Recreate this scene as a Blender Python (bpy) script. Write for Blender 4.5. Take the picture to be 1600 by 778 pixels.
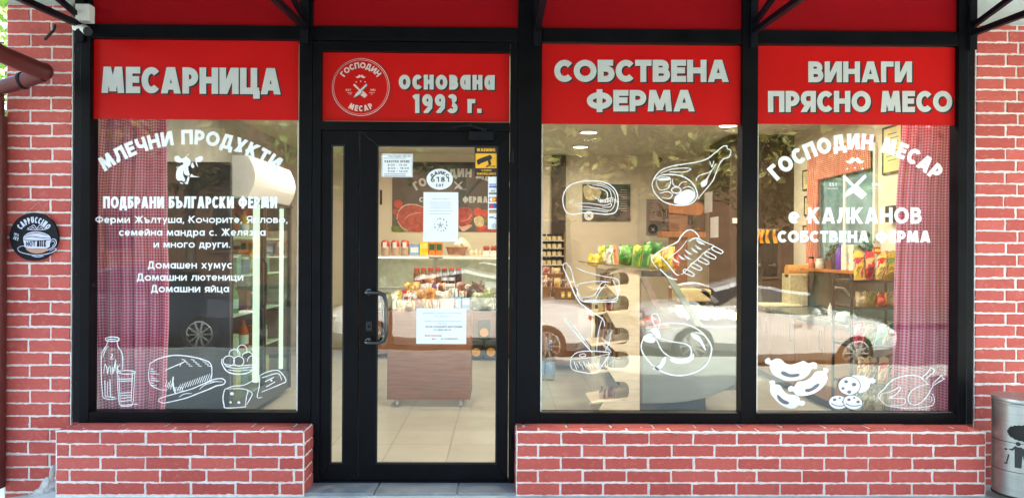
import bpy, bmesh, math, random
from mathutils import Vector, Matrix

# ------------------------------------------------------------------ camera, world, sun, exposure
for o in list(bpy.data.objects):
    bpy.data.objects.remove(o)
SC = bpy.context.scene
COL = SC.collection
rad = math.radians
FPX, CXP, CYP = 1155.0, 800.0, 389.0        # focal length and centre in pixels of the 1600 px wide photograph
DIST, EYE = 4.77, 1.5
YAW, ROLL = 0.014, 0.0052
CAMP = Vector((-DIST * math.tan(YAW), -DIST, EYE))
_f = Vector((math.sin(YAW), math.cos(YAW), 0)); _r = Vector((math.cos(YAW), -math.sin(YAW), 0)); _u = Vector((0, 0, 1))
CR = _r * math.cos(ROLL) + _u * math.sin(ROLL)
CU = _u * math.cos(ROLL) - _r * math.sin(ROLL)
cd = bpy.data.cameras.new('camera'); cam = bpy.data.objects.new('camera', cd); COL.objects.link(cam)
cd.sensor_width = 36; cd.lens = 36 * FPX / 1600; cd.clip_start = 0.05; cd.clip_end = 600
cam.matrix_world = Matrix(((CR.x, CU.x, -_f.x, CAMP.x), (CR.y, CU.y, -_f.y, CAMP.y), (CR.z, CU.z, -_f.z, CAMP.z), (0, 0, 0, 1)))
SC.camera = cam

SUN_EL, SUN_AZ = rad(48), rad(28)            # the sun stands high behind the shop, so the front lies in open shade
W = bpy.data.worlds.new('World'); SC.world = W; W.use_nodes = True
nt = W.node_tree; bg = nt.nodes['Background']
sky = nt.nodes.new('ShaderNodeTexSky'); sky.sky_type = 'NISHITA'; sky.sun_disc = False
sky.sun_elevation = SUN_EL; sky.sun_rotation = SUN_AZ; sky.air_density = 1.0; sky.dust_density = 2.5; sky.ozone_density = 0.25
nt.links.new(sky.outputs[0], bg.inputs[0]); bg.inputs[1].default_value = 0.15
sl = bpy.data.lights.new('sun', 'SUN'); sun = bpy.data.objects.new('sun', sl); COL.objects.link(sun)
sl.energy = 2.4; sl.angle = rad(0.5); sl.color = (1, 0.95, 0.87)
sdir = Vector((math.sin(SUN_AZ) * math.cos(SUN_EL), math.cos(SUN_AZ) * math.cos(SUN_EL), math.sin(SUN_EL)))
sun.rotation_euler = sdir.to_track_quat('Z', 'Y').to_euler()
sun.location = (0, 0, 30)

SC.render.engine = 'CYCLES'
SC.view_settings.view_transform = 'Standard'; SC.view_settings.look = 'None'
SC.view_settings.exposure = 3.25; SC.view_settings.gamma = 1.0
SC.view_settings.use_white_balance = True; SC.view_settings.white_balance_temperature = 7300; SC.view_settings.white_balance_tint = 0    # set for open shade
cy = SC.cycles
cy.use_denoising = True; cy.max_bounces = 9; cy.diffuse_bounces = 4; cy.glossy_bounces = 4; cy.transmission_bounces = 4
cy.transparent_max_bounces = 24; cy.caustics_reflective = False; cy.caustics_refractive = False; cy.sample_clamp_indirect = 6
SC.render.resolution_x = 1024; SC.render.resolution_y = 497

# ------------------------------------------------------------------ helpers
RND = random.Random(7)

def at(px, py, Y=0.0):
    """point of the plane y = Y that the photograph shows at pixel (px, py)"""
    d = CR * ((px - CXP) / FPX) + CU * ((CYP - py) / FPX) + _f
    return CAMP + d * ((Y - CAMP.y) / d.y)

def RX(px, Y, py=389): return at(px, py, Y).x
def RZ(py, Y, px=800): return at(px, py, Y).z
def rect(px0, px1, py0, py1, Y):
    mx, my = (px0 + px1) / 2, (py0 + py1) / 2
    return at(px0, my, Y).x, at(px1, my, Y).x, at(mx, py1, Y).z, at(mx, py0, Y).z

def C(r, g, b):
    f = lambda c: (c / 255 / 12.92) if c <= 10.3 else ((c / 255 + 0.055) / 1.055) ** 2.4
    return (f(r), f(g), f(b), 1)

MATS = {}
def mat(name, col, rough=0.55, metal=0.0, var=0.12, scale=14.0, bump=0.0, bscale=60.0, spec=0.5, emit=0.0, coat=0.0, stretch=None, rvar=0.0):
    """a principled material whose colour (and optionally surface) is broken up by noise"""
    if name in MATS: return MATS[name]
    m = bpy.data.materials.new(name); m.use_nodes = True; MATS[name] = m
    n = m.node_tree.nodes; l = m.node_tree.links; b = n['Principled BSDF']
    b.inputs['Roughness'].default_value = rough; b.inputs['Metallic'].default_value = metal
    b.inputs['Specular IOR Level'].default_value = spec; b.inputs['Coat Weight'].default_value = coat
    tc = n.new('ShaderNodeTexCoord'); src = tc.outputs['Object']
    if stretch:
        mp = n.new('ShaderNodeMapping'); mp.inputs['Scale'].default_value = stretch
        l.new(src, mp.inputs['Vector']); src = mp.outputs[0]
    ns = n.new('ShaderNodeTexNoise'); ns.inputs['Scale'].default_value = scale; ns.inputs['Detail'].default_value = 5
    l.new(src, ns.inputs['Vector'])
    mx = n.new('ShaderNodeMix'); mx.data_type = 'RGBA'
    c = Vector(col[:3])
    mx.inputs['A'].default_value = (*(c * (1 - var)), 1); mx.inputs['B'].default_value = (*[min(1, v) for v in c * (1 + var)], 1)
    ramp = n.new('ShaderNodeMapRange'); ramp.inputs['From Min'].default_value = 0.3; ramp.inputs['From Max'].default_value = 0.7
    l.new(ns.outputs['Fac'], ramp.inputs['Value']); l.new(ramp.outputs[0], mx.inputs['Factor'])
    l.new(mx.outputs['Result'], b.inputs['Base Color'])
    if rvar:
        mr = n.new('ShaderNodeMapRange'); mr.inputs['To Min'].default_value = max(0.02, rough - rvar); mr.inputs['To Max'].default_value = rough + rvar
        l.new(ns.outputs['Fac'], mr.inputs['Value']); l.new(mr.outputs[0], b.inputs['Roughness'])
    if bump:
        n2 = n.new('ShaderNodeTexNoise'); n2.inputs['Scale'].default_value = bscale; n2.inputs['Detail'].default_value = 4
        l.new(src, n2.inputs['Vector'])
        bp = n.new('ShaderNodeBump'); bp.inputs['Strength'].default_value = bump; bp.inputs['Distance'].default_value = 0.01
        l.new(n2.outputs['Fac'], bp.inputs['Height']); l.new(bp.outputs[0], b.inputs['Normal'])
    if emit:
        b.inputs['Emission Color'].default_value = (*col[:3], 1); b.inputs['Emission Strength'].default_value = emit
    return m

def glass_mat(name, fac=0.06, tilt=(0.0, 0.0), wave=0.0, tint=(0.98, 0.985, 0.98), wscale=3.0, rough=0.0):
    """clear pane: lets light straight through, mirrors the street a little, gently wavy"""
    if name in MATS: return MATS[name]
    m = bpy.data.materials.new(name); m.use_nodes = True; MATS[name] = m
    n = m.node_tree.nodes; l = m.node_tree.links; n.clear()
    out = n.new('ShaderNodeOutputMaterial'); mx = n.new('ShaderNodeMixShader'); t = n.new('ShaderNodeBsdfTransparent'); g = n.new('ShaderNodeBsdfGlossy')
    t.inputs[0].default_value = (*tint, 1); g.inputs['Roughness'].default_value = rough; g.inputs['Color'].default_value = (1, 1, 1, 1)
    lw = n.new('ShaderNodeLayerWeight'); lw.inputs['Blend'].default_value = 0.5
    p = n.new('ShaderNodeMath'); p.operation = 'POWER'; p.inputs[1].default_value = 5; l.new(lw.outputs['Facing'], p.inputs[0])
    ma = n.new('ShaderNodeMath'); ma.operation = 'MULTIPLY_ADD'; ma.inputs[1].default_value = 0.6; ma.inputs[2].default_value = fac; l.new(p.outputs[0], ma.inputs[0])
    l.new(ma.outputs[0], mx.inputs[0]); l.new(t.outputs[0], mx.inputs[1]); l.new(g.outputs[0], mx.inputs[2]); l.new(mx.outputs[0], out.inputs[0])
    ge = n.new('ShaderNodeNewGeometry'); ad = n.new('ShaderNodeVectorMath'); ad.operation = 'ADD'
    l.new(ge.outputs['Normal'], ad.inputs[0]); ad.inputs[1].default_value = (tilt[0], 0, tilt[1])
    src = ad.outputs[0]
    if wave:
        tc = n.new('ShaderNodeTexCoord'); ns = n.new('ShaderNodeTexNoise'); ns.inputs['Scale'].default_value = wscale; ns.inputs['Detail'].default_value = 2
        l.new(tc.outputs['Object'], ns.inputs['Vector'])
        su = n.new('ShaderNodeVectorMath'); su.operation = 'SUBTRACT'; su.inputs[1].default_value = (0.5, 0.5, 0.5); l.new(ns.outputs['Color'], su.inputs[0])
        sc = n.new('ShaderNodeVectorMath'); sc.operation = 'SCALE'; sc.inputs['Scale'].default_value = wave; l.new(su.outputs[0], sc.inputs[0])
        a2 = n.new('ShaderNodeVectorMath'); a2.operation = 'ADD'; l.new(src, a2.inputs[0]); l.new(sc.outputs[0], a2.inputs[1]); src = a2.outputs[0]
    no = n.new('ShaderNodeVectorMath'); no.operation = 'NORMALIZE'; l.new(src, no.inputs[0]); l.new(no.outputs[0], g.inputs['Normal'])
    return m

def emit_mat(name, col, strength):
    if name in MATS: return MATS[name]
    m = bpy.data.materials.new(name); m.use_nodes = True; MATS[name] = m
    b = m.node_tree.nodes['Principled BSDF']; b.inputs['Base Color'].default_value = (0.8, 0.8, 0.8, 1)
    b.inputs['Emission Color'].default_value = (*col, 1); b.inputs['Emission Strength'].default_value = strength
    return m

class MB:
    """collects shapes in world space and links them as one mesh object"""
    def __init__(s): s.v = []; s.f = []; s.m = []; s.uv = None
    def face(s, pts, mi=0):
        i = len(s.v); s.v += [tuple(p) for p in pts]; s.f.append(tuple(range(i, i + len(pts)))); s.m.append(mi)
    def add(s, vs, fs, mi=0):
        i = len(s.v); s.v += [tuple(p) for p in vs]
        for f in fs: s.f.append(tuple(i + k for k in f)); s.m.append(mi)
    def box(s, x0, x1, y0, y1, z0, z1, mi=0):
        vs = [(x, y, z) for x in (x0, x1) for y in (y0, y1) for z in (z0, z1)]
        s.add(vs, [(0, 1, 3, 2), (4, 6, 7, 5), (0, 4, 5, 1), (2, 3, 7, 6), (0, 2, 6, 4), (1, 5, 7, 3)], mi)
    def ring(s, rings, mi=0, close=False, caps=(True, True)):
        """skin a list of equal rings of points"""
        n = len(rings[0]); i = len(s.v)
        for r in rings: s.v += [tuple(p) for p in r]
        R = len(rings)
        for a in range(R - 1 + (1 if close else 0)):
            b = (a + 1) % R
            for k in range(n):
                k2 = (k + 1) % n
                s.f.append((i + a * n + k, i + a * n + k2, i + b * n + k2, i + b * n + k)); s.m.append(mi)
        if not close:
            if caps[0]: s.f.append(tuple(i + k for k in reversed(range(n)))); s.m.append(mi)
            if caps[1]: s.f.append(tuple(i + (R - 1) * n + k for k in range(n))); s.m.append(mi)
    def tube(s, path, r, n=10, mi=0, caps=True, squash=1.0):
        P = [Vector(p) for p in path]; rings = []
        rs = r if isinstance(r, (list, tuple)) else [r] * len(P)
        up = None
        for i, p in enumerate(P):
            d = (P[min(i + 1, len(P) - 1)] - P[max(i - 1, 0)]).normalized()
            if up is None:
                up = Vector((0, 0, 1)) if abs(d.z) < 0.9 else Vector((0, 1, 0))
            a = d.cross(up).normalized(); b = a.cross(d).normalized(); up = b
            rings.append([p + (a * math.cos(t) + b * math.sin(t) * squash) * rs[i] for t in [2 * math.pi * k / n for k in range(n)]])
        s.ring(rings, mi, caps=(caps, caps))
    def bar(s, p0, p1, w, h, mi=0):
        p0, p1 = Vector(p0), Vector(p1); d = (p1 - p0).normalized()
        up = Vector((0, 0, 1)) if abs(d.z) < 0.95 else Vector((0, 1, 0))
        a = d.cross(up).normalized() * (w / 2); b = a.cross(d).normalized() * (h / 2)
        s.ring([[p + a + b, p - a + b, p - a - b, p + a - b] for p in (p0, p1)], mi)
    def lathe(s, prof, c=(0, 0, 0), n=20, mi=0, sx=1.0, sy=1.0, axis='z', loop=False):
        rings = []
        for r, h in prof:
            ring = []
            for k in range(n):
                t = 2 * math.pi * k / n; u, v = r * math.cos(t) * sx, r * math.sin(t) * sy
                if axis == 'z': ring.append((c[0] + u, c[1] + v, c[2] + h))
                elif axis == 'y': ring.append((c[0] + u, c[1] + h, c[2] - v))
                else: ring.append((c[0] + h, c[1] + u, c[2] + v))
            rings.append(ring)
        s.ring(rings, mi, close=loop)
    def prism(s, pts, y0, y1, mi=0):
        """polygon in x,z pushed from y0 to y1"""
        s.ring([[(x, y0, z) for x, z in pts], [(x, y1, z) for x, z in pts]], mi)
    def blob(s, c, r, n=8, m=6, jit=0.0, rnd=RND, mi=0):
        rings = []
        for i in range(m + 1):
            a = math.pi * (0.04 + 0.92 * i / m); ring = []
            for k in range(n):
                t = 2 * math.pi * k / n; q = 1 + rnd.uniform(-jit, jit)
                ring.append((c[0] + r[0] * math.sin(a) * math.cos(t) * q, c[1] + r[1] * math.sin(a) * math.sin(t) * q, c[2] - r[2] * math.cos(a) * q))
            rings.append(ring)
        s.ring(rings, mi)
    def build(s, name, mats, parent=None, smooth=False, bevel=0.0, org=None, seg=2):
        me = bpy.data.meshes.new(name)
        o3 = Vector(org) if org is not None else (Vector(parent['_w']) if parent is not None else None)
        if o3 is None:
            xs = [p[0] for p in s.v]; ys = [p[1] for p in s.v]; zs = [p[2] for p in s.v]
            o3 = Vector(((min(xs) + max(xs)) / 2, (min(ys) + max(ys)) / 2, min(zs)))
        me.from_pydata([tuple(Vector(p) - o3) for p in s.v], [], s.f)
        if not isinstance(mats, (list, tuple)): mats = [mats]
        for m in mats: me.materials.append(m)
        me.polygons.foreach_set('material_index', s.m)
        if s.uv:
            ul = me.uv_layers.new(name='UVMap')
            for lp in me.loops: ul.data[lp.index].uv = s.uv[lp.vertex_index]
        bm = bmesh.new(); bm.from_mesh(me)
        if not s.uv and len(s.f) < 60000: bmesh.ops.recalc_face_normals(bm, faces=bm.faces)
        bm.to_mesh(me); bm.free()
        if smooth: me.polygons.foreach_set('use_smooth', [True] * len(me.polygons))
        me.update()
        o = bpy.data.objects.new(name, me); COL.objects.link(o)
        o['_w'] = tuple(o3)
        if parent is not None:
            o.parent = parent; o.location = o3 - Vector(parent['_w'])
        else:
            o.location = o3
        if bevel:
            bv = o.modifiers.new('bevel', 'BEVEL'); bv.width = bevel; bv.segments = seg; bv.limit_method = 'ANGLE'; bv.angle_limit = rad(40)
            bv.harden_normals = False
        elif smooth:
            try:
                ms = o.modifiers.new('edge', 'EDGE_SPLIT'); ms.split_angle = rad(42)
            except Exception: pass
        return o

LABELS = {}
def tag(o, label, cat, group=None, kind=None):
    o['label'] = label; o['category'] = cat
    if group: o['group'] = group
    if kind: o['kind'] = kind
    LABELS.setdefault(label, []).append((o.name, group))
    return o

def thing(name, label, cat, loc, group=None, kind=None):
    o = bpy.data.objects.new(name, None); COL.objects.link(o); o.location = loc; o['_w'] = tuple(loc); o.empty_display_size = 0.1
    return tag(o, label, cat, group, kind)

def kids(o): return [c for c in bpy.data.objects if c.parent == o]
def dup(o, loc, label=None, rotz=0.0, scale=None, mats=None, parent=None):
    c = o.copy(); COL.objects.link(c)
    if parent is None:
        c.location = loc; c.rotation_euler = (0, 0, rotz); c['_w'] = tuple(loc)
        if scale: c.scale = scale if isinstance(scale, (tuple, list)) else (scale,) * 3
        if label: c['label'] = label
        LABELS.setdefault(c['label'], []).append((c.name, c.get('group')))
    else: c.parent = parent
    if mats and c.type == 'MESH':
        c.data = c.data.copy()
        for i, m in enumerate(mats):
            if i < len(c.data.materials): c.data.materials[i] = m
    for ch in KIDS.get(o.name) or kids(o): dup(ch, None, parent=c)
    return c
KIDS = {}

# ------------------------------------------------------------------ flat lettering and line drawing
def clip_y(poly, y0, y1):
    for sgn, lim in ((1, y0), (-1, -y1)):
        out = []
        for i in range(len(poly)):
            a, b = poly[i], poly[(i + 1) % len(poly)]
            da, db = sgn * a[1] - lim, sgn * b[1] - lim
            if da >= 0: out.append(a)
            if (da >= 0) != (db >= 0):
                t = da / (da - db); out.append((a[0] + (b[0] - a[0]) * t, a[1] + (b[1] - a[1]) * t))
        poly = out
        if len(poly) < 3: return []
    return poly

def ribbon(pts, w, closed=False, ext=0.0):
    """convex quads of a mitred stroke of width w (w may be a list per point)"""
    P = [Vector((p[0], p[1])) for p in pts]
    if len(P) < 2: return []
    if ext and not closed:
        P[0] = P[0] + (P[0] - P[1]).normalized() * ext; P[-1] = P[-1] + (P[-1] - P[-2]).normalized() * ext
    n = len(P); ws = w if isinstance(w, (list, tuple)) else [w] * n
    L, R = [], []
    for i in range(n):
        a = P[i - 1] if (i > 0 or closed) else None
        b = P[(i + 1) % n] if (i < n - 1 or closed) else None
        d1 = (P[i] - a).normalized() if a is not None and (P[i] - a).length > 1e-9 else None
        d2 = (b - P[i]).normalized() if b is not None and (b - P[i]).length > 1e-9 else None
        d1 = d1 or d2 or Vector((1, 0)); d2 = d2 or d1
        n1 = Vector((-d1.y, d1.x)); n2 = Vector((-d2.y, d2.x)); m = n1 + n2
        if m.length < 1e-6: m = n1
        m.normalize(); k = 1 / max(0.45, m.dot(n1))
        L.append(P[i] + m * (ws[i] / 2 * k)); R.append(P[i] - m * (ws[i] / 2 * k))
    q = []
    for i in range(n if closed else n - 1):
        j = (i + 1) % n
        q.append([tuple(L[i]), tuple(L[j]), tuple(R[j]), tuple(R[i])])
    return q

def earc(cx, cy, rx, ry, d0, d1, n=12):
    return [(cx + rx * math.cos(rad(d0 + (d1 - d0) * i / n)), cy + ry * math.sin(rad(d0 + (d1 - d0) * i / n))) for i in range(n + 1)]

LAT = dict(zip('ABCEHKMOPTXaoecpxyB', 'АВСЕНКМОРТХаоесрхуВ'))
LOWCAP = {k.lower(): k for k in 'ВГДЖЗИЙКЛМНПТХЦЧШЩЪЫЬЭЮЯОС'}
WID = {'А': .86, 'Б': .68, 'В': .70, 'Г': .58, 'Д': .84, 'Е': .60, 'Ж': 1.12, 'З': .64, 'И': .80, 'Й': .80, 'К': .76, 'Л': .80, 'М': .98, 'Н': .78, 'О': .92, 'П': .78,
       'Р': .66, 'С': .74, 'Т': .66, 'У': .78, 'Ф': 1.0, 'Х': .80, 'Ц': .80, 'Ч': .72, 'Ш': 1.05, 'Щ': 1.1, 'Ъ': .82, 'Ы': .92, 'Ь': .66, 'Э': .78, 'Ю': 1.08, 'Я': .72,
       '0': .68, '1': .42, '2': .64, '3': .64, '4': .70, '5': .64, '6': .66, '7': .62, '8': .66, '9': .66, ' ': .34, '.': .24, ',': .24, ':': .24, '-': .4, '/': .5,
       'D': .78, 'F': .58, 'G': .84, 'I': .26, 'J': .5, 'L': .56, 'N': .80, 'Q': .92, 'R': .70, 'S': .64, 'U': .76, 'V': .80, 'W': 1.15, 'Y': .78, 'Z': .66}

def glyph(ch, t, k):
    """(advance width, strokes); a stroke is (points, closed, extension, clip low, clip high)"""
    H = 1.0; c = ch; a = t / 2
    c = LAT.get(c, c)
    low = None
    if c in 'аберуф': low = c; H = 0.74; W = {'а': .70, 'б': .70, 'е': .68, 'р': .70, 'у': .62, 'ф': .90}[c] * k
    else:
        if c in LOWCAP: c = LOWCAP[c]; H = 0.74
        W = WID.get(c, .6) * k * (0.86 if H < 1 else 1)
    S = []
    def L(*p, e=0.0, lo=0.0, hi=None, cl=False): S.append((list(p), cl, e, lo, H if hi is None else hi))
    def V(x, y0=0.0, y1=None): L((x, y0), (x, H if y1 is None else y1), lo=-1, hi=2)
    def B(y, x0, x1): L((x0, y), (x1, y), lo=-1, hi=2)
    def D(x0, y0, x1, y1, lo=0.0, hi=None): L((x0, y0), (x1, y1), e=.3, lo=lo, hi=hi)
    def bowl(y0, y1, x0, xr):
        ry = (y1 - y0) / 2; rx = min(ry * 1.1, (xr - x0) * .75)
        L((x0, y1), *earc(xr - rx, (y0 + y1) / 2, rx, ry, 90, -90), (x0, y0), lo=-1, hi=2)
    hw = a * 1.12; m = H * .52
    if low == 'а':
        L(*earc(W * .46, H / 2, W * .46 - a, H / 2 - a, 0, 360, 20)[:-1], cl=True, lo=-1, hi=2); V(W - a)
    elif low == 'е':
        L(*earc(W / 2, H / 2, W / 2 - a, H / 2 - a, 0, 318, 18), lo=-1, hi=2); B(H * .48, t * .6, W - t * .55)
    elif low == 'р':
        V(a, -.26); L(*earc(W * .54, H / 2, W * .46 - a, H / 2 - a, 0, 360, 20)[:-1], cl=True, lo=-1, hi=2)
    elif low == 'у': D(hw, H, W / 2, .08); D(W - hw, H, W * .30, -.26, lo=-.26)
    elif low == 'ф': V(W / 2, -.24, 1.0); L(*earc(W / 2, H / 2, W / 2 - a, H / 2 - a, 0, 360, 20)[:-1], cl=True, lo=-1, hi=2)
    elif low == 'б':
        L(*earc(W / 2, H / 2, W / 2 - a, H / 2 - a, 0, 360, 20)[:-1], cl=True, lo=-1, hi=2); L((a, H * .5), (a * 1.2, H), (W * .5, .95), (W * .9, 1.0), lo=-1, hi=2)
    elif c == 'А': D(hw, 0, W / 2 - a * .25, H); D(W - hw, 0, W / 2 + a * .25, H); B(H * .27, W * .25, W * .75)
    elif c == 'Б': V(a); B(H - a, a, W * .92); bowl(a, H * .60, a, W - a)
    elif c == 'В': V(a); bowl(m, H - a, a, W * .93 - a); bowl(a, m, a, W - a)
    elif c == 'Г': V(a); B(H - a, a, W)
    elif c == 'Д': B(a, 0, W); V(a * .9, -.17, a); V(W - a * .9, -.17, a); D(W * .17, 0, W * .33, H); V(W * .84 - a); B(H - a, W * .3, W * .84 - a)
    elif c == 'Е': V(a); B(H - a, a, W); B(m, a, W * .93); B(a, a, W)
    elif c == 'Ж': V(W / 2); D(hw, 0, W / 2 - a, m); D(hw, H, W / 2 - a, m, lo=0); D(W - hw, 0, W / 2 + a, m); D(W - hw, H, W / 2 + a, m)
    elif c == 'З':
        L(*earc(W * .46, H * .74, W * .48 - a, H * .26 - a * .9, 150, -90, 14), lo=-1, hi=2); L(*earc(W * .46, H * .28, W * .54 - a, H * .28 - a, 90, -150, 14), lo=-1, hi=2)
    elif c in 'ИЙ':
        V(a); V(W - a); D(a * 1.3, 0, W - a * 1.3, H)
        if c == 'Й': L(*earc(W / 2, H + .20, W * .2, .13, 190, 350, 6), lo=-1, hi=2)
    elif c == 'К': V(a); D(a * 1.4, m * .9, W - hw * 1.1, H); D(W * .36, m * 1.05, W - hw * 1.1, 0)
    elif c == 'Л': V(W - a); B(H - a, W * .36, W - a); L((W * .34, H - .001), (W * .30, H * .45), (W * .2, a * 1.4), (0, a), lo=0)
    elif c == 'М': D(a * 1.1, 0, a * 1.75, H); D(W - a * 1.1, 0, W - a * 1.75, H); D(a * 2.0, H * .96, W / 2, H * .14, lo=H * .06); D(W - a * 2.0, H * .96, W / 2, H * .14, lo=H * .06)
    elif c == 'Н': V(a); V(W - a); B(m, a, W - a)
    elif c == 'О': L(*earc(W / 2, H / 2, W / 2 - a, H / 2 - a, 0, 360, 26)[:-1], cl=True, lo=-1, hi=2)
    elif c == 'П': V(a); V(W - a); B(H - a, a, W - a)
    elif c == 'Р': V(a); bowl(H * .40, H - a, a, W - a)
    elif c == 'С': L(*earc(W * .56, H / 2, W * .56 - a, H / 2 - a, 42, 318, 20), lo=-1, hi=2)
    elif c == 'Т': V(W / 2); B(H - a, 0, W)
    elif c in 'УY':
        if c == 'У': D(hw, H, W * .52, H * .34); D(W - hw, H, W * .24, 0)
        else: D(hw, H, W / 2, H * .4, lo=H * .38); D(W - hw, H, W / 2, H * .4, lo=H * .38); V(W / 2, 0, H * .45)
    elif c == 'Ф': V(W / 2, -.03, H + .03); L(*earc(W / 2, H / 2, W / 2 - a, H * .40 - a, 0, 360, 24)[:-1], cl=True, lo=-1, hi=2)
    elif c == 'Х': D(hw, 0, W - hw, H); D(hw, H, W - hw, 0)
    elif c == 'Ц': V(a); V(W * .9 - a); B(a, a, W); V(W - a * .8, -.17, a)
    elif c == 'Ч': L((a, H), (a, H * .62), (a * 1.6, H * .46), (W * .45, H * .40), (W - a, H * .44), lo=-1, hi=2); V(W - a)
    elif c in 'ШЩ':
        w2 = W * .93 if c == 'Щ' else W
        V(a); V(w2 / 2); V(w2 - a); B(a, a, W if c == 'Щ' else w2 - a)
        if c == 'Щ': V(W - a * .8, -.17, a)
    elif c == 'Ъ': V(W * .28); B(H - a, 0, W * .3); bowl(a, H * .56, W * .28, W - a)
    elif c == 'Ы': V(a); bowl(a, H * .56, a, W * .66 - a); V(W - a)
    elif c == 'Ь': V(a); bowl(a, H * .56, a, W - a)
    elif c == 'Э': L(*earc(W * .47, H / 2, W * .53 - a, H / 2 - a, 132, -132, 20), lo=-1, hi=2); B(H / 2, W * .3, W - a)
    elif c == 'Ю': V(a); B(m, a, W * .4); L(*earc(W * .66, H / 2, W * .34 - a, H / 2 - a, 0, 360, 20)[:-1], cl=True, lo=-1, hi=2)
    elif c == 'Я': V(W - a); S.append(([(W - x, y) for x, y in [(a, H - a), *earc(W - a - .25 * W, H * .70 - a * .5, .25 * W, H * .30 - a * .5, 90, -90), (a, H * .40)]], False, 0, -1, 2)); D(hw, 0, W * .55, H * .42, hi=H * .44)
    elif c == '0': L(*earc(W / 2, .5, W / 2 - a, .5 - a, 0, 360, 22)[:-1], cl=True, lo=-1, hi=2)
    elif c == '1': V(W - a * 1.3); L((0, .80), (W - a * 1.3, .93), lo=-1, hi=1)
    elif c == '2': L(*earc(W / 2, .70, W / 2 - a, .30 - a, 165, -35, 12), (a, a), (W, a), lo=0, hi=1)
    elif c == '3': L(*earc(W * .46, .75, W * .46 - a, .25 - a, 160, -90, 12), lo=-1, hi=2); L(*earc(W * .46, .27, W * .54 - a, .27 - a * .9, 90, -155, 12), lo=-1, hi=2)
    elif c == '4': V(W * .75); L((W * .75, .97), (a, .27), (W, .27), lo=-1, hi=1)
    elif c == '5': L((W * .95, 1 - a), (W * .2, 1 - a), (W * .12, .55), *earc(W * .46, .31, W * .54 - a, .31 - a, 110, -150, 12), lo=-1, hi=2)
    elif c in '69':
        P1 = earc(W / 2, .32, W / 2 - a, .32 - a, 0, 360, 18)[:-1]; P2 = [(a * 1.02, .34), (W * .24, .70), (W * .74, 1.02)]
        if c == '9': P1 = [(W - x, 1 - y) for x, y in P1]; P2 = [(W - x, 1 - y) for x, y in P2]
        L(*P1, cl=True, lo=-1, hi=2); L(*P2, lo=0, hi=1)
    elif c == '7': B(1 - a, 0, W); D(W * .3, 0, W - a, 1 - a, hi=1 - a)
    elif c == '8': L(*earc(W / 2, .75, W * .44 - a, .25 - a * .9, 0, 360, 16)[:-1], cl=True, lo=-1, hi=2); L(*earc(W / 2, .28, W / 2 - a, .28 - a, 0, 360, 16)[:-1], cl=True, lo=-1, hi=2)
    elif c == '.': V(W / 2, 0, t)
    elif c == ',': D(W * .2, -.14, W * .5, t, lo=-.14, hi=t)
    elif c == ':': V(W / 2, .05, t + .05); V(W / 2, .5, .5 + t)
    elif c == '-': B(.4, 0, W)
    elif c == '/': D(0, 0, W, 1)
    elif c == 'D': V(a); bowl(a, 1 - a, a, W - a)
    elif c == 'F': V(a); B(1 - a, a, W); B(m, a, W * .9)
    elif c == 'G': L(*earc(W * .53, .5, W * .5 - a, .5 - a, 48, 340, 20), lo=-1, hi=2); B(.44, W * .55, W)
    elif c == 'I': V(W / 2)
    elif c == 'J': V(W - a, .3); L(*earc(W * .4, .3, W * .6 - a, .3 - a, 0, -170, 8), lo=-1, hi=2)
    elif c == 'L': V(a); B(a, a, W)
    elif c == 'N': V(a); V(W - a); D(a * 1.3, 1, W - a * 1.3, 0)
    elif c == 'Q': L(*earc(W / 2, .5, W / 2 - a, .5 - a, 0, 360, 22)[:-1], cl=True, lo=-1, hi=2); D(W * .6, .3, W * .95, 0)
    elif c == 'R': V(a); bowl(.42, 1 - a, a, W - a); D(W * .42, .45, W - hw, 0, hi=.45)
    elif c == 'S': L(*earc(W / 2, .74, W / 2 - a, .26 - a, 35, 250, 12), *earc(W / 2, .27, W / 2 - a, .27 - a, 80, -145, 12), lo=-1, hi=2)
    elif c == 'U': L((a, 1), (a, .4), *earc(W / 2, .38, W / 2 - a, .38 - a, 190, 350, 10), (W - a, .4), (W - a, 1), lo=-1, hi=2)
    elif c == 'V': D(hw, 1, W / 2, 0); D(W - hw, 1, W / 2, 0)
    elif c == 'W': D(hw, 1, W * .28, 0); D(W * .5, 1, W * .28, 0); D(W * .5, 1, W * .72, 0); D(W - hw, 1, W * .72, 0)
    elif c == 'Z': B(1 - a, 0, W); B(a, 0, W); D(a * 1.4, a, W - a * 1.4, 1 - a, lo=a, hi=1 - a)
    return W, S

def text_polys(s, x0, x1, ytop, ybot, t=0.2, gap=0.10, slope=0.0):
    """polygons in photo pixels: the line fills x0..x1, capitals reach from ytop to ybot"""
    h = ybot - ytop; tot = (x1 - x0) / h
    base = sum(glyph(c, t, 1)[0] for c in s); k = (tot - gap * (len(s) - 1)) / base
    out = []; pen = 0
    for c in s:
        Wd, st = glyph(c, t, k)
        for i, (p, cl, e, lo, hi) in enumerate(st):
            for q in ribbon(p, t, cl, e):
                q = clip_y(q, lo, hi)
                if len(q) >= 3: out.append(([(x0 + (pen + u) * h, ybot - v * h + slope * (pen + u) * h) for u, v in q], i))
        pen += Wd + gap
    return out

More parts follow.
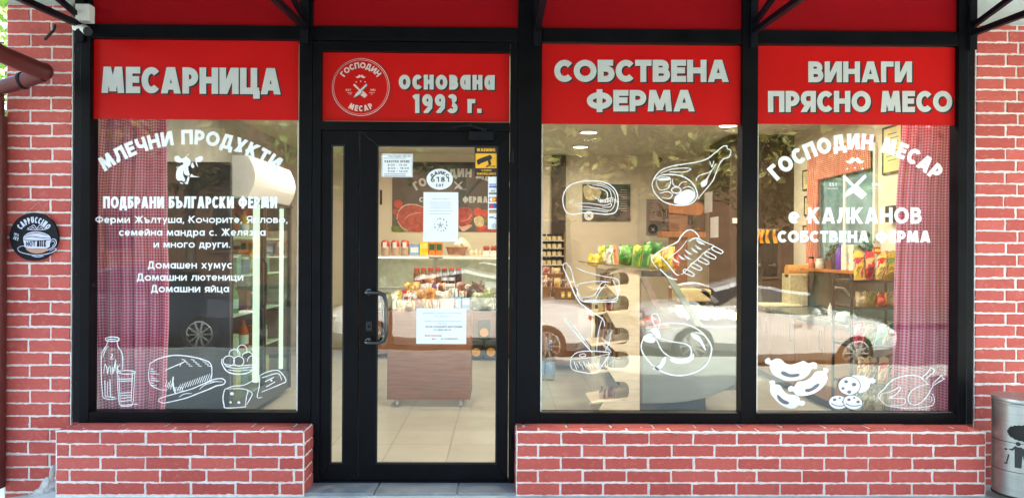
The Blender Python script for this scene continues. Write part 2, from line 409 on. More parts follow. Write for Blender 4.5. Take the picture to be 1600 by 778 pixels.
def arc_polys(s, cx, cy, R, a0, a1, h, t=0.2, gap=0.1, inside=False):
    """letters set round a circle (pixels); angles in degrees clockwise from the top; base line at radius R"""
    span = abs(rad(a1 - a0)) * (R + (h / 2 if not inside else -h / 2)) / h
    base = sum(glyph(c, t, 1)[0] for c in s); k = (span - gap * (len(s) - 1)) / base
    out = []; pen = 0
    for c in s:
        Wd, st = glyph(c, t, k); mid = (pen + Wd / 2) / span
        ph = rad(a0 + (a1 - a0) * mid)
        for i, (p, cl, e, lo, hi) in enumerate(st):
            for q in ribbon(p, t, cl, e):
                q = clip_y(q, lo, hi); r = []
                for u, v in q:
                    dx, dy = (u - Wd / 2) * h, v * h
                    if not inside:
                        bx, by = cx + R * math.sin(ph), cy - R * math.cos(ph)
                        r.append((bx + dx * math.cos(ph) + dy * math.sin(ph), by + dx * math.sin(ph) - dy * math.cos(ph)))
                    else:                       # read from below: the tops point to the centre
                        bx, by = cx + R * math.sin(ph), cy - R * math.cos(ph); q2 = ph + math.pi
                        r.append((bx + dx * math.cos(q2) + dy * math.sin(q2), by + dx * math.sin(q2) - dy * math.cos(q2)))
                if len(r) >= 3: out.append((r, i))
        pen += Wd + gap
    return out

def smooth(pts, closed=False, n=5):
    if len(pts) < 3: return pts
    out = []; N = len(pts)
    for i in range(N if closed else N - 1):
        p0 = pts[(i - 1) % N] if (closed or i > 0) else pts[i]; p1 = pts[i]; p2 = pts[(i + 1) % N]
        p3 = pts[(i + 2) % N] if (closed or i + 2 < N) else p2
        for j in range(n):
            u = j / n
            out.append(tuple(0.5 * (2 * p1[q] + (p2[q] - p0[q]) * u + (2 * p0[q] - 5 * p1[q] + 4 * p2[q] - p3[q]) * u * u + (3 * p1[q] - p0[q] - 3 * p2[q] + p3[q]) * u ** 3) for q in (0, 1)))
    if not closed: out.append(tuple(pts[-1]))
    return out

def stroke_polys(lines, w=1.6, tf=None, closed=False, taper=True, sm=True):
    out = []
    for i, ln in enumerate(lines):
        ww = w; cl = closed
        if isinstance(ln, dict): ww = ln.get('w', w); cl = ln.get('c', closed); ln = ln['p']
        p = [tf(*q) for q in ln] if tf else list(ln)
        if sm: p = smooth(p, cl)
        n = len(p)
        ws = [ww * (1 if not taper or cl else (0.45 + 0.55 * math.sin(math.pi * min(1, max(0, (j + .6) / n))) ** .5)) * (1 + .12 * math.sin(j * 1.7 + i)) for j in range(n)]
        out += [(q, i) for q in ribbon(p, ws, cl)]
    return out

def fill_polys(shapes, tf=None, sm=True):
    out = []
    for i, s in enumerate(shapes):
        p = [tf(*q) for q in s] if tf else list(s)
        if sm: p = smooth(p, True)
        out.append((p, i))
    return out

def flat(polys, Y, name, m, parent, mi=0, mb=None, lift=0.00016, dx=0.0, dz=0.0):
    """cut the pixel polygons out of thin film on the plane y = Y"""
    own = mb is None; mb = mb or MB()
    for q, i in polys:
        pts = [at(px, py, Y) for px, py in q]
        mb.face([(p.x + dx, Y - (i % 14) * lift, p.z + dz) for p in pts], mi)
    if own: return mb.build(name, m, parent)
    return mb

def zt(x0, y0, s): return lambda u, v: (x0 + u / s, y0 + v / s)

# ------------------------------------------------------------------ materials of the outside
def brick_mat():
    m = bpy.data.materials.new('red painted brick'); m.use_nodes = True
    n = m.node_tree.nodes; l = m.node_tree.links; b = n['Principled BSDF']; b.inputs['Roughness'].default_value = 0.72
    ge = n.new('ShaderNodeNewGeometry'); tc = n.new('ShaderNodeTexCoord')
    hs = n.new('ShaderNodeMix'); hs.data_type = 'RGBA'; hs.inputs['A'].default_value = (0.40, 0.056, 0.046, 1); hs.inputs['B'].default_value = (0.51, 0.090, 0.074, 1)
    l.new(ge.outputs['Random Per Island'], hs.inputs['Factor'])
    n1 = n.new('ShaderNodeTexNoise'); n1.inputs['Scale'].default_value = 35; n1.inputs['Detail'].default_value = 6; l.new(tc.outputs['Object'], n1.inputs['Vector'])
    rr = n.new('ShaderNodeMapRange'); rr.inputs['From Min'].default_value = .55; rr.inputs['From Max'].default_value = .78; rr.inputs['To Max'].default_value = .55; l.new(n1.outputs['Fac'], rr.inputs['Value'])
    mx = n.new('ShaderNodeMix'); mx.data_type = 'RGBA'; l.new(rr.outputs[0], mx.inputs['Factor']); l.new(hs.outputs['Result'], mx.inputs['A']); mx.inputs['B'].default_value = (0.58, 0.17, 0.14, 1)
    n3 = n.new('ShaderNodeTexNoise'); n3.inputs['Scale'].default_value = 9; n3.inputs['Detail'].default_value = 8; l.new(tc.outputs['Object'], n3.inputs['Vector'])
    r3 = n.new('ShaderNodeMapRange'); r3.inputs['From Min'].default_value = .60; r3.inputs['From Max'].default_value = .75; r3.inputs['To Max'].default_value = .5; l.new(n3.outputs['Fac'], r3.inputs['Value'])
    m3 = n.new('ShaderNodeMix'); m3.data_type = 'RGBA'; l.new(r3.outputs[0], m3.inputs['Factor']); l.new(mx.outputs['Result'], m3.inputs['A']); m3.inputs['B'].default_value = (0.24, 0.045, 0.045, 1)
    l.new(m3.outputs['Result'], b.inputs['Base Color'])
    n2 = n.new('ShaderNodeTexNoise'); n2.inputs['Scale'].default_value = 110; n2.inputs['Detail'].default_value = 5
    mp = n.new('ShaderNodeMapping'); mp.inputs['Scale'].default_value = (0.45, 0.45, 1); l.new(tc.outputs['Object'], mp.inputs['Vector']); l.new(mp.outputs[0], n2.inputs['Vector'])
    bp = n.new('ShaderNodeBump'); bp.inputs['Strength'].default_value = .65; bp.inputs['Distance'].default_value = .006; l.new(n2.outputs['Fac'], bp.inputs['Height']); l.new(bp.outputs[0], b.inputs['Normal'])
    return m
BRICK = brick_mat()
MORTAR = mat('white mortar', (0.75, 0.705, 0.695), .85, var=.10, scale=40, bump=.7, bscale=90)
FRAME = mat('anthracite aluminium', (0.0024, 0.0028, 0.0046), .42, var=.35, scale=6, rvar=.10, spec=.10)
FRAME2 = mat('dark painted steel', (0.004, 0.0046, 0.0075), .45, var=.35, scale=9, spec=.12)
RUBBER = mat('black rubber gasket', (0.006, 0.006, 0.007), .7)
ALU = mat('bright aluminium edge', (0.55, 0.57, 0.58), .3, metal=.9)
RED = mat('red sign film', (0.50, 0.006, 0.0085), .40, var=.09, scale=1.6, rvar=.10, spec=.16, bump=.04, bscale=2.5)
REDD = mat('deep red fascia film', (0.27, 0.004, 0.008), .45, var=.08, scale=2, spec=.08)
SILVER = mat('pale grey lettering film', (0.52, 0.54, 0.545), .4, var=.03)
BLACKF = mat('black lettering film', (0.012, 0.012, 0.014), .5)
WHITEF = mat('white vinyl film', (0.86, 0.87, 0.88), .5, var=.02)
PINKF = mat('pale pink print', (0.75, 0.48, 0.46), .5, var=.03)
PLASTER = mat('grey plaster', (0.42, 0.42, 0.40), .9, var=.15, scale=5, bump=.3)
PAPER = mat('white paper', (0.80, 0.82, 0.86), .7, var=.02)
INK = mat('grey print ink', (0.16, 0.16, 0.18), .7)
INKL = mat('pale print ink', (0.48, 0.48, 0.50), .7)
STEEL = mat('brushed stainless steel', (0.40, 0.41, 0.42), .34, metal=1.0, var=.12, scale=6, stretch=(1, 1, 40), bump=.08, bscale=12, rvar=.08)
GREYP = mat('white camera plastic', (0.66, 0.66, 0.64), .45, var=.04)
PIPE = mat('brown red coated steel', (0.10, 0.019, 0.018), .38, var=.2, scale=7, rvar=.1, spec=.3)

YF, YG = -0.03, 0.022            # front of the frames, front of the panes

# ------------------------------------------------------------------ ground and building
PAVE = mat('pale concrete pavement', (0.45, 0.505, 0.485), .9, var=.16, scale=4, bump=.35, bscale=45)
ASPH = mat('asphalt', (0.055, 0.055, 0.058), .9, var=.25, scale=12, bump=.4, bscale=120)
def ground():
    mb = MB(); xs = [-60, -20, -9, -5, -4, -3.6, -3.3, -3.05, -2.8, 0, 3, 6, 20, 60]; ys = [-6.6, -3, -1, -.35, 0.1, 3, 9, 30]
    def z(x, y): return -0.016 - 0.10 * max(0, min(1, (-2.75 - x) / .5)) - 0.02 * max(0, -y - .4)
    pts = {}
    for x in xs:
        for y in ys: pts[x, y] = (x, y, z(x, y))
    for i in range(len(xs) - 1):
        for j in range(len(ys) - 1):
            mb.face([pts[xs[i], ys[j]], pts[xs[i + 1], ys[j]], pts[xs[i + 1], ys[j + 1]], pts[xs[i], ys[j + 1]]])
    o = mb.build('pavement', PAVE, org=(0, 0, 0)); tag(o, 'pale concrete pavement in front of the shop', 'pavement', kind='structure')
    mb = MB(); mb.face([(-300, -300, -.34), (300, -300, -.34), (300, 300, -.34), (-300, 300, -.34)])
    o = mb.build('road', ASPH, org=(0, 0, 0)); tag(o, 'grey asphalt street mirrored in the shop glass', 'road', kind='structure')
    mb = MB(); mb.box(-60, 60, -6.78, -6.6, -.5, -.135)
    o = mb.build('kerb', PAVE, bevel=.015); tag(o, 'concrete kerb between pavement and street', 'kerb', kind='structure')
    mb = MB(); mb.face([(-60, -40, -.18), (60, -40, -.18), (60, -16, -.18), (-60, -16, -.18)])
    o = mb.build('far_pavement', mat('dark verge', (.07, .075, .05), .9, var=.4, scale=2), org=(0, 0, 0)); tag(o, 'dark paved verge on the other side of the street', 'pavement', kind='structure')
ground()

TILE = mat('grey stone step tile', (0.20, 0.215, 0.235), .5, var=.18, scale=7, bump=.1)
mb = MB()
x0, x1 = RX(476, -.2, 760) , RX(806, -.2, 760)
for a, b in ((x0, x0 + (x1 - x0) * .33), (x0 + (x1 - x0) * .335, x0 + (x1 - x0) * .72), (x0 + (x1 - x0) * .725, x1)):
    mb.box(a, b - .002, -.215, .07, -.03, -.002)
o = mb.build('door_step', TILE, bevel=.004); tag(o, 'grey tiled step under the entrance door', 'step', kind='structure')

def bricks(mb, org, u, v, n, rows, joint=.0135, h=.006, rnd=RND, step=.018, jit=.0014):
    org, u, v, n = Vector(org), Vector(u), Vector(v), Vector(n)
    for (v0, v1, br) in rows:
        for a, b in zip(br[:-1], br[1:]):
            j = joint / 2
            ua, ub, va, vb = a + j * rnd.uniform(.7, 1.25), b - j * rnd.uniform(.7, 1.25), v0 + j * rnd.uniform(.6, 1.2), v1 - j * rnd.uniform(.6, 1.2)
            if ub - ua < .012: continue
            k = max(2, int((ub - ua) / step)); t1, t2 = rnd.uniform(-.0016, .0016), rnd.uniform(-.0016, .0016)
            pts = [(ua + (ub - ua) * i / k, va + rnd.gauss(0, jit) + t1 * (i / k - .5) * 2) for i in range(k + 1)]
            pts += [(ub + rnd.gauss(0, jit), va + (vb - va) * f) for f in (.3, .7)]
            pts += [(ub - (ub - ua) * i / k, vb + rnd.gauss(0, jit) + t2 * (i / k - .5) * 2) for i in range(k + 1)]
            pts += [(ua + rnd.gauss(0, jit), vb - (vb - va) * f) for f in (.3, .7)]
            cx, cyy = (ua + ub) / 2, (va + vb) / 2; hh = h * rnd.uniform(.6, 1.25)
            def P(p, ins, d):
                du, dv = p[0] - cx, p[1] - cyy
                return org + u * (p[0] - math.copysign(min(abs(du), ins), du)) + v * (p[1] - math.copysign(min(abs(dv), ins), dv)) + n * d
            mb.ring([[P(p, 0, -.004) for p in pts], [P(p, .0005, hh * .55) for p in pts], [P(p, .0028, hh) for p in pts]], 1, caps=(False, True))
            # a dab of mortar smeared over the edge here and there
            if rnd.random() < .55:
                q = rnd.choice(pts); r = rnd.uniform(.0035, .0085)
                ring = [(q[0] + r * rnd.uniform(.5, 1.6) * math.cos(t), q[1] + r * rnd.uniform(.35, .9) * math.sin(t)) for t in [k2 * .785 for k2 in range(8)]]
                c3 = org + u * q[0] + v * q[1] + n * (hh + .003)
                base = [org + u * p[0] + v * p[1] + n * (hh * .3) for p in ring]
                mid = [b3 * .45 + c3 * .55 for b3 in base]
                mb.ring([base, mid], 0, caps=(False, True))

def courses(z0, z1, pitch, x0, x1, L, offs, rnd=RND):
    rows = []; z = z0; i = 0
    while z < z1 - .012:
        ze = min(z + pitch, z1); o = offs[i % len(offs)]; br = [x0]
        x = x0 + o
        while x < x1 - .015:
            if x > x0 + .015: br.append(x + rnd.gauss(0, .004))
            x += L
        br.append(x1); rows.append((z, ze, br)); z = ze; i += 1
    return rows

def pier(label, x0, x1, z0, z1, pitch, L, offs, y=0.0, depth=.3):
    mb = MB(); mb.box(x0, x1, y, y + depth, z0, z1, 0)
    bricks(mb, (0, y, 0), (1, 0, 0), (0, 0, 1), (0, -1, 0), courses(z0, z1, pitch, x0, x1, L, offs))
    # return faces
    bricks(mb, (x0, y + depth, 0), (0, -1, 0), (0, 0, 1), (-1, 0, 0), courses(z0, z1, pitch, 0, depth, .3, (.15, .0)))
    o = mb.build('brick_pier', [MORTAR, BRICK], org=((x0 + x1) / 2, y + depth / 2, z0)); return tag(o, label, 'brick pier')
XL0, XL1 = RX(9, 0), RX(112.5, 0); XR0 = RX(1522.5, 0); XR1 = XR0 + 1.25
pier('narrow red brick pier with white joints carrying the round coffee sign', XL0, XL1, -.15, 3.045, .0812, .272, (.155, .285))
pier('red brick pier with white joints behind the steel litter bin', XR0, XR1, -.05, 2.975, .0765, .30, (.20, .275))

def ledge(label, x0, x1, d, z1, offs, endleft=False):
    mb = MB(); mb.box(x0, x1, -d, -.001, -.03, z1, 0)
    p = (z1 + .012) / 5
    rows = courses(-.012, z1 + .0001, p, x0, x1, .2725, offs)
    bricks(mb, (0, -d, 0), (1, 0, 0), (0, 0, 1), (0, -1, 0), rows)
    bricks(mb, (0, -d, z1), (1, 0, 0), (0, 1, 0), (0, 0, 1), [(.0, .10, courses(0, .1, .2, x0, x1, .2725, (.14,))[0][2]), (.10, d - .002, courses(0, .1, .2, x0, x1, .2725, (.05,))[0][2])], jit=.0022)
    for side, nx in ((x1, 1), (x0, -1)):
        bricks(mb, (side, -d, 0), (0, 1, 0), (0, 0, 1), (nx, 0, 0), [(a, b, [0, .105, d - .001] if i % 2 else [0, d - .001]) for i, (a, b, c) in enumerate(rows)])
    # lumpy bead of mortar along the top edge
    path = []; x = x0
    while x < x1: path.append((x, -d + RND.uniform(-.002, .002), z1 + RND.uniform(-.002, .003))); x += .03
    mb.tube(path, [RND.uniform(.005, .009) for _ in path], 6, 0)
    path = []; x = x0
    while x < x1: path.append((x, -.006, z1 + RND.uniform(.000, .006))); x += .03
    mb.tube(path, [RND.uniform(.006, .012) for _ in path], 6, 0)
    o = mb.build('brick_ledge', [MORTAR, BRICK], org=((x0 + x1) / 2, -d / 2, 0)); return tag(o, label, 'brick wall')
DL = .225
ZL = RZ(674.5, -DL)
ledge('short low red brick ledge under the curtained dairy window', RX(87, -DL, 720), RX(475, -DL, 720), DL, ZL, (.272, .09))
ledge('long low red brick ledge under the two right shop windows', RX(806.5, -DL, 720), RX(1540, -DL, 720), DL, ZL, (.272, .135))

# upper wall, shell of the building that shades its own front
mb = MB(); mb.box(XL0, XR1, .01, .31, 3.05, 8.7); mb.box(XL0, XR1 , .31, 12, 8.4, 8.7); mb.box(XL0, XL0 + .2, .31, 12, -.1, 8.4); mb.box(XR1 - .2, XR1, .31, 12, -.1, 8.4); mb.box(XL0, XR1, 11.8, 12, -.1, 8.4)
mb.box(XR0, XR1, .005, .30, 2.977, 3.05)
o = mb.build('building_shell', PLASTER, org=(0, 6, 0)); tag(o, 'grey plastered building above and around the shop front', 'building', kind='structure')

# ------------------------------------------------------------------ facade frame
ZT0 = (RZ(58, YF, 300) + RZ(71, YF, 1180)) / 2; ZT1 = (RZ(40, YF, 300) + RZ(47, YF, 1300)) / 2
ZB1 = RZ(645, YF); ZB0 = RZ(661.5, YF)
fr = thing('facade_frame', 'dark aluminium frame grid that holds signs, panes and door', 'frame', (0, 0, ZB0))
def vert(px0, px1, z0, z1, m=FRAME, y0=YF, y1=.07, name='mullion'):
    a, b = RX(px0, YF), RX(px1, YF)
    mb = MB(); mb.box(a, b, y0, y1, z0, z1); return mb.build(name, m, fr, bevel=.003)
MULL = [(124, 139.5), (466, 486.5), (808, 845.5), (1159, 1183.5), (1497, 1512)]
for a, b in MULL: vert(a, b, ZB0 if not 460 < a < 820 else .0, 3.3)
mb = MB(); a, b = RX(113, YF), RX(124, YF); mb.box(a, b - .001, YF + .012, .07, ZB0, 3.3)
for py in (83, 258, 432, 600): mb.lathe([(.006, 0), (.006, -.004), (.001, -.0045)], ((a + b) / 2, YF + .012, RZ(py, YF)), 8, 1, axis='y')
mb.build('side_angle', [FRAME2, RUBBER], fr)
mb = MB(); a, b = RX(1512, YF), RX(1523, YF); mb.box(a + .001, b, YF + .012, .07, ZB0, 3.3)
for py in (100, 300, 500): mb.lathe([(.006, 0), (.006, -.004), (.001, -.0045)], ((a + b) / 2, YF + .012, RZ(py, YF)), 8, 1, axis='y')
mb.build('side_angle', [FRAME2, RUBBER], fr)
BAYS = [(139.5, 466), (486.5, 808), (845.5, 1159), (1183.5, 1497)]
for i, (a, b) in enumerate(BAYS):
    mb = MB(); mb.box(RX(a, YF) + .001, RX(b, YF) - .001, YF + .004, .07, ZT0, ZT1); mb.build('transom', FRAME, fr, bevel=.003)
    if i != 1:
        mb = MB(); mb.box(RX(a, YF) + .001, RX(b, YF) - .001, YF + .003, .07, ZB0, ZB1)
        xm = (RX(a, YF) + RX(b, YF)) / 2; mb.box(xm - .02, xm + .02, YF - .001, YF + .002, ZB0 + .025, ZB0 + .034, 1)
        mb.build('bottom_rail', [FRAME, FRAME2], fr, bevel=.003)
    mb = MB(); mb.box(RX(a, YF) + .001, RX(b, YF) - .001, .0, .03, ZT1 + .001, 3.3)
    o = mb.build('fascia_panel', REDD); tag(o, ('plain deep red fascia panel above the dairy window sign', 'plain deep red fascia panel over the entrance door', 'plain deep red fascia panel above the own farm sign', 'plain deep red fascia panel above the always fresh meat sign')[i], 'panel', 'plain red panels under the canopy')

# ------------------------------------------------------------------ sign boards
YS = .012
def sign(px0, px1, py0, py1, label, lines, extra=None):
    x0, x1, z0, z1 = rect(px0, px1, py0, py1, YS)
    mb = MB(); mb.box(x0, x1, YS, YS + .006, z0, z1)
    o = mb.build('sign_board', RED); tag(o, label, 'sign', 'red sign boards over windows and door')
    for s, a, b, t, bt, th, gp, sl in lines:
        P = text_polys(s, a, b, t, bt, th, gp, slope=sl)
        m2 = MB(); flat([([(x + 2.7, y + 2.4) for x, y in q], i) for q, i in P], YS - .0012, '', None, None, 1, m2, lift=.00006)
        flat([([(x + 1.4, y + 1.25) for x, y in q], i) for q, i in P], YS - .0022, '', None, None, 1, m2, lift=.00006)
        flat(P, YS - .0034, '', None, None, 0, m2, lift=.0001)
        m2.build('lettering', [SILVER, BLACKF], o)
    if extra: extra(o)
    return o
sign(139.5, 466.5, 58, 187, 'red sign reading МЕСАРНИЦА above the curtained dairy window', [('МЕСАРНИЦА', 158, 439, 104.5, 145.5, .25, .05, .009)])

def knives(P, cx, cy, s, w):
    """crossed cleaver and knife; s pixels across"""
    def T(u, v, a): return (cx + (u * math.cos(a) - v * math.sin(a)) * s, cy + (u * math.sin(a) + v * math.cos(a)) * s)
    k = [(-.62, .02), (-.60, .10), (-.05, .13), (.0, .11), (.08, .10), (.62, .03), (.64, -.02), (.60, -.07), (.12, -.08), (.08, -.10), (.0, -.12)]
    a = rad(135)
    knife = [(-.66, .0), (-.25, .13), (.02, .15), (.03, .07), (.60, .07), (.64, .0), (.60, -.06), (.03, -.07), (-.3, -.10)]
    kn = [T(-u * -1, v, rad(-45)) for u, v in knife]
    handle = [(-.62, -.06), (-.62, .06), (.02, .06), (.02, -.06)]; blade = [(.06, -.14), (.06, .17), (.22, .19), (.55, .14), (.55, -.14)]
    P += [([T(u, v, rad(45)) for u, v in handle], 0), ([T(u, v, rad(45)) for u, v in blade], 1)]
    return kn
def moustache(cx, cy, w, h):
    p = [(0, -.15), (.18, -.5), (.38, -.45), (.7, .25), (1, .1), (.85, .55), (.5, .75), (.2, .5), (0, .15)]
    q = [(cx + u * w, cy + v * h) for u, v in p] + [(cx - u * w, cy + v * h) for u, v in reversed(p[1:-1])]
    return q
def logo(o):
    cx, cy = 563.5, 136.5
    m2 = MB()
    flat([(q, 1) for q in ribbon(earc(cx, cy, 44.6, 44.6, 0, 360, 64)[:-1], .9, True)], YS - .0012, '', None, None, 1, m2)
    flat([(q, 2) for q in ribbon(earc(cx + 1, cy + .8, 46.2, 46.2, 0, 360, 64)[:-1], .8, True)], YS - .0012, '', None, None, 2, m2)
    flat([(q, 1) for q in ribbon(earc(cx, cy, 42.2, 42.2, 0, 360, 64)[:-1], .5, True)], YS - .0012, '', None, None, 1, m2)
    for s, R, a0, a1, h, ins in (('ГОСПОДИН', 29.5, -58, 58, 9.2, False), ('МЕСАР', 37.5, 214, 146, 9.4, True)):
        P = arc_polys(s, cx, cy, R, a0, a1, h, .24, .12, inside=ins)
        if ins: P = arc_polys(s, cx, cy, 38, 212, 148, 9.2, .24, .14, inside=True)
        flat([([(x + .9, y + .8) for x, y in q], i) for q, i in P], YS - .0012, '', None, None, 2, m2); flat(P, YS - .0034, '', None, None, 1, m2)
    P = [(moustache(cx, cy - 17, 8, 4.2), 0)]
    for dx, dy in ((-7, -8), (0, -9), (7, -8)): P.append(([(cx + dx + 1.1 * math.cos(t), cy + dy + 1.1 * math.sin(t)) for t in [k * 1.047 for k in range(6)]], 1))
    kn = knives(P, cx - .5, cy + 6, 23, 1)
    flat(P, YS - .0022, '', None, None, 1, m2)
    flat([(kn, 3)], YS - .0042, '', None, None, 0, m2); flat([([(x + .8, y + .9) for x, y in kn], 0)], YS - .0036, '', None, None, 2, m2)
    P = []
    P += text_polys('EST', cx - 23, cx - 15, cy + 3, cy + 6, .2, .2) + text_polys('1993', cx + 15, cx + 23, cy + 3, cy + 6, .2, .2)
    P += [(q, 0) for a, b, y in ((-21, -13, 8.5), (-19, -14, 11), (13, 22, 8.5), (15, 19, 11)) for q in ribbon([(cx + a, cy + y), (cx + b, cy + y)], .6)]
    flat(P, YS - .0022, '', None, None, 1, m2)
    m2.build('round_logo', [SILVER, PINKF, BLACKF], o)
sign(500.5, 796, 81, 190, 'red sign with round knife emblem reading основана 1993 г. over the door',
     [('основана', 623, 773, 109, 140, .21, .10, .006), ('1993 г.', 646, 752, 147.5, 177, .225, .12, .0)], logo)
sign(846, 1159, 71, 195, 'red sign reading СОБСТВЕНА ФЕРМА above the middle window', [('СОБСТВЕНА', 866, 1139, 94, 128.5, .27, .05, 0), ('ФЕРМА', 917, 1086, 141, 174.5, .27, .05, 0)])
sign(1184, 1497.5, 73.5, 195, 'red sign reading ВИНАГИ ПРЯСНО МЕСО above the rightmost window', [('ВИНАГИ', 1263, 1425, 96.5, 129, .25, .06, 0), ('ПРЯСНО МЕСО', 1200, 1488, 142.5, 175.5, .25, .06, 0)])

# ------------------------------------------------------------------ shop windows with their vinyl
def window(px0, px1, py0, py1, label, gm):
    x0, x1, z0, z1 = rect(px0, px1, py0, py1, YG)
    w = thing('shop_window', label, 'window', ((x0 + x1) / 2, 0, z0))
    mb = MB(); mb.box(x0, x1, YG, YG + .008, z0, z1); p = mb.build('glass_pane', gm, w)
    mb = MB()
    e = .010
    mb.box(x0, x0 + e, YG - .006, YG - .001, z0, z1, 0); mb.box(x1 - e, x1, YG - .006, YG - .001, z0, z1, 0); mb.box(x0 + e, x1 - e, YG - .006, YG - .001, z0, z0 + e, 0)
    mb.build('glazing_bead', ALU, w)
    return p
YD = YG - .0015
GW1 = glass_mat('shop window glass', .036, (0, -.006), .006)
GW3 = glass_mat('middle window glass', .054, (0, .003), .010)
GW4 = glass_mat('end window glass', .044, (0.006, .012), .012)
p = window(138.5, 466.5, 187, 644.5, 'large shop window with МЛЕЧНИ ПРОДУКТИ in an arc before a gingham curtain', GW1)
P = arc_polys('МЛЕЧНИ ПРОДУКТИ', 297, 455, 229, -35.5, 35.5, 23, .24, .11)
flat(P, YD, 'lettering', WHITEF, p)
for s, a, b, t, bt, th, gp in (('ПОДБРАНИ БЪЛГАРСКИ ФЕРМИ', 161, 433, 307, 325.5, .215, .07), ('Ферми Жълтуша, Кочорите, Ярлово,', 149, 450, 337.5, 348.5, .17, .12), ('семейна мандра с. Желязна', 186, 415, 357, 368.5, .17, .12),
                               ('и много други.', 240, 360, 376, 387, .17, .12), ('Домашен хумус', 231, 363, 408, 419.5, .17, .12), ('Домашни лютеници', 214, 380, 427, 438.5, .17, .12), ('Домашни яйца', 236, 358, 445, 456.5, .17, .12)):
    flat(text_polys(s, a, b, t, bt, th, gp), YD, 'lettering', WHITEF, p)
f = zt(260, 230, 11.11)
flat(fill_polys([[(150, 160), (210, 155), (250, 195), (300, 190), (340, 160), (370, 125), (400, 118), (370, 140), (350, 170), (390, 200), (420, 250), (410, 310), (380, 340), (385, 410), (405, 480), (370, 498), (310, 465), (300, 400), (290, 480), (325, 560), (310, 600), (260, 580), (210, 585), (170, 540), (170, 440), (200, 360), (250, 320), (290, 300), (280, 265), (220, 270), (160, 250), (138, 200)],
                 [(455, 265), (480, 320), (485, 345), (455, 365), (430, 340), (430, 300)], [(500, 200), (540, 180), (600, 155), (632, 185), (625, 235), (580, 260), (530, 265), (550, 345), (515, 300), (505, 250)],
                 [(425, 480), (445, 470), (480, 500), (575, 518), (480, 522), (415, 518)], [(370, 520), (400, 520), (385, 600), (365, 645), (315, 625), (345, 600)], [(240, 610), (280, 620), (290, 640), (240, 628)], [(170, 365), (205, 330), (190, 360)]], f), YD, 'cow_print', WHITEF, p)
f = zt(140, 500, 5.0)
P = stroke_polys([{'p': [(125, 140), (170, 130), (225, 138), (222, 160), (170, 165), (128, 158), (125, 140)], 'w': 1.5}, [(140, 160), (135, 190), (105, 240), (92, 290), (92, 450), (100, 560), (110, 605), (160, 617), (215, 610)], [(215, 165), (220, 200), (250, 250), (260, 300), (258, 385)],
                  [(140, 150), (210, 150)], [(110, 420), (120, 345), (135, 375), (140, 420), (150, 370), (165, 365), (165, 420)], [(180, 360), (182, 415), (205, 310), (198, 400)], [(215, 345), (215, 410)], [(240, 345), (218, 375), (245, 410)], [(165, 265), (180, 270), (165, 300), (190, 300)], [(120, 470), (122, 590)], [(140, 480), (140, 590)], [(105, 290), (125, 230), (150, 200)], [(160, 460), (165, 600)], [(120, 595), (200, 600)]], 1.3, f)
flat(P, YD, 'milk_bottle_print', WHITEF, p)
P = stroke_polys([{'p': [(215, 400), (280, 392), (352, 400), (345, 415), (280, 420), (217, 410), (215, 400)], 'w': 1.3}, [(215, 405), (222, 560), (238, 660), (290, 670), (335, 655), (345, 560), (352, 405)], [(225, 460), (340, 455)], [(225, 478), (335, 470)], [(240, 570), (330, 560)], [(240, 590), (325, 582)], [(245, 610), (325, 600)], [(245, 635), (325, 622)], [(240, 662), (380, 655)], [(335, 420), (325, 640)], [(230, 430), (240, 640)]], 1.2, f)
flat(P, YD - .0002, 'milk_glass_print', WHITEF, p)
L = [{'p': [(470, 340), (540, 300), (650, 275), (760, 280), (880, 305), (945, 340), (955, 420), (945, 480)], 'w': 1.7}, [(470, 340), (460, 430), (475, 500), (520, 530), (575, 545), (610, 540)], {'p': [(590, 390), (660, 360), (720, 335), (750, 318)], 'w': 1.4}, {'p': [(655, 440), (650, 480), (660, 540), (675, 575)], 'w': 2.4}, [(650, 500), (630, 540)], [(720, 330), (705, 360)],
     {'p': [(535, 630), (560, 605), (680, 570), (800, 535), (880, 500), (960, 465), (1030, 455), (1060, 475), (1045, 500), (990, 512), (940, 535), (850, 570), (760, 605), (660, 630), (580, 645), (535, 630)], 'w': 1.8}, [(860, 540), (900, 505), (1000, 475)], [(700, 600), (740, 575), (800, 570)], [(900, 500), (940, 480), (1040, 480)]]
for i in range(14): x = 690 + i * 19; L.append([(x, 545 - i * 6), (x + 22, 500 - i * 7)])
for i in range(9): x = 610 + i * 14; L.append([(x - 20, 520 + (i % 3) * 6), (x - 4, 470 + (i % 2) * 14)] if i < 4 else [(x, 520), (x + 8, 555)])
for i in range(12): x = 720 + i * 18; L.append([(x, 305 + (i % 4) * 16), (x + 30, 312 + (i % 4) * 16)])
for i in range(8): L.append([(478, 380 + i * 18), (500 + (i % 3) * 22, 384 + i * 18)])
flat(stroke_polys(L, 1.1, f), YD, 'cheese_and_knife_print', WHITEF, p)
L = [{'p': earc(1088, 318, 44, 40, 0, 360, 14)[:-1], 'c': 1}, {'p': earc(1165, 320, 40, 38, 0, 360, 14)[:-1], 'c': 1}, earc(1132, 262, 42, 34, 160, 380, 12), earc(1192, 235, 38, 42, 130, 400, 12), earc(1235, 285, 40, 38, 180, 380, 12), earc(1270, 318, 36, 40, 170, 400, 12),
     {'p': [(1035, 300), (1035, 340), (1070, 395), (1130, 418), (1220, 415), (1280, 385), (1303, 350)], 'w': 1.9}, [(1050, 340), (1150, 355), (1300, 345)], [(1060, 360), (1150, 375), (1290, 362)], [(1080, 385), (1160, 395), (1270, 385)]]
flat(stroke_polys(L, 1.2, f), YD, 'egg_bowl_print', WHITEF, p)
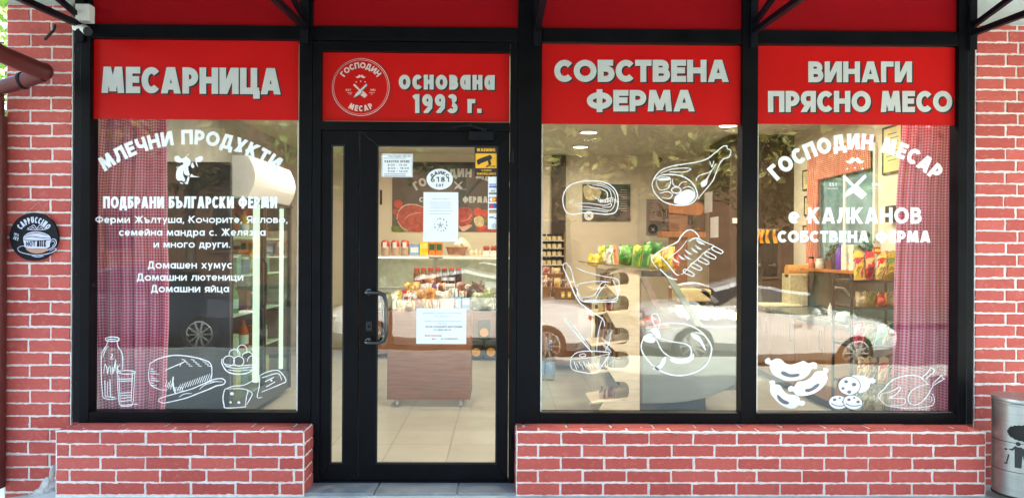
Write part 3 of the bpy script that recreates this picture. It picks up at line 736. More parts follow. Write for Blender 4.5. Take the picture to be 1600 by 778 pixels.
L = [{'p': [(1055, 540), (1042, 600), (1050, 660), (1070, 685), (1225, 675)], 'w': 1.8}, [(1055, 540), (1120, 515), (1210, 505), (1290, 460)], [(1060, 535), (1225, 540), (1225, 600), (1215, 675)], [(1225, 540), (1270, 570), (1250, 620), (1225, 660)], {'p': [(1330, 430), (1400, 400), (1480, 395), (1535, 470), (1490, 500), (1345, 560)], 'w': 1.5}, [(1330, 430), (1325, 520), (1310, 600), (1350, 600)], [(1345, 450), (1470, 415), (1500, 470)], [(1370, 480), (1440, 445)], [(1380, 520), (1450, 480)]]
P = stroke_polys(L, 1.3, f) + [([f(x + r * math.cos(t), y + r * .85 * math.sin(t)) for t in [k * .7 for k in range(9)]], 3) for x, y, r in ((1112, 573, 15), (1102, 640, 10), (1166, 642, 12), (1420, 470, 9))]
flat(P, YD, 'cheese_block_print', WHITEF, p)

p = window(845, 1158.5, 195.5, 645, 'shop window with white line drawings of steak, ham and ribs', GW3)
f = zt(830, 190, 3.243)
L = [{'p': [(160, 400), (170, 355), (205, 318), (270, 303), (350, 303), (405, 325), (435, 365), (440, 420), (425, 460), (380, 470), (320, 465), (260, 463), (210, 470), (175, 455)], 'c': 1, 'w': 1.6}, [(285, 320), (310, 335), (350, 340), (385, 360), (380, 395), (340, 395), (310, 375)], [(310, 322), (350, 325), (395, 345), (405, 390), (380, 408), (345, 405)], [(335, 315), (380, 325), (420, 360), (425, 410), (400, 450), (340, 440), (260, 430), (215, 425)], [(220, 415), (300, 415), (370, 425), (405, 415), (400, 432), (360, 435)], [(190, 400), (200, 410), (215, 395)], [(345, 380), (345, 405), (410, 385), (410, 400)], [(240, 445), (320, 448), (390, 460)]]
flat(stroke_polys(L, 1.1, f), YD, 'steak_print', WHITEF, p)
L = [{'p': [(612, 320), (622, 290), (655, 250), (720, 225), (830, 208), (890, 190), (930, 160), (970, 128), (990, 124), (995, 138), (1012, 150), (1002, 180), (975, 190), (955, 215), (940, 250), (920, 300), (880, 350), (845, 392)], 'w': 1.8}, {'p': [(612, 320), (625, 360), (670, 405), (740, 424), (805, 418), (840, 385), (838, 350), (815, 310), (770, 280), (710, 268), (655, 275), (622, 295)], 'w': 1.9},
     {'p': earc(735, 348, 24, 15, 0, 360, 12)[:-1], 'c': 1, 'w': 1.7}, [(632, 305), (650, 285), (700, 285), (705, 315), (690, 340), (650, 345), (632, 305)], [(650, 365), (690, 355), (715, 370), (700, 390), (665, 385)], [(715, 290), (720, 320), (745, 330), (760, 310), (790, 305)], [(765, 340), (800, 330), (825, 350), (830, 385)], [(655, 262), (720, 240), (805, 238), (780, 256), (700, 256)], [(835, 300), (850, 275), (900, 258), (925, 235)], [(870, 300), (890, 290), (905, 265), (935, 215)], [(860, 310), (865, 330), (885, 322), (890, 300), (865, 305)], [(905, 200), (915, 230), (925, 200)]]
P = stroke_polys(L, 1.3, f) + fill_polys([[(740, 372), (770, 352), (800, 345), (825, 358), (828, 385), (805, 412), (760, 420), (725, 410), (728, 385)], [(650, 290), (700, 288), (700, 296), (650, 300)], [(858, 310), (880, 300), (895, 290), (885, 320), (866, 328)]], f)
flat(P, YD, 'ham_leg_print', WHITEF, p)
L = [{'p': [(640, 745), (610, 700), (625, 675), (680, 640), (740, 610), (760, 580), (790, 552), (820, 552), (845, 575), (860, 600), (925, 628)], 'w': 1.9}, {'p': [(790, 600), (760, 640), (725, 670), (700, 690), (690, 700)], 'w': 1.3}, {'p': [(800, 605), (830, 590), (860, 598)], 'w': 2.2}, {'p': [(615, 685), (650, 680), (690, 720), (730, 770), (750, 778)], 'w': 1.7}, [(925, 635), (880, 660), (850, 690), (810, 725), (780, 760), (760, 775)], {'p': [(650, 745), (700, 790), (740, 800)], 'w': 1.8}]
for x, y in ((925, 640), (890, 668), (855, 695), (818, 725), (780, 755)):
    L.append({'p': [(x, y - 8), (x + 42, y + 14), (x + 44, y + 24), (x + 32, y + 27), (x - 8, y + 8)], 'c': 1, 'w': 1.5})
for x, y in ((860, 615), (845, 640), (825, 655), (795, 665), (760, 690), (790, 690), (730, 705), (850, 612)): L.append({'p': [(x - 14, y - 14), (x, y + 2), (x + 18, y + 8), (x, y - 4)], 'c': 1, 'w': 1.3})
flat(stroke_polys(L, 1.3, f), YD, 'rib_rack_print', WHITEF, p)
f = zt(830, 400, 2.991)
L = [{'p': [(150, 55), (150, 38), (165, 34), (175, 48), (185, 60), (210, 150), (240, 205)], 'w': 1.2}, {'p': [(150, 55), (175, 110), (215, 200), (255, 240), (330, 290)], 'w': 1.8}, [(205, 52), (260, 75), (340, 95), (395, 105), (412, 130), (405, 190), (385, 210), (260, 215), (225, 195), (215, 150), (225, 130), (300, 118), (360, 120)], [(235, 195), (290, 185), (310, 160), (330, 125), (370, 122)], [(300, 205), (320, 165), (350, 130)], [(250, 205), (390, 200), (398, 150), (380, 110)], [(245, 210), (400, 215)], [(250, 240), (330, 290), (345, 330)]]
flat(stroke_polys(L, 1.3, f), YD, 'grill_basket_print', WHITEF, p)
L = [{'p': [(185, 475), (215, 450), (270, 443), (340, 447), (365, 455), (335, 505), (300, 545), (240, 542), (190, 525), (185, 475)], 'w': 1.5}, [(187, 480), (230, 478), (300, 470), (362, 456)], {'p': [(155, 290), (200, 350), (250, 410), (285, 450)], 'w': 2.0}, [(180, 300), (225, 360), (275, 430)], [(335, 285), (315, 350), (305, 440)], [(375, 345), (365, 400), (345, 445)], {'p': [(225, 462), (245, 455), (255, 465), (235, 470)], 'c': 1}]
for i in range(12): L.append([(200 + i * 11, 492 + (i % 2) * 10), (212 + i * 11, 528 - (i % 3) * 6)])
for i in range(6): L.append([(330 + (i % 3) * 12, 380 + i * 8), (350 + (i % 3) * 12, 410 + i * 8)])
flat(stroke_polys(L, 1.0, f), YD, 'mallet_print', WHITEF, p)
L = [{'p': [(575, 325), (640, 312), (720, 318), (790, 350), (835, 405), (842, 450), (815, 510), (750, 548), (670, 556), (595, 530), (540, 480), (514, 430), (525, 385), (545, 375)], 'w': 2.4}, {'p': [(600, 350), (575, 320), (563, 285), (572, 270), (590, 275), (602, 305), (595, 340)], 'w': 1.8}, {'p': [(560, 370), (640, 395), (720, 410), (745, 430), (745, 465), (715, 480), (660, 475), (615, 445), (590, 400), (575, 375)], 'w': 2.0}, [(545, 350), (590, 345), (600, 380), (570, 360)]]
P = stroke_polys(L, 1.4, f) + fill_polys([[(570, 525), (600, 505), (612, 480), (630, 470), (625, 500), (600, 530)], [(555, 345), (585, 335), (605, 365), (600, 385), (570, 362)], [(525, 375), (560, 362), (580, 385), (570, 405), (530, 398)], [(745, 360), (770, 365), (790, 380), (815, 430), (812, 440), (785, 400), (760, 385)], [(650, 478), (700, 485), (750, 465), (755, 450), (762, 470), (740, 495), (690, 503), (655, 492)]], f)
flat(P, YD, 'tied_sausage_print', WHITEF, p)

p = window(1181.5, 1494, 195.5, 645, 'shop window with ГОСПОДИН МЕСАР in an arc and sausage drawings', GW4)
P = arc_polys('ГОСПОДИН МЕСАР', 1337, 412, 178, -43.5, 43.5, 25, .26, .11)
flat(P, YD, 'lettering', WHITEF, p)
flat(text_polys('е КАЛКАНОВ', 1232, 1440, 324, 349.5, .22, .10), YD, 'lettering', WHITEF, p)
flat(text_polys('СОБСТВЕНА ФЕРМА', 1215, 1454, 360.5, 379, .27, .09), YD, 'lettering', WHITEF, p)
P = [(moustache(1336, 250, 14.5, 8), 0)]
for x, y in ((1324, 264), (1336, 262.5), (1348, 264)): P.append(([(x + 1.5 * math.cos(t), y + 1.5 * math.sin(t)) for t in [k * 1.047 for k in range(6)]], 1))
kn = knives(P, 1335, 292, 40, 1); P.append((kn, 6))
P += text_polys('EST', 1296, 1308, 286, 291, .2, .2) + text_polys('1993', 1362, 1376, 286, 291, .2, .2) + [(q, 0) for a, b in ((1293, 1309), (1362, 1380)) for q in ribbon([(a, 294.5), (b, 294.5)], .7)]
flat(P, YD, 'knife_logo', WHITEF, p)
f = zt(1190, 540, 5.333)
def sausage(pts, slit):
    return fill_polys([pts], f)
SA = [([(28, 118), (60, 98), (80, 122), (120, 106), (160, 112), (200, 145), (250, 155), (310, 138), (350, 125), (390, 145), (430, 135), (462, 150), (458, 190), (420, 195), (390, 240), (340, 275), (250, 292), (170, 280), (100, 240), (68, 190), (66, 158), (35, 148)], [(165, 215), (190, 213), (240, 235), (300, 232), (318, 238), (300, 256), (240, 262), (190, 250), (163, 232)]),
      ([(220, 350), (245, 332), (272, 338), (300, 300), (360, 290), (410, 260), (450, 215), (510, 205), (512, 182), (540, 185), (560, 205), (545, 230), (550, 280), (510, 345), (440, 395), (350, 418), (290, 408), (262, 380), (228, 380)], [(365, 362), (410, 352), (450, 322), (478, 314), (480, 328), (450, 358), (400, 382), (368, 382)]),
      ([(62, 300), (85, 285), (112, 295), (115, 318), (155, 328), (180, 370), (220, 402), (280, 410), (310, 425), (325, 455), (352, 455), (362, 480), (340, 500), (310, 495), (270, 520), (210, 515), (150, 480), (100, 430), (70, 380), (72, 330)], [(128, 412), (145, 412), (180, 445), (225, 468), (220, 485), (180, 482), (140, 450)])]
mb = MB()
for body, slit in SA: flat(fill_polys([body], f), YD, '', None, None, 0, mb); flat(fill_polys([slit], f), YD - .0006, '', None, None, 1, mb)
mb.build('sausage_print', [WHITEF, INK], p)
mb = MB()
flat(fill_polys([[(750, 255), (800, 245), (860, 252), (895, 275), (915, 265), (945, 280), (938, 312), (908, 312), (895, 350), (860, 380), (815, 392), (800, 350)]], f), YD, '', None, None, 0, mb)
for cx, cy, rx, ry, an in ((730, 332, 90, 76, 0), (640, 470, 78, 56, 5), (760, 470, 80, 58, 12)):
    ell = lambda k: [f(cx + k * (rx * math.cos(t) * math.cos(rad(an)) - ry * math.sin(t) * math.sin(rad(an))), cy + k * (rx * math.cos(t) * math.sin(rad(an)) + ry * math.sin(t) * math.cos(rad(an)))) for t in [j * math.pi / 12 for j in range(24)]]
    YD2 = YD - .0006 * (1 + (cx == 760) * 2)
    flat([(ell(1.07), 0)], YD2, '', None, None, 1, mb); flat([(ell(.99), 0)], YD2 - .0006, '', None, None, 0, mb)
    for dx, dy, r in ((-26, -34, 17), (40, -10, 20), (-52, 22, 14), (0, 52, 18)) if rx > 85 else ((-32, -22, 15), (12, -36, 10), (44, -4, 15)):
        flat([([f(cx + dx + r * math.cos(t), cy + dy + r * .8 * math.sin(t)) for t in [j * .7 for j in range(9)]], 0)], YD2 - .0012, '', None, None, 1, mb)
    if rx < 85: flat([(q, 0) for q in ribbon([f(u, v) for u, v in smooth([(cx - 60, cy + 8), (cx - 20, cy + 28), (cx + 30, cy + 30), (cx + 66, cy + 22)])], 1.3)], YD2 - .0012, '', None, None, 1, mb)
mb.build('sliced_salami_print', [WHITEF, INK], p)
L = [{'p': [(1010, 470), (975, 430), (975, 400), (1020, 360), (1060, 310), (1110, 275), (1180, 252), (1260, 245), (1320, 260), (1360, 295), (1385, 320)], 'w': 1.7}, [(1010, 470), (1040, 495), (1120, 510), (1220, 518), (1340, 510), (1410, 500), (1440, 465), (1435, 420), (1410, 390)], {'p': [(1395, 318), (1330, 330), (1260, 365), (1225, 415), (1225, 465), (1265, 490), (1320, 475), (1370, 430), (1400, 380), (1430, 330)], 'w': 1.7}, {'p': [(1355, 285), (1340, 260), (1380, 225), (1410, 180), (1430, 195), (1440, 210), (1390, 255), (1365, 280)], 'w': 1.6}, {'p': [(1420, 325), (1440, 300), (1480, 265), (1500, 240), (1505, 265), (1520, 275), (1460, 310), (1430, 330)], 'w': 1.6}, [(1010, 470), (985, 440), (1000, 400), (1060, 385), (1090, 375), (1150, 340), (1150, 370), (1110, 410), (1065, 430), (1120, 435), (1190, 440), (1190, 480), (1140, 495), (1060, 490)], [(1410, 420), (1420, 450), (1400, 470)]]
flat(stroke_polys(L, 1.3, f), YD, 'roast_chicken_print', WHITEF, p)

# ------------------------------------------------------------------ entrance door
YDR = -.012
ZD1 = RZ(66, YF, 650); ZDT = RZ(204, YF, 650)
door = thing('entrance_door', 'dark aluminium glazed entrance door with narrow side light and black handle', 'door', (RX(648, YF), 0, 0))
def frect(mb, px0, px1, z0, z1, y0, y1, mi=0): mb.box(RX(px0, YF), RX(px1, YF), y0, y1, z0, z1, mi)
mb = MB(); frect(mb, 487.2, 500.5, 0.0, ZD1, YF + .003, .07); frect(mb, 796, 807.6, 0.0, ZD1, YF + .003, .07)
frect(mb, 500.8, 795.7, RZ(81, YF, 650), ZD1, YF + .004, .07); frect(mb, 500.8, 795.7, ZDT, RZ(190.5, YF, 650), YF + .003, .07)
frect(mb, 500.8, 795.7, 0.0, .012, YF + .01, .07)
mb.build('door_frame', FRAME, door, bevel=.003)
def leaf(px0, px1, gx0, gx1, name, gname, gm):
    a, b, c, d = RX(px0, YDR), RX(px1, YDR), RX(gx0, YDR), RX(gx1, YDR)
    z0, z1 = .014, ZDT - .004; g0, g1 = RZ(725, YDR, 680), RZ(227.5, YDR, 680)
    mb = MB(); y0, y1 = YDR, YDR + .055
    # mitred stiles and rails
    o4 = [(a, z0), (b, z0), (b, z1), (a, z1)]; i4 = [(c, g0), (d, g0), (d, g1), (c, g1)]
    for k in range(4):
        k2 = (k + 1) % 4; q = [o4[k], o4[k2], i4[k2], i4[k]]; cx = sum(p[0] for p in q) / 4; cz = sum(p[1] for p in q) / 4
        q = [(cx + (x - cx) * .9995, cz + (z - cz) * .9995) for x, z in q]
        mb.prism(q, y0, y1)
    o = mb.build(name, FRAME, door, bevel=.0025)
    mb = MB(); e = .009
    for (x0, x1, zz0, zz1) in ((c, c + e, g0, g1), (d - e, d, g0, g1), (c + e, d - e, g0, g0 + e), (c + e, d - e, g1 - e, g1)): mb.box(x0, x1, y0 + .006, y0 + .012, zz0, zz1)
    mb.build('gasket', RUBBER, o)
    mb = MB(); mb.box(c, d, y0 + .014, y0 + .021, g0, g1); mb.build(gname, gm, o)
    return o, y0 + .014
GD = glass_mat('door glass', .042, (0.004, -.004), .005)
side, yg = leaf(501.5, 560, 517, 537.5, 'side_light', 'glass_pane', GD)
lf, ygd = leaf(561.5, 795.2, 588.5, 777.5, 'door_leaf', 'glass_pane', GD)
def handle(y0, y1, dx=0):
    mb = MB(); top, bot = RZ(458.5, y1), RZ(536, y1); xa, xb = RX(577, YDR), RX(604, y1) + dx
    mb.tube([(xa, y0, top), (xa, y1, top), (xa + .01, y1 , top + .002), (xb - .05, y1, top + .002), (xb - .014, y1, top - .014), (xb, y1, top - .06), (xb, y1, bot + .06), (xb - .014, y1, bot + .014), (xb - .05, y1, bot - .002), (xa + .01, y1, bot - .002), (xa, y1, bot), (xa, y0, bot)], .0135, 12)
    for z in (top, bot): mb.lathe([(.022, 0), (.022, -.006), (.014, -.009)], (xa, y0, z), 14, 0, axis='y')
    return mb
HND = mat('glossy black handle', (0.008, 0.008, 0.009), .12, coat=.6)
handle(YDR, YDR - .075).build('handle', HND, lf, smooth=True)
h2 = handle(YDR + .055, YDR + .12, -.02); h2.build('inner_handle', HND, lf, smooth=True)
mb = MB(); x0, x1, z0, z1 = rect(572, 581, 502, 517, YDR); mb.box(x0, x1, YDR - .006, YDR, z0, z1); mb.lathe([(.008, 0), (.008, -.004), (.002, -.005)], ((x0 + x1) / 2, YDR - .006, (z0 + z1) / 2), 10, 1, axis='y')
mb.build('lock_plate', [RUBBER, FRAME2], lf, bevel=.002)
mb = MB(); x0, x1, z0, z1 = rect(733, 772, 207, 221, YDR); mb.box(x0, x1, YDR - .05, YDR, z0, z1)
a = Vector(((x0 * .4 + x1 * .6), YDR - .04, z1 + .01)); b = Vector((RX(733, -.12), -.12, RZ(196, -.12, 730))); c = Vector((RX(705, -.04), -.035, RZ(200, YF, 705)))
mb.bar(a, b, .02, .012); mb.bar(b, c, .018, .01); mb.lathe([(.014, 0), (.014, .018)], (b.x, b.y, b.z - .009), 10); mb.lathe([(.016, 0), (.016, .022)], (a.x, a.y, a.z - .012), 10)
mb.box(c.x - .03, c.x + .03, YF - .01, YF + .002, c.z - .012, c.z + .012)
mb.build('door_closer', FRAME2, door, bevel=.003)
for zz in (RZ(255, YF), RZ(480, YF), RZ(700, YF)):
    mb = MB()
    for px in (800.5,): mb.lathe([(.008, 0), (.008, .09)], (RX(px, YF), YF - .004, zz), 10)
    mb.build('hinge', FRAME2, door, smooth=True)

# notices taped on the door glass
YN = ygd - .0016
def sheet(px0, px1, py0, py1, name, label, cat, m=PAPER, y=YN, th=.0008, group=None):
    x0, x1, z0, z1 = rect(px0, px1, py0, py1, y)
    mb = MB(); mb.box(x0, x1, y, y + th, z0, z1); o = mb.build(name, m); return tag(o, label, cat, group)
ORNG = mat('orange yellow print', (0.85, 0.42, 0.02), .5, var=.03); REDP = mat('red print', (0.62, 0.04, 0.04), .5); BLUEP = mat('blue print', (0.03, 0.10, 0.42), .5); GOLDP = mat('ochre print', (0.55, 0.33, 0.08), .5)
o = sheet(596, 645, 240.5, 277, 'opening_hours_card', 'small white opening hours card at the upper left of the door glass', 'notice')
mb = MB(); Y2 = YN - .0006
flat(text_polys('ГОСПОДИН МЕСАР', 606, 642, 243, 245.6, .2, .2) + text_polys('РАБОТНО ВРЕМЕ', 601, 640, 250.5, 254.5, .24, .14), Y2, '', None, None, 0, mb)
flat(text_polys('8:00 - 19:30', 606, 636, 256.5, 259.5, .22, .2) + text_polys('8:00 - 18:00', 606, 639, 261.5, 264.5, .22, .2) + text_polys('9:00 - 14:00', 606, 637, 266.5, 269.5, .22, .2) + [(q, 0) for y in (247.5, 272, 274.5) for q in ribbon([(600, y), (634, y)], .7)], Y2, '', None, None, 0, mb)
flat([(q, 1) for q in ribbon([(597, 241.5), (644, 241.5), (644, 276), (597, 276)], .6, True)], Y2, '', None, None, 0, mb)
mb.build('printed_text', INK, o)
x0, x1, z0, z1 = rect(666.5, 707.5, 264, 296.5, YN); mb = MB(); cx, cz = (x0 + x1) / 2, (z0 + z1) / 2
mb.ring([[(cx + (x1 - x0) / 2 * math.cos(t), y, cz + (z1 - z0) / 2 * math.sin(t)) for t in [k * math.pi / 18 for k in range(36)]] for y in (YN, YN + .0008)])
o = mb.build('alarm_sticker', PAPER); tag(o, 'white oval sticker with the number 6181 on the door glass', 'sticker')
mb = MB(); flat(arc_polys('ДАИКС', 687, 287, 14.5, -52, 52, 5.4, .26, .18) + text_polys('6181', 673, 702, 276.5, 284.5, .2, .34) + text_polys('СОТ', 681, 693, 287.5, 292, .26, .22), Y2, '', None, None, 0, mb); mb.build('printed_text', BLACKF, o)
o = sheet(661.5, 716, 300.5, 377.5, 'paper_notice', 'tall white paper notice with a round emblem taped mid door', 'notice')
mb = MB()
flat(text_polys('ВНИМАНИЕ КЛИЕНТИ', 676, 702, 310, 312, .2, .2) + [(q, 0) for y, a, b in ((316.5, 671, 704), (319.5, 671, 706), (322.5, 673, 703), (325.5, 671, 706), (330, 672, 708), (334, 671, 704)) for q in ribbon([(a, y), (b, y)], .9)], Y2, '', None, None, 1, mb)
for k in range(12):
    t = k * math.pi / 6; cx, cy2 = 688 + 9.5 * math.cos(t), 352 + 9.5 * math.sin(t)
    flat([(q, 0) for q in ribbon([(cx - 1.6 * math.sin(t * 3), cy2 - 1.6), (cx + 1.2, cy2 + 1.4 * math.cos(t))], 1.5)], Y2, '', None, None, 0, mb)
flat([(q, 0) for k in range(5) for q in ribbon([(688, 352), (688 + 5 * math.sin(k * 1.257), 352 - 5 * math.cos(k * 1.257))], 2.0)], Y2, '', None, None, 1, mb)
mb.build('printed_text', [INK, INKL], o)
o = sheet(650.5, 728.5, 481.5, 537, 'paper_notice', 'wide white paper notice with red print beside the door handle', 'notice')
mb = MB()
def lines(L, mi): flat([(q, 0) for y, a, b in L for q in ribbon([(a, y), (b, y)], 1.1)], Y2, '', None, None, mi, mb)
flat(text_polys('ВЛИЗАЙТЕ С МАСКА И РЪКАВИЦИ', 661, 721, 488, 490.2, .2, .2) + text_polys('НА ВХОДА', 680, 702, 493, 495.2, .2, .2), Y2, '', None, None, 1, mb)
lines(((502, 664, 721), (505.5, 683, 698)), 1); flat(text_polys('МОЛЯ СПАЗВАЙТЕ ДИСТАНЦИЯ', 665, 722, 509, 511.6, .22, .18) + text_polys('ОТ ЕДИН МЕТЪР', 678, 705, 514, 516.4, .22, .2), Y2, '', None, None, 0, mb)
flat(text_polys('БЛАГОДАРИМ', 664, 690, 523, 525.4, .22, .2) + text_polys('ВИ', 675, 681, 528, 530.4, .22, .2), Y2, '', None, None, 2, mb); flat(text_polys('ЗА РАЗБИРАНЕТО', 689, 716, 528, 530.4, .22, .2), Y2, '', None, None, 0, mb)
mb.build('printed_text', [INK, INKL, REDP], o)
o = sheet(741.5, 777.5, 229, 275.5, 'warning_sticker', 'black and orange video surveillance warning sticker on the door', 'sticker', BLACKF)
mb = MB(); flat([([(743, 240), (776, 240), (776, 263), (743, 263)], 0)], YN - .0006, '', None, None, 0, mb)
flat(text_polys('WARNING', 745, 774, 232, 237, .22, .14), YN - .0006, '', None, None, 0, mb); flat(text_polys('VIDEO', 752, 768, 265, 268, .22, .16) + text_polys('SURVEILLANCE', 745, 775, 270, 273.4, .22, .14), YN - .0006, '', None, None, 0, mb)
flat([([(747, 249), (766, 242), (769, 246), (768, 249), (750, 256)], 0), ([(744.5, 250.5), (748.5, 249), (750.5, 256.5), (746.5, 258)], 1), ([(762, 251), (766, 250), (768, 257), (764, 259)], 2), ([(759, 260), (765, 257), (766, 259), (760, 262)], 3)], YN - .0014, '', None, None, 1, mb)
flat(text_polys('CCTV', 766, 774, 259, 261.6, .25, .15), YN - .0014, '', None, None, 1, mb)
mb.build('printed_text', [ORNG, BLACKF], o)
o = sheet(762.5, 777, 276.5, 358, 'card_payment_sticker', 'tall white strip of payment card marks under the warning sticker', 'sticker')
mb = MB()
def pr(a, b, c, d, mi, dd=.0006): flat([([(a, c), (b, c), (b, d), (a, d)], 0)], YN - dd, '', None, None, mi, mb)
pr(764, 776, 287, 293.5, 1, .0004); pr(764.3, 775.7, 287.4, 291.2, 5, .0008); flat(text_polys('VISA', 765, 775, 287.6, 290.8, .26, .1), YN - .0012, '', None, None, 1, mb); pr(764, 776, 301, 304, 0); flat(text_polys('PAY', 767, 773.5, 297, 300, .3, .1), YN - .0006, '', None, None, 0, mb)
pr(764, 776, 308, 315.5, 2); flat([([(x + 3 * math.cos(t), 311.7 + 3 * math.sin(t)) for t in [k * .6 for k in range(11)]], 0) for x in (771.5,)], YN - .0014, '', None, None, 3, mb); flat([([(x + 3 * math.cos(t), 311.7 + 3 * math.sin(t)) for t in [k * .6 for k in range(11)]], 0) for x in (768,)], YN - .0010, '', None, None, 5, mb)
pr(764, 776, 318, 325.5, 1); flat([([(x + 3 * math.cos(t), 321.7 + 3 * math.sin(t)) for t in [k * .6 for k in range(11)]], 0) for x in (768,)], YN - .0014, '', None, None, 2, mb); pr(764, 776, 328, 333.5, 4); pr(764, 776, 328, 330, 0, .0012)
flat(text_polys('borika'.upper(), 764.5, 772, 338, 341, .24, .15) , YN - .0006, '', None, None, 1, mb); pr(772.5, 776.5, 340, 342, 2)
flat([(q, k) for k in range(3) for q in ribbon(earc(767 + k * 1.2, 353, 2 + k * 1.3, 4 + k, -45, 45, 6), .8)], YN - .0006, '', None, None, 0, mb)
mb.build('printed_text', [INK, BLUEP, REDP, ORNG, GOLDP, PAPER], o)

# ------------------------------------------------------------------ things on the front
def round_sign():
    cx, cy2 = 53.0, 370.0; Y = -.028; c = at(cx, cy2, Y); s = FPX / (DIST + Y); R = 37.2 / s
    BOARD = mat('slate black board', (0.009, 0.010, 0.014), .6, var=.3, scale=12, spec=.15); CHALK = mat('pale lilac print', (0.56, 0.57, 0.72), .6, var=.06); TAN = mat('brown coffee print', (0.42, 0.23, 0.17), .6)
    mb = MB(); mb.lathe([(R, 0), (R, .014), (R - .002, .016)], (c.x, Y, c.z), 48, axis='y')
    mb.lathe([(R - .001, -.0035), (R, -.0015), (R, 0)], (c.x, Y, c.z), 48, axis='y')
    o = mb.build('round_sign', BOARD); tag(o, 'round black board reading CAPPUCCINO hung on the brick pier', 'sign')
    m2 = MB(); f = zt(10, 320, 7.78); y = Y - .0042
    flat(arc_polys('CAPPUCCINO', 53, 371.5, 23.0, -57, 57, 9.6, .2, .16), y, '', None, None, 0, m2)
    flat(stroke_polys([[(255, 285), (300, 265), (330, 245), (360, 275), (370, 300)], [(480, 285), (440, 265), (410, 245), (380, 275), (372, 300)], [(250, 300), (370, 305), (485, 300)], [(320, 280), (360, 290)], [(420, 280), (385, 290)], [(265, 290), (290, 300), (330, 262)], [(470, 290), (450, 300), (415, 262)]], .9, f), y, '', None, None, 0, m2)
    flat(fill_polys([[(205, 420), (215, 380), (270, 340), (360, 325), (450, 340), (520, 375), (540, 420), (530, 470), (510, 520), (380, 530), (235, 520), (215, 470)]], f), y + .0002, '', None, None, 0, m2)
    flat(stroke_polys([[(225, 380), (300, 350), (400, 345), (500, 375)], [(215, 405), (300, 385), (420, 400), (530, 405)], [(210, 425), (370, 437), (540, 425)]], 1.0, f), y - .0018, '', None, None, 2, m2)
    flat(fill_polys([[(240, 527), (380, 534), (500, 527), (470, 570), (400, 590), (330, 588), (270, 565)]], f), y - .0004, '', None, None, 1, m2)
    flat(stroke_polys([[(135, 530), (170, 505), (225, 500)], {'p': [(135, 530), (160, 570), (240, 595), (330, 610), (430, 608), (550, 580), (605, 540), (590, 530), (520, 560)], 'w': 1.1}, {'p': [(310, 620), (380, 632), (450, 622)], 'w': 1.2}, {'p': [(535, 440), (565, 415), (600, 430), (605, 475), (575, 510), (520, 540), (490, 560)], 'w': 1.2}, [(545, 455), (575, 440), (585, 470), (555, 505)]], .8, f), y - .0006, '', None, None, 0, m2)
    flat(text_polys('HOT', 40.5, 55, 377, 385, .14, .12) + text_polys('MILK', 57.5, 72, 376, 385.5, .15, .14), y - .0022, '', None, None, 2, m2)
    P = [([(24 + (x - 24) * .94 + (yy - 365) * -.25, yy + (x - 24) * .35) for x, yy in q], i) for q, i in text_polys('IES', 22, 30, 364, 367.5, .26, .2) + text_polys('JET', 22.5, 31, 369, 374, .26, .2)]
    flat(P, y, '', None, None, 0, m2)
    m2.build('cup_print', [CHALK, TAN, BOARD], o)
    mb = MB(); n3 = at(60, 316, -.012)
    mb.tube([(c.x - R * .55, Y + .008, c.z + R * .80), (n3.x, -.012, n3.z)], .0016, 5); mb.tube([(c.x + R * .75, Y + .008, c.z + R * .62), (n3.x, -.012, n3.z)], .0016, 5); mb.lathe([(.003, -.014), (.003, .006)], (n3.x, 0, n3.z), 6, axis='y')
    mb.build('hanging_string', mat('jute string', (.45, .3, .2), .9), o)
round_sign()

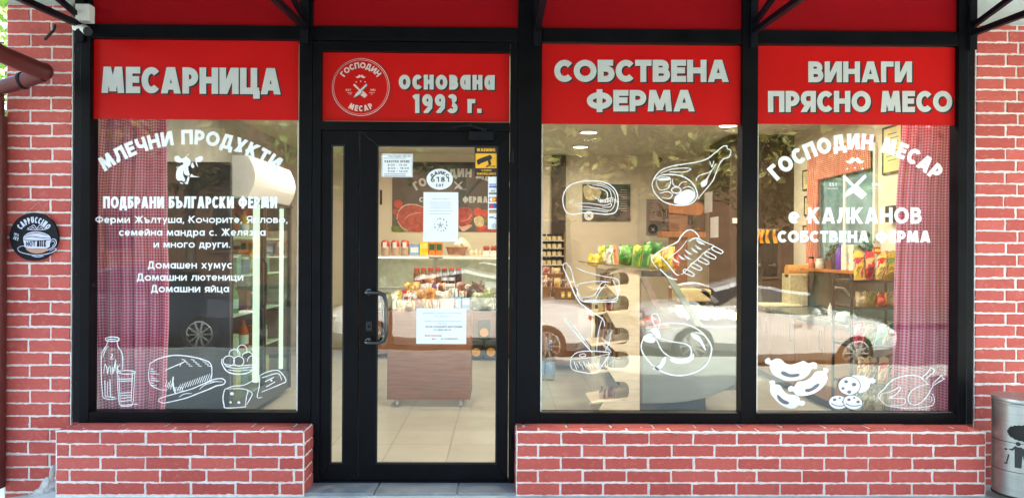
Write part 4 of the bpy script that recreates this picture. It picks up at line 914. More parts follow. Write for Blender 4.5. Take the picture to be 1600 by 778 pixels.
def bin_thing():
    Y = -.30; s = FPX / (DIST + Y); c = at(1596.5, 700, Y); R = 40.5 / s; zt_ = RZ(619, Y + .0, 1598); zb = at(1598, 773, Y - R * .2).z; H = zt_ - zb
    b = thing('litter_bin', 'round brushed steel litter bin with slot mouth and litter pictogram', 'bin', (c.x, Y, zb))
    n = 160; mb = MB()
    zo1 = zb + H * (1 - .235); zo0 = zb + H * (1 - .42)
    def half(z):        # half-angle of the slot mouth at height z
        u = (z - zo0) / (zo1 - zo0)
        if u <= 0 or u >= 1: return 0
        return rad(62) * min(1, (1 - abs(2 * u - 1) ** 3) ** .5)
    zs = [zb + .012, zb + H * .27, zb + H * .275] + [zo0 + (zo1 - zo0) * (k - 1) / 26 for k in range(1, 28)] + [zb + H * .94]
    ring = lambda z, r: [(c.x + r * math.sin(2 * math.pi * k / n), Y - r * math.cos(2 * math.pi * k / n), z) for k in range(n)]
    R_ = [ring(z, R) for z in zs]; i0 = len(mb.v)
    for r in R_: mb.v += r
    for a in range(len(zs) - 1):
        zm = (zs[a] + zs[a + 1]) / 2; ha = half(zm)
        for k in range(n):
            th = (k + .5) * 2 * math.pi / n; th = th if th < math.pi else 2 * math.pi - th
            if ha and th < ha: continue
            k2 = (k + 1) % n; mb.f.append((i0 + a * n + k, i0 + a * n + k2, i0 + (a + 1) * n + k2, i0 + (a + 1) * n + k)); mb.m.append(0)
    mb.build('shell', STEEL, b, smooth=True)
    mb = MB(); mb.lathe([(R - .012, .02), (R - .012, H * .93)], (c.x, Y, zb), 40); mb.build('inner_bucket', mat('dark bin inside', (.01, .01, .011), .8), b, smooth=True)
    mb = MB(); mb.lathe([(R + .003, H * .925), (R + .004, H * .955), (R - .002, H * .965), (R - .002, H * .975), (R + .004, H * .98), (R + .003, H), (R - .02, H * 1.004), (.02, H * .985)], (c.x, Y, zb), 48); mb.build('lid', STEEL, b, smooth=True)
    mb = MB(); mb.lathe([(R + .002, 0), (R + .002, .012), (R, .014)], (c.x, Y, zb), 48); mb.build('base_ring', RUBBER, b, smooth=True)
    mb = MB()
    for z in (zb + H * .27, zb + H * .565):
        mb = MB(); mb.lathe([(R + .0012, z - zb - .0016), (R + .0012, z - zb + .0016)], (c.x, Y, zb), 48, loop=True); mb.build('seam_band', FRAME2, b)
    mb = MB(); mb.box(c.x - .045, c.x + .02, Y - R - .004, Y - R + .01, zo1 - .006, zo1 + .016); mb.build('stub_plate', ALU, b, bevel=.002)
    # pictogram wrapped round the shell
    f = zt(1480, 560, 3.567); mb = MB()
    shapes = [('r', [(305, 540), (318, 607)], 2.1), ('r', [(368, 552), (355, 607)], 2.1), ('r', [(314, 606), (358, 606)], 2.1), ('r', [(345, 527), (385, 522), (405, 500)], 2.8)]
    polys = []
    for _, pts, w in shapes: polys += [q for q in ribbon([f(*p) for p in pts], w)]
    circ = lambda x, y, r: [(f(x, y)[0] + r * math.cos(t), f(x, y)[1] + r * math.sin(t)) for t in [k * .628 for k in range(10)]]
    polys += [circ(413, 485, 3.4), [f(*p) for p in ((396, 505), (430, 502), (438, 520), (432, 560), (428, 620), (396, 620))]]
    polys += [circ(x, y, 1.5) for x, y in ((340, 545), (336, 562), (337, 578), (334, 594))] + [[f(*p) for p in ((428, 505), (442, 510), (446, 570), (438, 572))]]
    for q in polys:
        pts = []
        for px, py in q:
            p = at(px, py, Y - R); t = max(-1.2, min(1.2, (p.x - c.x) / R)); pts.append((c.x + (R + .0012) * math.sin(t), Y - (R + .0012) * math.cos(t), p.z))
        mb.face(pts)
    mb.build('litter_logo', BLACKF, b)
bin_thing()

def cameras():
    Y = -.10
    x0, x1, z0, z1 = rect(117, 139.5, 6, 33, Y); mb = MB(); mb.box(x0, x1, Y, YF - .002, z0, z1)
    o = mb.build('junction_box', GREYP, bevel=.006); tag(o, 'white square junction box at the top left of the front', 'box')
    a = at(118, 41, -.05); t = thing('security_camera', 'small white bullet camera under the junction box', 'camera', (a.x, YF, a.z))
    mb = MB(); mb.lathe([(.028, YF - .001), (.028, YF - .014), (.02, YF - .02)], (a.x, 0, a.z), 20, axis='y'); mb.build('mount', GREYP, t, smooth=True)
    b = at(130, 44, -.12); mb = MB(); mb.tube([(a.x, YF - .015, a.z), (a.x + .01, -.07, a.z), tuple(b)], .012, 10); mb.build('arm', GREYP, t, smooth=True)
    d = at(137, 49.5, -.22); e = b + (b - d) * .2
    mb = MB(); mb.tube([tuple(e), tuple(b), tuple(d)], [.018, .024, .027], 16); mb.build('housing', GREYP, t, smooth=True)
    dd = (d - b).normalized(); mb = MB(); mb.tube([tuple(d + dd * .001), tuple(d + dd * .012)], [.027, .025], 16); mb.build('lens_cap', RUBBER, t, smooth=True)
cameras()

def pipes():
    # eaves pipe that meets the corner from above and the downpipe at the corner
    p = thing('drainpipe', 'brown red drainpipe with an elbow at the left corner', 'drainpipe', (XL0 - .1, -.1, -.12))
    A = [at(-60, 45, -.75), at(0, 84, -.42), at(40, 101, -.24), at(68, 112, -.14)]
    B = at(66, 116, -.13); 
    mb = MB(); mb.tube([tuple(a) for a in A], [.052] * 4, 18); mb.blob(tuple(at(68, 112, -.135)), (.056, .056, .056), 16, 12); mb.build('upper_pipe', PIPE, p, smooth=True)
    Cc = [at(66, 117, -.13), at(45, 124, -.12), at(12, 134, -.10), at(-6, 140, -.09)]
    xd = RX(8, -.06) - .052
    mb = MB(); mb.tube([tuple(c) for c in Cc] + [(xd - .004, -.07, RZ(158, -.07, 10)), (xd - .01, -.06, RZ(190, -.06, 10))], .047, 18); mb.build('elbow', PIPE, p, smooth=True)
    mb = MB(); mb.tube([(xd - .01, -.06, RZ(182, -.06, 10)), (xd - .01, -.06, -.02)], .062, 20); mb.build('downpipe', PIPE, p, smooth=True)
    mb = MB()
    for q0, q1 in ((at(34, 127, -.112), at(38, 126, -.114)),): mb.tube([tuple(q0), tuple(q1)], .054, 18)
    mb.build('clamp', FRAME2, p, smooth=True)
    for py in (276, 578):
        mb = MB(); mb.lathe([(.065, -.01), (.066, 0), (.065, .01)], (xd - .01, -.06, RZ(py, -.06, 10)), 18); mb.build('joint_collar', PIPE, p, smooth=True)
pipes()
mb = MB(); q = [at(86, 40, -.02), at(84, 48, -.05), at(76, 56, -.06), at(70, 62.5, -.06)]; mb.tube([tuple(v) for v in q], .009, 8)
o = mb.build('cable_end', RUBBER, smooth=True); tag(o, 'short black cable end sticking out of the brick pier', 'cable')

# canopy brackets and sheet
for i, (px, lab) in enumerate(((125, 'black steel canopy bracket beside the security camera'), (475, 'black steel canopy bracket between dairy sign and door'), (838, 'black steel canopy bracket right of the door sign'), (1176, 'black steel canopy bracket between the two right signs'), (1517, 'black steel canopy bracket at the right brick pier'))):
    x = RX(px, YF); t = thing('canopy_bracket', lab, 'bracket', (x, YF, 2.85), 'canopy brackets along the front')
    mb = MB(); mb.bar((x, YF - .02, 2.905), (x, -2.15, 2.80), .035, .035); mb.build('lower_bar', FRAME2, t, bevel=.002)
    mb = MB(); mb.bar((x, YF - .02, 2.955), (x, -1.3, 3.17), .03, .03); mb.build('upper_bar', FRAME2, t, bevel=.002)
    mb = MB(); mb.box(x - .024, x + .024, YF - .019, YF - .001, 2.80, 3.2); mb.build('wall_plate', FRAME2, t, bevel=.002)
CAN = glass_mat('smoky canopy sheet', .05, tint=(.06, .06, .062), rough=.2)
t = thing('canopy', 'smoky plastic canopy sheet with dark beams above the shop front', 'canopy', (0, -.7, 3.2))
mb = MB(); mb.box(XL0 - .5, XR1 + 1.2, -2.2, YF - .03, 3.215, 3.223); mb.build('roof_sheet', CAN, t)
for y in (-2.14, -1.1): 
    mb = MB(); mb.box(XL0 - .5, XR1 + 1.2, y - .02, y + .02, 3.17, 3.213); mb.build('beam', FRAME2, t)

# cement patch at the broken foot of the left pier
mb = MB(); r_ = random.Random(9)
for (px, py, a, b, c) in ((74, 764, .06, .05, .07), (66, 772, .075, .05, .04), (80, 742, .022, .035, .06), (58, 777, .07, .05, .02)):
    q = at(px, py, -.06); mb.blob((q.x, -.03, q.z), (a, b, c), 14, 9, .10, r_)
o = mb.build('cement_patch', mat('rough grey cement', (.50, .49, .48), .9, var=.2, scale=30, bump=.9, bscale=70)); tag(o, 'rough grey cement patch at the broken foot of the left pier', 'patch')

# ------------------------------------------------------------------ the room behind the glass
def tile_mat():
    m = bpy.data.materials.new('beige floor tiles'); m.use_nodes = True; n = m.node_tree.nodes; l = m.node_tree.links; b = n['Principled BSDF']
    tc = n.new('ShaderNodeTexCoord'); br = n.new('ShaderNodeTexBrick'); br.offset = 0; br.inputs['Scale'].default_value = 1; br.inputs['Brick Width'].default_value = .45; br.inputs['Row Height'].default_value = .45; br.inputs['Mortar Size'].default_value = .005
    br.inputs['Color1'].default_value = (.37, .345, .29, 1); br.inputs['Color2'].default_value = (.42, .39, .325, 1); br.inputs['Mortar'].default_value = (.26, .23, .19, 1)
    l.new(tc.outputs['Object'], br.inputs['Vector']); ns = n.new('ShaderNodeTexNoise'); ns.inputs['Scale'].default_value = 5; ns.inputs['Detail'].default_value = 6; l.new(tc.outputs['Object'], ns.inputs['Vector'])
    mx = n.new('ShaderNodeMix'); mx.data_type = 'RGBA'; mx.blend_type = 'MULTIPLY'; mx.inputs['Factor'].default_value = .5; l.new(br.outputs['Color'], mx.inputs['A'])
    cr = n.new('ShaderNodeMapRange'); cr.inputs['To Min'].default_value = .6; cr.inputs['To Max'].default_value = 1.3; l.new(ns.outputs['Fac'], cr.inputs['Value']); l.new(cr.outputs[0], mx.inputs['B']); l.new(mx.outputs['Result'], b.inputs['Base Color'])
    b.inputs['Roughness'].default_value = .28; return m
CREAM = mat('cream wall paint', (.70, .63, .50), .85, var=.04, scale=2, bump=.05, bscale=80)
CEIL = mat('warm white ceiling paint', (.70, .66, .57), .9, var=.03)
YB, XW, XL, ZC = 6.43, 3.55, -3.06, 2.93
def struct(mb, name, m, label, cat): return tag(mb.build(name, m, org=(0, 0, 0)), label, cat, kind='structure')
mb = MB(); mb.box(XL, XW, .07, YB, -.05, .001); struct(mb, 'floor', tile_mat(), 'beige tiled shop floor seen through the door', 'floor')
mb = MB(); mb.box(XL, XW, YB, YB + .1, 0, ZC); struct(mb, 'back_wall', CREAM, 'cream back wall of the shop', 'wall')
mb = MB(); mb.box(XW, XW + .1, .1, YB, 0, ZC); struct(mb, 'right_wall', CREAM, 'cream side wall with small window and certificates', 'wall')
mb = MB(); mb.box(XL - .01, XL, .1, YB, 0, ZC); struct(mb, 'left_wall', CREAM, 'cream side wall beside the dairy fridge', 'wall')
mb = MB(); mb.box(XL, XW, .075, YB, ZC, ZC + .06); struct(mb, 'ceiling', CEIL, 'warm white shop ceiling with downlights', 'ceiling')

def d2y(d): return d - DIST
def atx(px, py, X):
    d = CR * ((px - CXP) / FPX) + CU * ((CYP - py) / FPX) + _f
    return CAMP + d * ((X - CAMP.x) / d.x)
SHOPWARM = (1.0, .92, .80); LK = .118
LAMP = emit_mat('lit lamp disc', (1.0, .94, .84), 1.0)
def downlight(x, y, label, power=34):
    t = thing('ceiling_light', label, 'lamp', (x, y, ZC), 'round ceiling lights in the shop')
    mb = MB(); mb.lathe([(.118, 0), (.118, -.018), (.10, -.022), (.10, -.010), (.10, 0)], (x, y, ZC - .001), 28); mb.build('trim_ring', GREYP, t, smooth=True)
    mb = MB(); mb.lathe([(.099, -.012), (.099, -.015), (.02, -.0155)], (x, y, ZC), 24); mb.build('diffuser', LAMP, t)
    ld = bpy.data.lights.new('lamp_light', 'AREA'); ld.shape = 'DISK'; ld.size = .2; ld.energy = power; ld.color = SHOPWARM; ld.spread = rad(170)
    lo = bpy.data.objects.new('lamp_light', ld); COL.objects.link(lo); lo.location = (x, y, ZC - .03)
for k, (px, py) in enumerate(((920, 205.5), (907, 228.5))):
    d = FPX * (ZC - .01 - EYE) / (CYP - py); p = at(px, py, d2y(d))
    downlight(p.x, p.y, ('nearer of two round ceiling lights in the middle window', 'farther of two round ceiling lights in the middle window')[k], 13 * LK)
for x, y, lab in ((-1.9, 2.6, 'added unseen ceiling light over the dairy fridge behind the sign'), (-.55, 1.3, 'added unseen ceiling light over the wheeled wooden trolley'), (2.5, 2.4, 'added unseen ceiling light over the sink counter'), (.72, .34, 'added unseen ceiling light over the plywood snack rack near the glass'), (2.5, 3.6, 'round ceiling light at the upper right corner of the middle window'), (-.9, 5.0, 'added unseen ceiling light over the back display case'), (2.2, .42, 'added unseen ceiling light near the right curtain')):  # unseen lights added to brighten the room; only the corner one shows
    downlight(x, y, lab, (34 if y > .6 else 46) * LK)

def pbox(px0, px1, py0, py1, Y, dep, m, name, label, cat, group=None, bevel=.003, parent=None):
    x0, x1, z0, z1 = rect(px0, px1, py0, py1, Y); mb = MB(); mb.box(x0, x1, Y, Y + dep, z0, z1); o = mb.build(name, m, parent, bevel=bevel)
    return tag(o, label, cat, group) if parent is None else o

WOOD = mat('red brown wood veneer', (.25, .105, .052), .45, var=.22, scale=5, stretch=(1, 1, 14), rvar=.08)
WOODD = mat('dark brown wood', (.042, .022, .013), .5, var=.3, scale=4, stretch=(12, 12, 1))
WOODM = mat('warm cabinet wood', (.27, .125, .05), .42, var=.2, scale=4, stretch=(10, 10, 1))
PLY = mat('pale birch plywood', (.74, .60, .42), .55, var=.10, scale=4, stretch=(2, 2, 12))
WHITEP = mat('white plastic', (.74, .74, .71), .4, var=.03)
BLACKP = mat('black plastic', (.016, .016, .017), .45)
DKMET = mat('dark grey metal', (.05, .052, .055), .4, metal=.6)
CLEAR = glass_mat('clear case glass', .04, tint=(.94, .97, .95))
CLEARG = glass_mat('green tinted case glass', .05, tint=(.80, .92, .86))
def cm(r, g, b, rough=.4, var=.2, scale=30): return mat('product colour %d %d %d' % (r, g, b), C(r, g, b), rough, var=var, scale=scale)

# ---- product builders
def pillow(mb, x0, x1, z0, z1, y, th, rnd, crimp=.08, mi=(0, 1), band=None):
    nx, nz = 8, 10; front, back = [], []
    ph = rnd.uniform(0, 6)
    for s, dst in ((-1, front), (1, back)):
        for j in range(nz + 1):
            v = j / nz
            for i in range(nx + 1):
                u = i / nx
                prof = max(0, math.sin(math.pi * u)) ** .55 * (max(0, math.sin(math.pi * min(1, max(0, (v - crimp) / (1 - 2 * crimp))))) ** .5 if crimp < v < 1 - crimp else 0)
                wr = .12 * math.sin(9 * u + 5 * v + ph) + .10 * math.sin(13 * v - 4 * u + ph * 2)
                pin = 1 - .10 * math.sin(math.pi * v) if True else 1
                x = (x0 + x1) / 2 + (u - .5) * (x1 - x0) * (1.03 - .12 * abs(2 * v - 1) ** 3 * 0 - (1 - pin) * .4)
                dst.append((x, y + s * th / 2 * prof * (1 + wr * (prof > .05)) + .004 * math.sin(7 * v + ph), z0 + (z1 - z0) * v + .006 * math.sin(8 * u + ph) * (v > .9)))
    b = len(mb.v); mb.v += front + back; N = (nx + 1) * (nz + 1)
    for j in range(nz):
        for i in range(nx):
            a = j * (nx + 1) + i; v = (j + .5) / nz
            k = mi[1] if band and band[0] < v < band[1] and (len(band) < 4 or band[2] < (i + .5) / nx < band[3]) else mi[0]
            mb.f.append((b + a, b + a + 1, b + a + nx + 2, b + a + nx + 1)); mb.m.append(k)
            a += N; mb.f.append((b + a, b + a + nx + 1, b + a + nx + 2, b + a + 1)); mb.m.append(mi[0])
def bagmat(c1, c2, gloss):
    nm = 'printed wrapper %s %s' % (c1, c2)
    if nm in MATS: return MATS[nm]
    m = mat(nm, C(*c1), gloss); n = m.node_tree.nodes; l = m.node_tree.links; b = n['Principled BSDF']
    tc = n.new('ShaderNodeTexCoord'); ns = n.new('ShaderNodeTexNoise'); ns.inputs['Scale'].default_value = 13; ns.inputs['Detail'].default_value = 2; ns.inputs['Distortion'].default_value = .6; l.new(tc.outputs['Object'], ns.inputs['Vector'])
    cr = n.new('ShaderNodeValToRGB'); cr.color_ramp.interpolation = 'CONSTANT'; e = cr.color_ramp.elements
    e[0].position = 0; e[0].color = C(*[int(v * .72) for v in c1]); e[1].position = .36; e[1].color = C(*c1)
    for p_, c_ in ((.52, c2), (.60, (232, 226, 212)), (.64, c1)): q = e.new(p_); q.color = C(*c_)
    l.new(ns.outputs['Fac'], cr.inputs[0]); l.new(cr.outputs[0], b.inputs['Base Color'])
    n2 = n.new('ShaderNodeTexNoise'); n2.inputs['Scale'].default_value = 30; l.new(tc.outputs['Object'], n2.inputs['Vector']); bp = n.new('ShaderNodeBump'); bp.inputs['Strength'].default_value = .6; bp.inputs['Distance'].default_value = .02; l.new(n2.outputs['Fac'], bp.inputs['Height']); l.new(bp.outputs[0], b.inputs['Normal'])
    return m
def bag(px0, px1, py0, py1, Y, c1, c2, label, cat='bag', name='food_bag', group=None, th=None, band=None, tilt=0.0, gloss=.28):
    x0, x1, z0, z1 = rect(px0, px1, py0, py1, Y); th = th or min(.12, (x1 - x0) * .55)
    mb = MB(); pillow(mb, x0, x1, z0, z1, Y + th / 2, th, RND, band=band)
    o = mb.build(name, [bagmat(c1, c2, gloss), bagmat(c2, c1, gloss)], smooth=True, org=((x0 + x1) / 2, Y + th / 2, z0)); o.rotation_euler = (0, tilt, RND.uniform(-.25, .25))
    return tag(o, label, cat, group)
def jar_parts(x, y, z, r, h, m, lidm, labm, name, label, cat, group=None, lidh=.16, lr=.92, band=(.15, .62)):
    t = thing(name, label, cat, (x, y, z), group); H = h * (1 - lidh)
    mb = MB(); mb.lathe([(r * .9, 0), (r, h * .04), (r, H * .80), (r * .80, H * .97), (r * .80, H)], (x, y, z), 16); mb.build('jar_body', m, t, smooth=True)
    if labm:
        mb = MB(); mb.lathe([(r * 1.012, H * band[0]), (r * 1.014, H * (band[0] + .02)), (r * 1.014, H * band[1])], (x, y, z), 16); mb.build('paper_label', labm, t, smooth=True)
    mb = MB(); mb.lathe([(r * lr, H), (r * lr, h * .985), (r * lr * .9, h)], (x, y, z), 16); mb.build('lid', lidm, t, smooth=True)
    KIDS[t.name] = kids(t); return t
def bottle(x, y, z, r, h, m, capm, labm, label, cat='bottle', group=None, name='bottle'):
    t = thing(name, label, cat, (x, y, z), group)
    mb = MB(); mb.lathe([(r * .92, 0), (r, h * .03), (r, h * .55), (r * .8, h * .68), (r * .32, h * .84), (r * .3, h * .93)], (x, y, z), 18); mb.build('bottle_body', m, t, smooth=True)
    if labm: mb = MB(); mb.lathe([(r * 1.015, h * .15), (r * 1.015, h * .16), (r * 1.015, h * .48)], (x, y, z), 18); mb.build('paper_label', labm, t, smooth=True)
    mb = MB(); mb.lathe([(r * .36, h * .92), (r * .36, h), (r * .3, h * 1.005)], (x, y, z), 12); mb.build('cap', capm, t, smooth=True); return t
WICK = mat('brown wicker', (.30, .13, .055), .7, var=.45, scale=30, stretch=(1, 1, 8), bump=.9, bscale=70)
def basket(px0, px1, py0, py1, Y, dep, label, m=WICK, group=None):
    x0, x1, z0, z1 = rect(px0, px1, py0, py1, Y); cx, cy2 = (x0 + x1) / 2, Y + dep / 2; rx, ry = (x1 - x0) / 2, dep / 2; h = z1 - z0
    t = thing('wicker_basket', label, 'basket', (cx, cy2, z0), group)
    mb = MB(); n = 36; P = [(.78, 0), (.84, h * .2), (.92, h * .6), (1, h), (.94, h), (.84, h * .4), (.76, h * .12)]
    mb.ring([[(cx + rx * k * math.cos(2 * math.pi * i / n) * (1 + .012 * (-1) ** i), cy2 + ry * k * math.sin(2 * math.pi * i / n) * (1 + .012 * (-1) ** i), z0 + zz) for i in range(n)] for k, zz in P]); mb.build('woven_body', m, t)
    mb = MB(); mb.tube([(cx + rx * math.cos(2 * math.pi * i / 24), cy2 + ry * math.sin(2 * math.pi * i / 24), z0 + h) for i in range(25)], .011, 7); mb.build('rim', m, t, smooth=True)
    return t

# ---- back display case, its shelf and its goods
YCS = d2y(10.1)
case = thing('display_case', 'long glazed display case with white top shelf along the back wall', 'display case', (RX(690, YCS), YCS, 0))
xa, xb = RX(560, YCS), RX(838, YCS); zsh = RZ(400.5, YCS)
mb = MB(); mb.box(xa, xb, YCS, YCS + .7, .06, RZ(487, YCS)); mb.build('base_panel', WOOD, case, bevel=.004)
mb = MB(); mb.box(xa, xb, YCS + .05, YCS + .7, 0, .055); mb.build('plinth', BLACKP, case)
mb = MB(); mb.box(xa, xb, YCS - .02, YCS + .62, zsh - .02, zsh); mb.build('top_shelf', WHITEP, case, bevel=.004)
mb = MB(); mb.box(xa, xb, YCS + .66, YCS + .70, RZ(487, YCS) + .002, zsh - .03); mb.build('back_panel', mat('pale green white panel', (.66, .70, .60), .5), case)
mb = MB(); mb.box(xa, xb, YCS + .02, YCS + .026, RZ(452, YCS), zsh - .03); mb.build('front_glass', CLEAR, case)
mb = MB(); mb.box(xa, xb, YCS - .01, YCS + .03, RZ(453, YCS) , RZ(449, YCS)); mb.build('glass_rail', ALU, case, bevel=.002)
mb = MB(); mb.box(xa, xb, YCS + .03, YCS + .5, RZ(487, YCS) + .003, RZ(487, YCS) + .03); mb.build('goods_tray', DKMET, case)
xm, _ = RX(680, YCS), 0
mb = MB(); mb.box(xm - .028, xm + .028, YCS + .1, YCS + .14, RZ(452, YCS), zsh - .035); mb.box(xm - .10, xm + .10, YCS + .08, YCS + .16, zsh - .034, zsh - .0205); mb.build('shelf_post', ALU, case)
ld = bpy.data.lights.new('case_light', 'AREA'); ld.shape = 'RECTANGLE'; ld.size = 2.2; ld.size_y = .05; ld.energy = .45; ld.color = (1, .95, .85); lo = bpy.data.objects.new('case_light', ld); COL.objects.link(lo); lo.location = (RX(690, YCS), YCS + .3, zsh - .04)
mb = MB(); mb.box(xa + .1, xb - .1, YCS + .28, YCS + .32, zsh - .034, zsh - .022); mb.build('lamp_tube', emit_mat('case tube', (1, .95, .85), .4), case)
for k, (a, b, c, lab) in enumerate(((591, 600, (205, 210, 170), 'pale cheese pack at the left end of the case tray'), (601, 612, (190, 200, 150), 'greenish cheese pack behind the door handle'), (613, 626, (225, 222, 205), 'white cheese pack beside the greenish cheese pack'), (740, 752, (120, 140, 90), 'green vegetable pack right of the trolley goods'), (755, 766, (90, 100, 80), 'dark green pack in the right end of the case tray'), (768, 778, (140, 150, 120), 'pale green pack at the door edge in the case tray'))):
    bag(a, b, 457, 480, YCS + .1, c, (230, 230, 220), lab, 'pack', 'food_pack')
YS2 = YCS + .12
for k, (a, b) in enumerate(((594, 608), (609.5, 623.5), (625, 639))):
    x0, x1, z0, z1 = rect(a, b, 375, 398.5, YS2)
    t = thing('round_jar', ('round red capped jar at the left end of the top shelf', 'round red capped jar between two others on the top shelf', 'round red capped jar next to the blue pack')[k], 'jar', ((x0 + x1) / 2, YS2 + .06, zsh), 'red capped jars on the top shelf')
    h = z1 - zsh; r = (x1 - x0) / 2; c3 = t.location
    mb = MB(); mb.lathe([(r * .8, .001), (r, h * .12), (r, h * .5), (r * .92, h * .58)], tuple(c3), 20); mb.build('jar_body', cm(188, 160, 140), t, smooth=True)
    mb = MB(); mb.lathe([(r * .94, h * .58), (r * 1.0, h * .66), (r * .9, h * .88), (r * .55, h * .99), (r * .1, h)], tuple(c3), 20); mb.build('cap', cm(186, 52, 44), t, smooth=True)
    mb = MB(); mb.box(c3.x - r * .42, c3.x + r * .42, c3.y - r * 1.02, c3.y - r * .9, zsh + h * .5, zsh + h * .86); mb.build('paper_label', PAPER, t)
def carton(px0, px1, py0, py1, Y, dep, c1, c2, label, cat='box', name='carton', lid=None, band=(.25, .7), group=None):
    x0, x1, z0, z1 = rect(px0, px1, py0, py1, Y); o = MB(); o.box(x0, x1, Y, Y + dep, z0, z1); r = o.build(name, cm(*c1), bevel=.003); tag(r, label, cat, group)
    m = MB(); m.box(x0 + (x1 - x0) * .08, x1 - (x1 - x0) * .08, Y - .0015, Y - .0005, z0 + (z1 - z0) * band[0], z0 + (z1 - z0) * band[1]); m.build('printed_front', cm(*c2), r); return r
carton(640.5, 654.5, 381, 398.5, YS2, .1, (120, 165, 215), (225, 232, 240), 'pale blue pack on the top shelf beside the red capped jars')
carton(655.5, 669, 378, 398.5, YS2, .1, (236, 190, 40), (250, 222, 120), 'yellow box on the top shelf right of the blue pack', band=(.5, .9))
carton(670, 680, 378.5, 398.5, YS2, .1, (226, 122, 44), (40, 92, 52), 'green and orange box touching the yellow box', band=(.38, .85))
carton(681, 691, 378.5, 398.5, YS2, .1, (226, 122, 44), (44, 96, 50), 'green and orange box touching the bread basket', band=(.38, .85))
basket(696, 730, 386.5, 398.5, YS2 - .05, .28, 'small pinkish wicker basket on the top shelf of the display case', mat('pinkish wicker', (.42, .20, .13), .7, var=.3, scale=30, bump=.8, bscale=70))
bag(702, 728, 371, 392, YS2 + .02, (226, 222, 205), (205, 200, 180), 'white wrapped loaf sticking out of the pinkish basket', 'bread', 'wrapped_loaf', tilt=.9, th=.09)
for k, (a, b, lab) in enumerate(((733, 740, 'small white garlic bulb next to the pinkish basket'), (741, 747, 'small white garlic bulb right of another bulb'), (748, 753, 'small white garlic bulb beside the tomato packs'))):
    x0, x1, z0, z1 = rect(a, b, 388, 398.5, YS2); mb = MB(); mb.blob(((x0 + x1) / 2, YS2 + .04, zsh + (z1 - zsh) * .4), ((x1 - x0) / 2, .035, (z1 - zsh) * .42), 10, 7, .05); mb.tube([((x0 + x1) / 2, YS2 + .04, zsh + (z1 - zsh) * .75), ((x0 + x1) / 2 + .005, YS2 + .04, z1)], [.012, .004], 6)
    tag(mb.build('garlic_bulb', cm(225, 210, 180), smooth=True), lab, 'garlic', 'garlic bulbs on the top shelf')
for k, (a, b) in enumerate(((754.5, 765), (766, 776.5))):
    x0, x1, z0, z1 = rect(a, b, 379, 398.5, YS2); t = thing('tomato_pack', ('clear pack of red tomatoes left of a like pack', 'clear pack of red tomatoes at the door edge')[k], 'pack', ((x0 + x1) / 2, YS2 + .05, zsh), 'tomato packs on the top shelf')
    mb = MB(); mb.box(x0, x1, YS2, YS2 + .1, zsh, zsh + .07); mb.build('tray', WHITEP, t, bevel=.006)
    for i in range(2):
        mb = MB(); mb.blob((x0 + (x1 - x0) * (.28 + .44 * i), YS2 + .05, zsh + .11), (.026, .03, .036), 10, 7); mb.build('tomato', cm(150, 50, 36, var=.4), t, smooth=True)

# ---- poster on the back wall
YP = YB - .012
x0, x1, z0, z1 = rect(613, 800, 253.5, 362, YP); mb = MB(); mb.box(x0, x1, YP, YP + .01, z0, z1)
pst = mat('charcoal poster', (.055, .058, .06), .5, var=.35, scale=3); o = mb.build('wall_poster', pst); tag(o, 'large charcoal poster reading ГОСПОДИН МЕСАР with raw meat cuts', 'poster')
MEAT = mat('raw meat red', (.42, .055, .045), .5, var=.45, scale=14); FATM = mat('meat fat pink', (.62, .36, .28), .5, var=.2, scale=10); TOM = mat('tomato red', (.55, .05, .03), .4, var=.25); HERB = mat('herb green', (.10, .17, .04), .6, var=.4); MUSH = mat('mushroom cream', (.62, .52, .30), .6, var=.3)
mb = MB(); y = YP - .001
flat(arc_polys('ГОСПОДИН МЕСАР', 722, 408, 131, -33, 33, 13.5, .26, .12), y, '', None, None, 0, mb)
flat(text_polys('СОБСТВЕНА', 655, 717, 308, 316, .27, .10) + text_polys('ФЕРМА', 723, 762, 307, 317, .27, .10), y, '', None, None, 0, mb)
kn = []; k2 = knives(kn, 716, 290, 14, 1); flat(kn + [(k2, 3)], y, '', None, None, 0, mb)
flat([(q, 0) for q in ribbon([(722, 296), (729, 296)], .7)], y, '', None, None, 0, mb)
f = zt(580, 220, 4.862)
flat(fill_polys([[(200, 590), (215, 540), (260, 500), (330, 495), (395, 520), (400, 600), (395, 685), (290, 685), (225, 640)], [(660, 530), (700, 505), (760, 520), (770, 590), (730, 640), (660, 640)], [(820, 640), (900, 650), (950, 685), (800, 685)]], f), y - .0016, '', None, None, 1, mb, lift=.0001)
flat(stroke_polys([{'p': [(195, 600), (205, 540), (255, 492), (330, 485), (395, 505)], 'w': 2.2}, {'p': [(200, 610), (235, 660), (280, 688)], 'w': 2}, [(250, 600), (300, 560), (380, 545)], [(680, 610), (730, 600), (765, 560)]], 1.2, f), y - .0034, '', None, None, 2, mb)
flat(fill_polys([[(665, 640), (765, 640), (720, 680), (690, 685)]], f), y - .0016, '', None, None, 2, mb)
circ = lambda x, yy, r: [f(x + r * math.cos(t), yy + r * math.sin(t)) for t in [k * .449 for k in range(14)]]
flat([(circ(*c), i) for i, c in enumerate(((205, 480, 32), (810, 540, 34), (865, 550, 30), (185, 540, 22), (900, 600, 26), (840, 660, 30)))], y - .0030, '', None, None, 3, mb)
flat(fill_polys([[(165, 640), (230, 655), (290, 685), (165, 688)], [(800, 565), (850, 590), (870, 560), (880, 610), (840, 625)]], f), y - .0024, '', None, None, 4, mb)
flat(fill_polys([[(780, 590), (830, 572), (855, 600), (850, 645), (800, 650)]], f), y - .0048, '', None, None, 5, mb)
mb.build('poster_print', [SILVER, MEAT, FATM, TOM, HERB, MUSH], o)
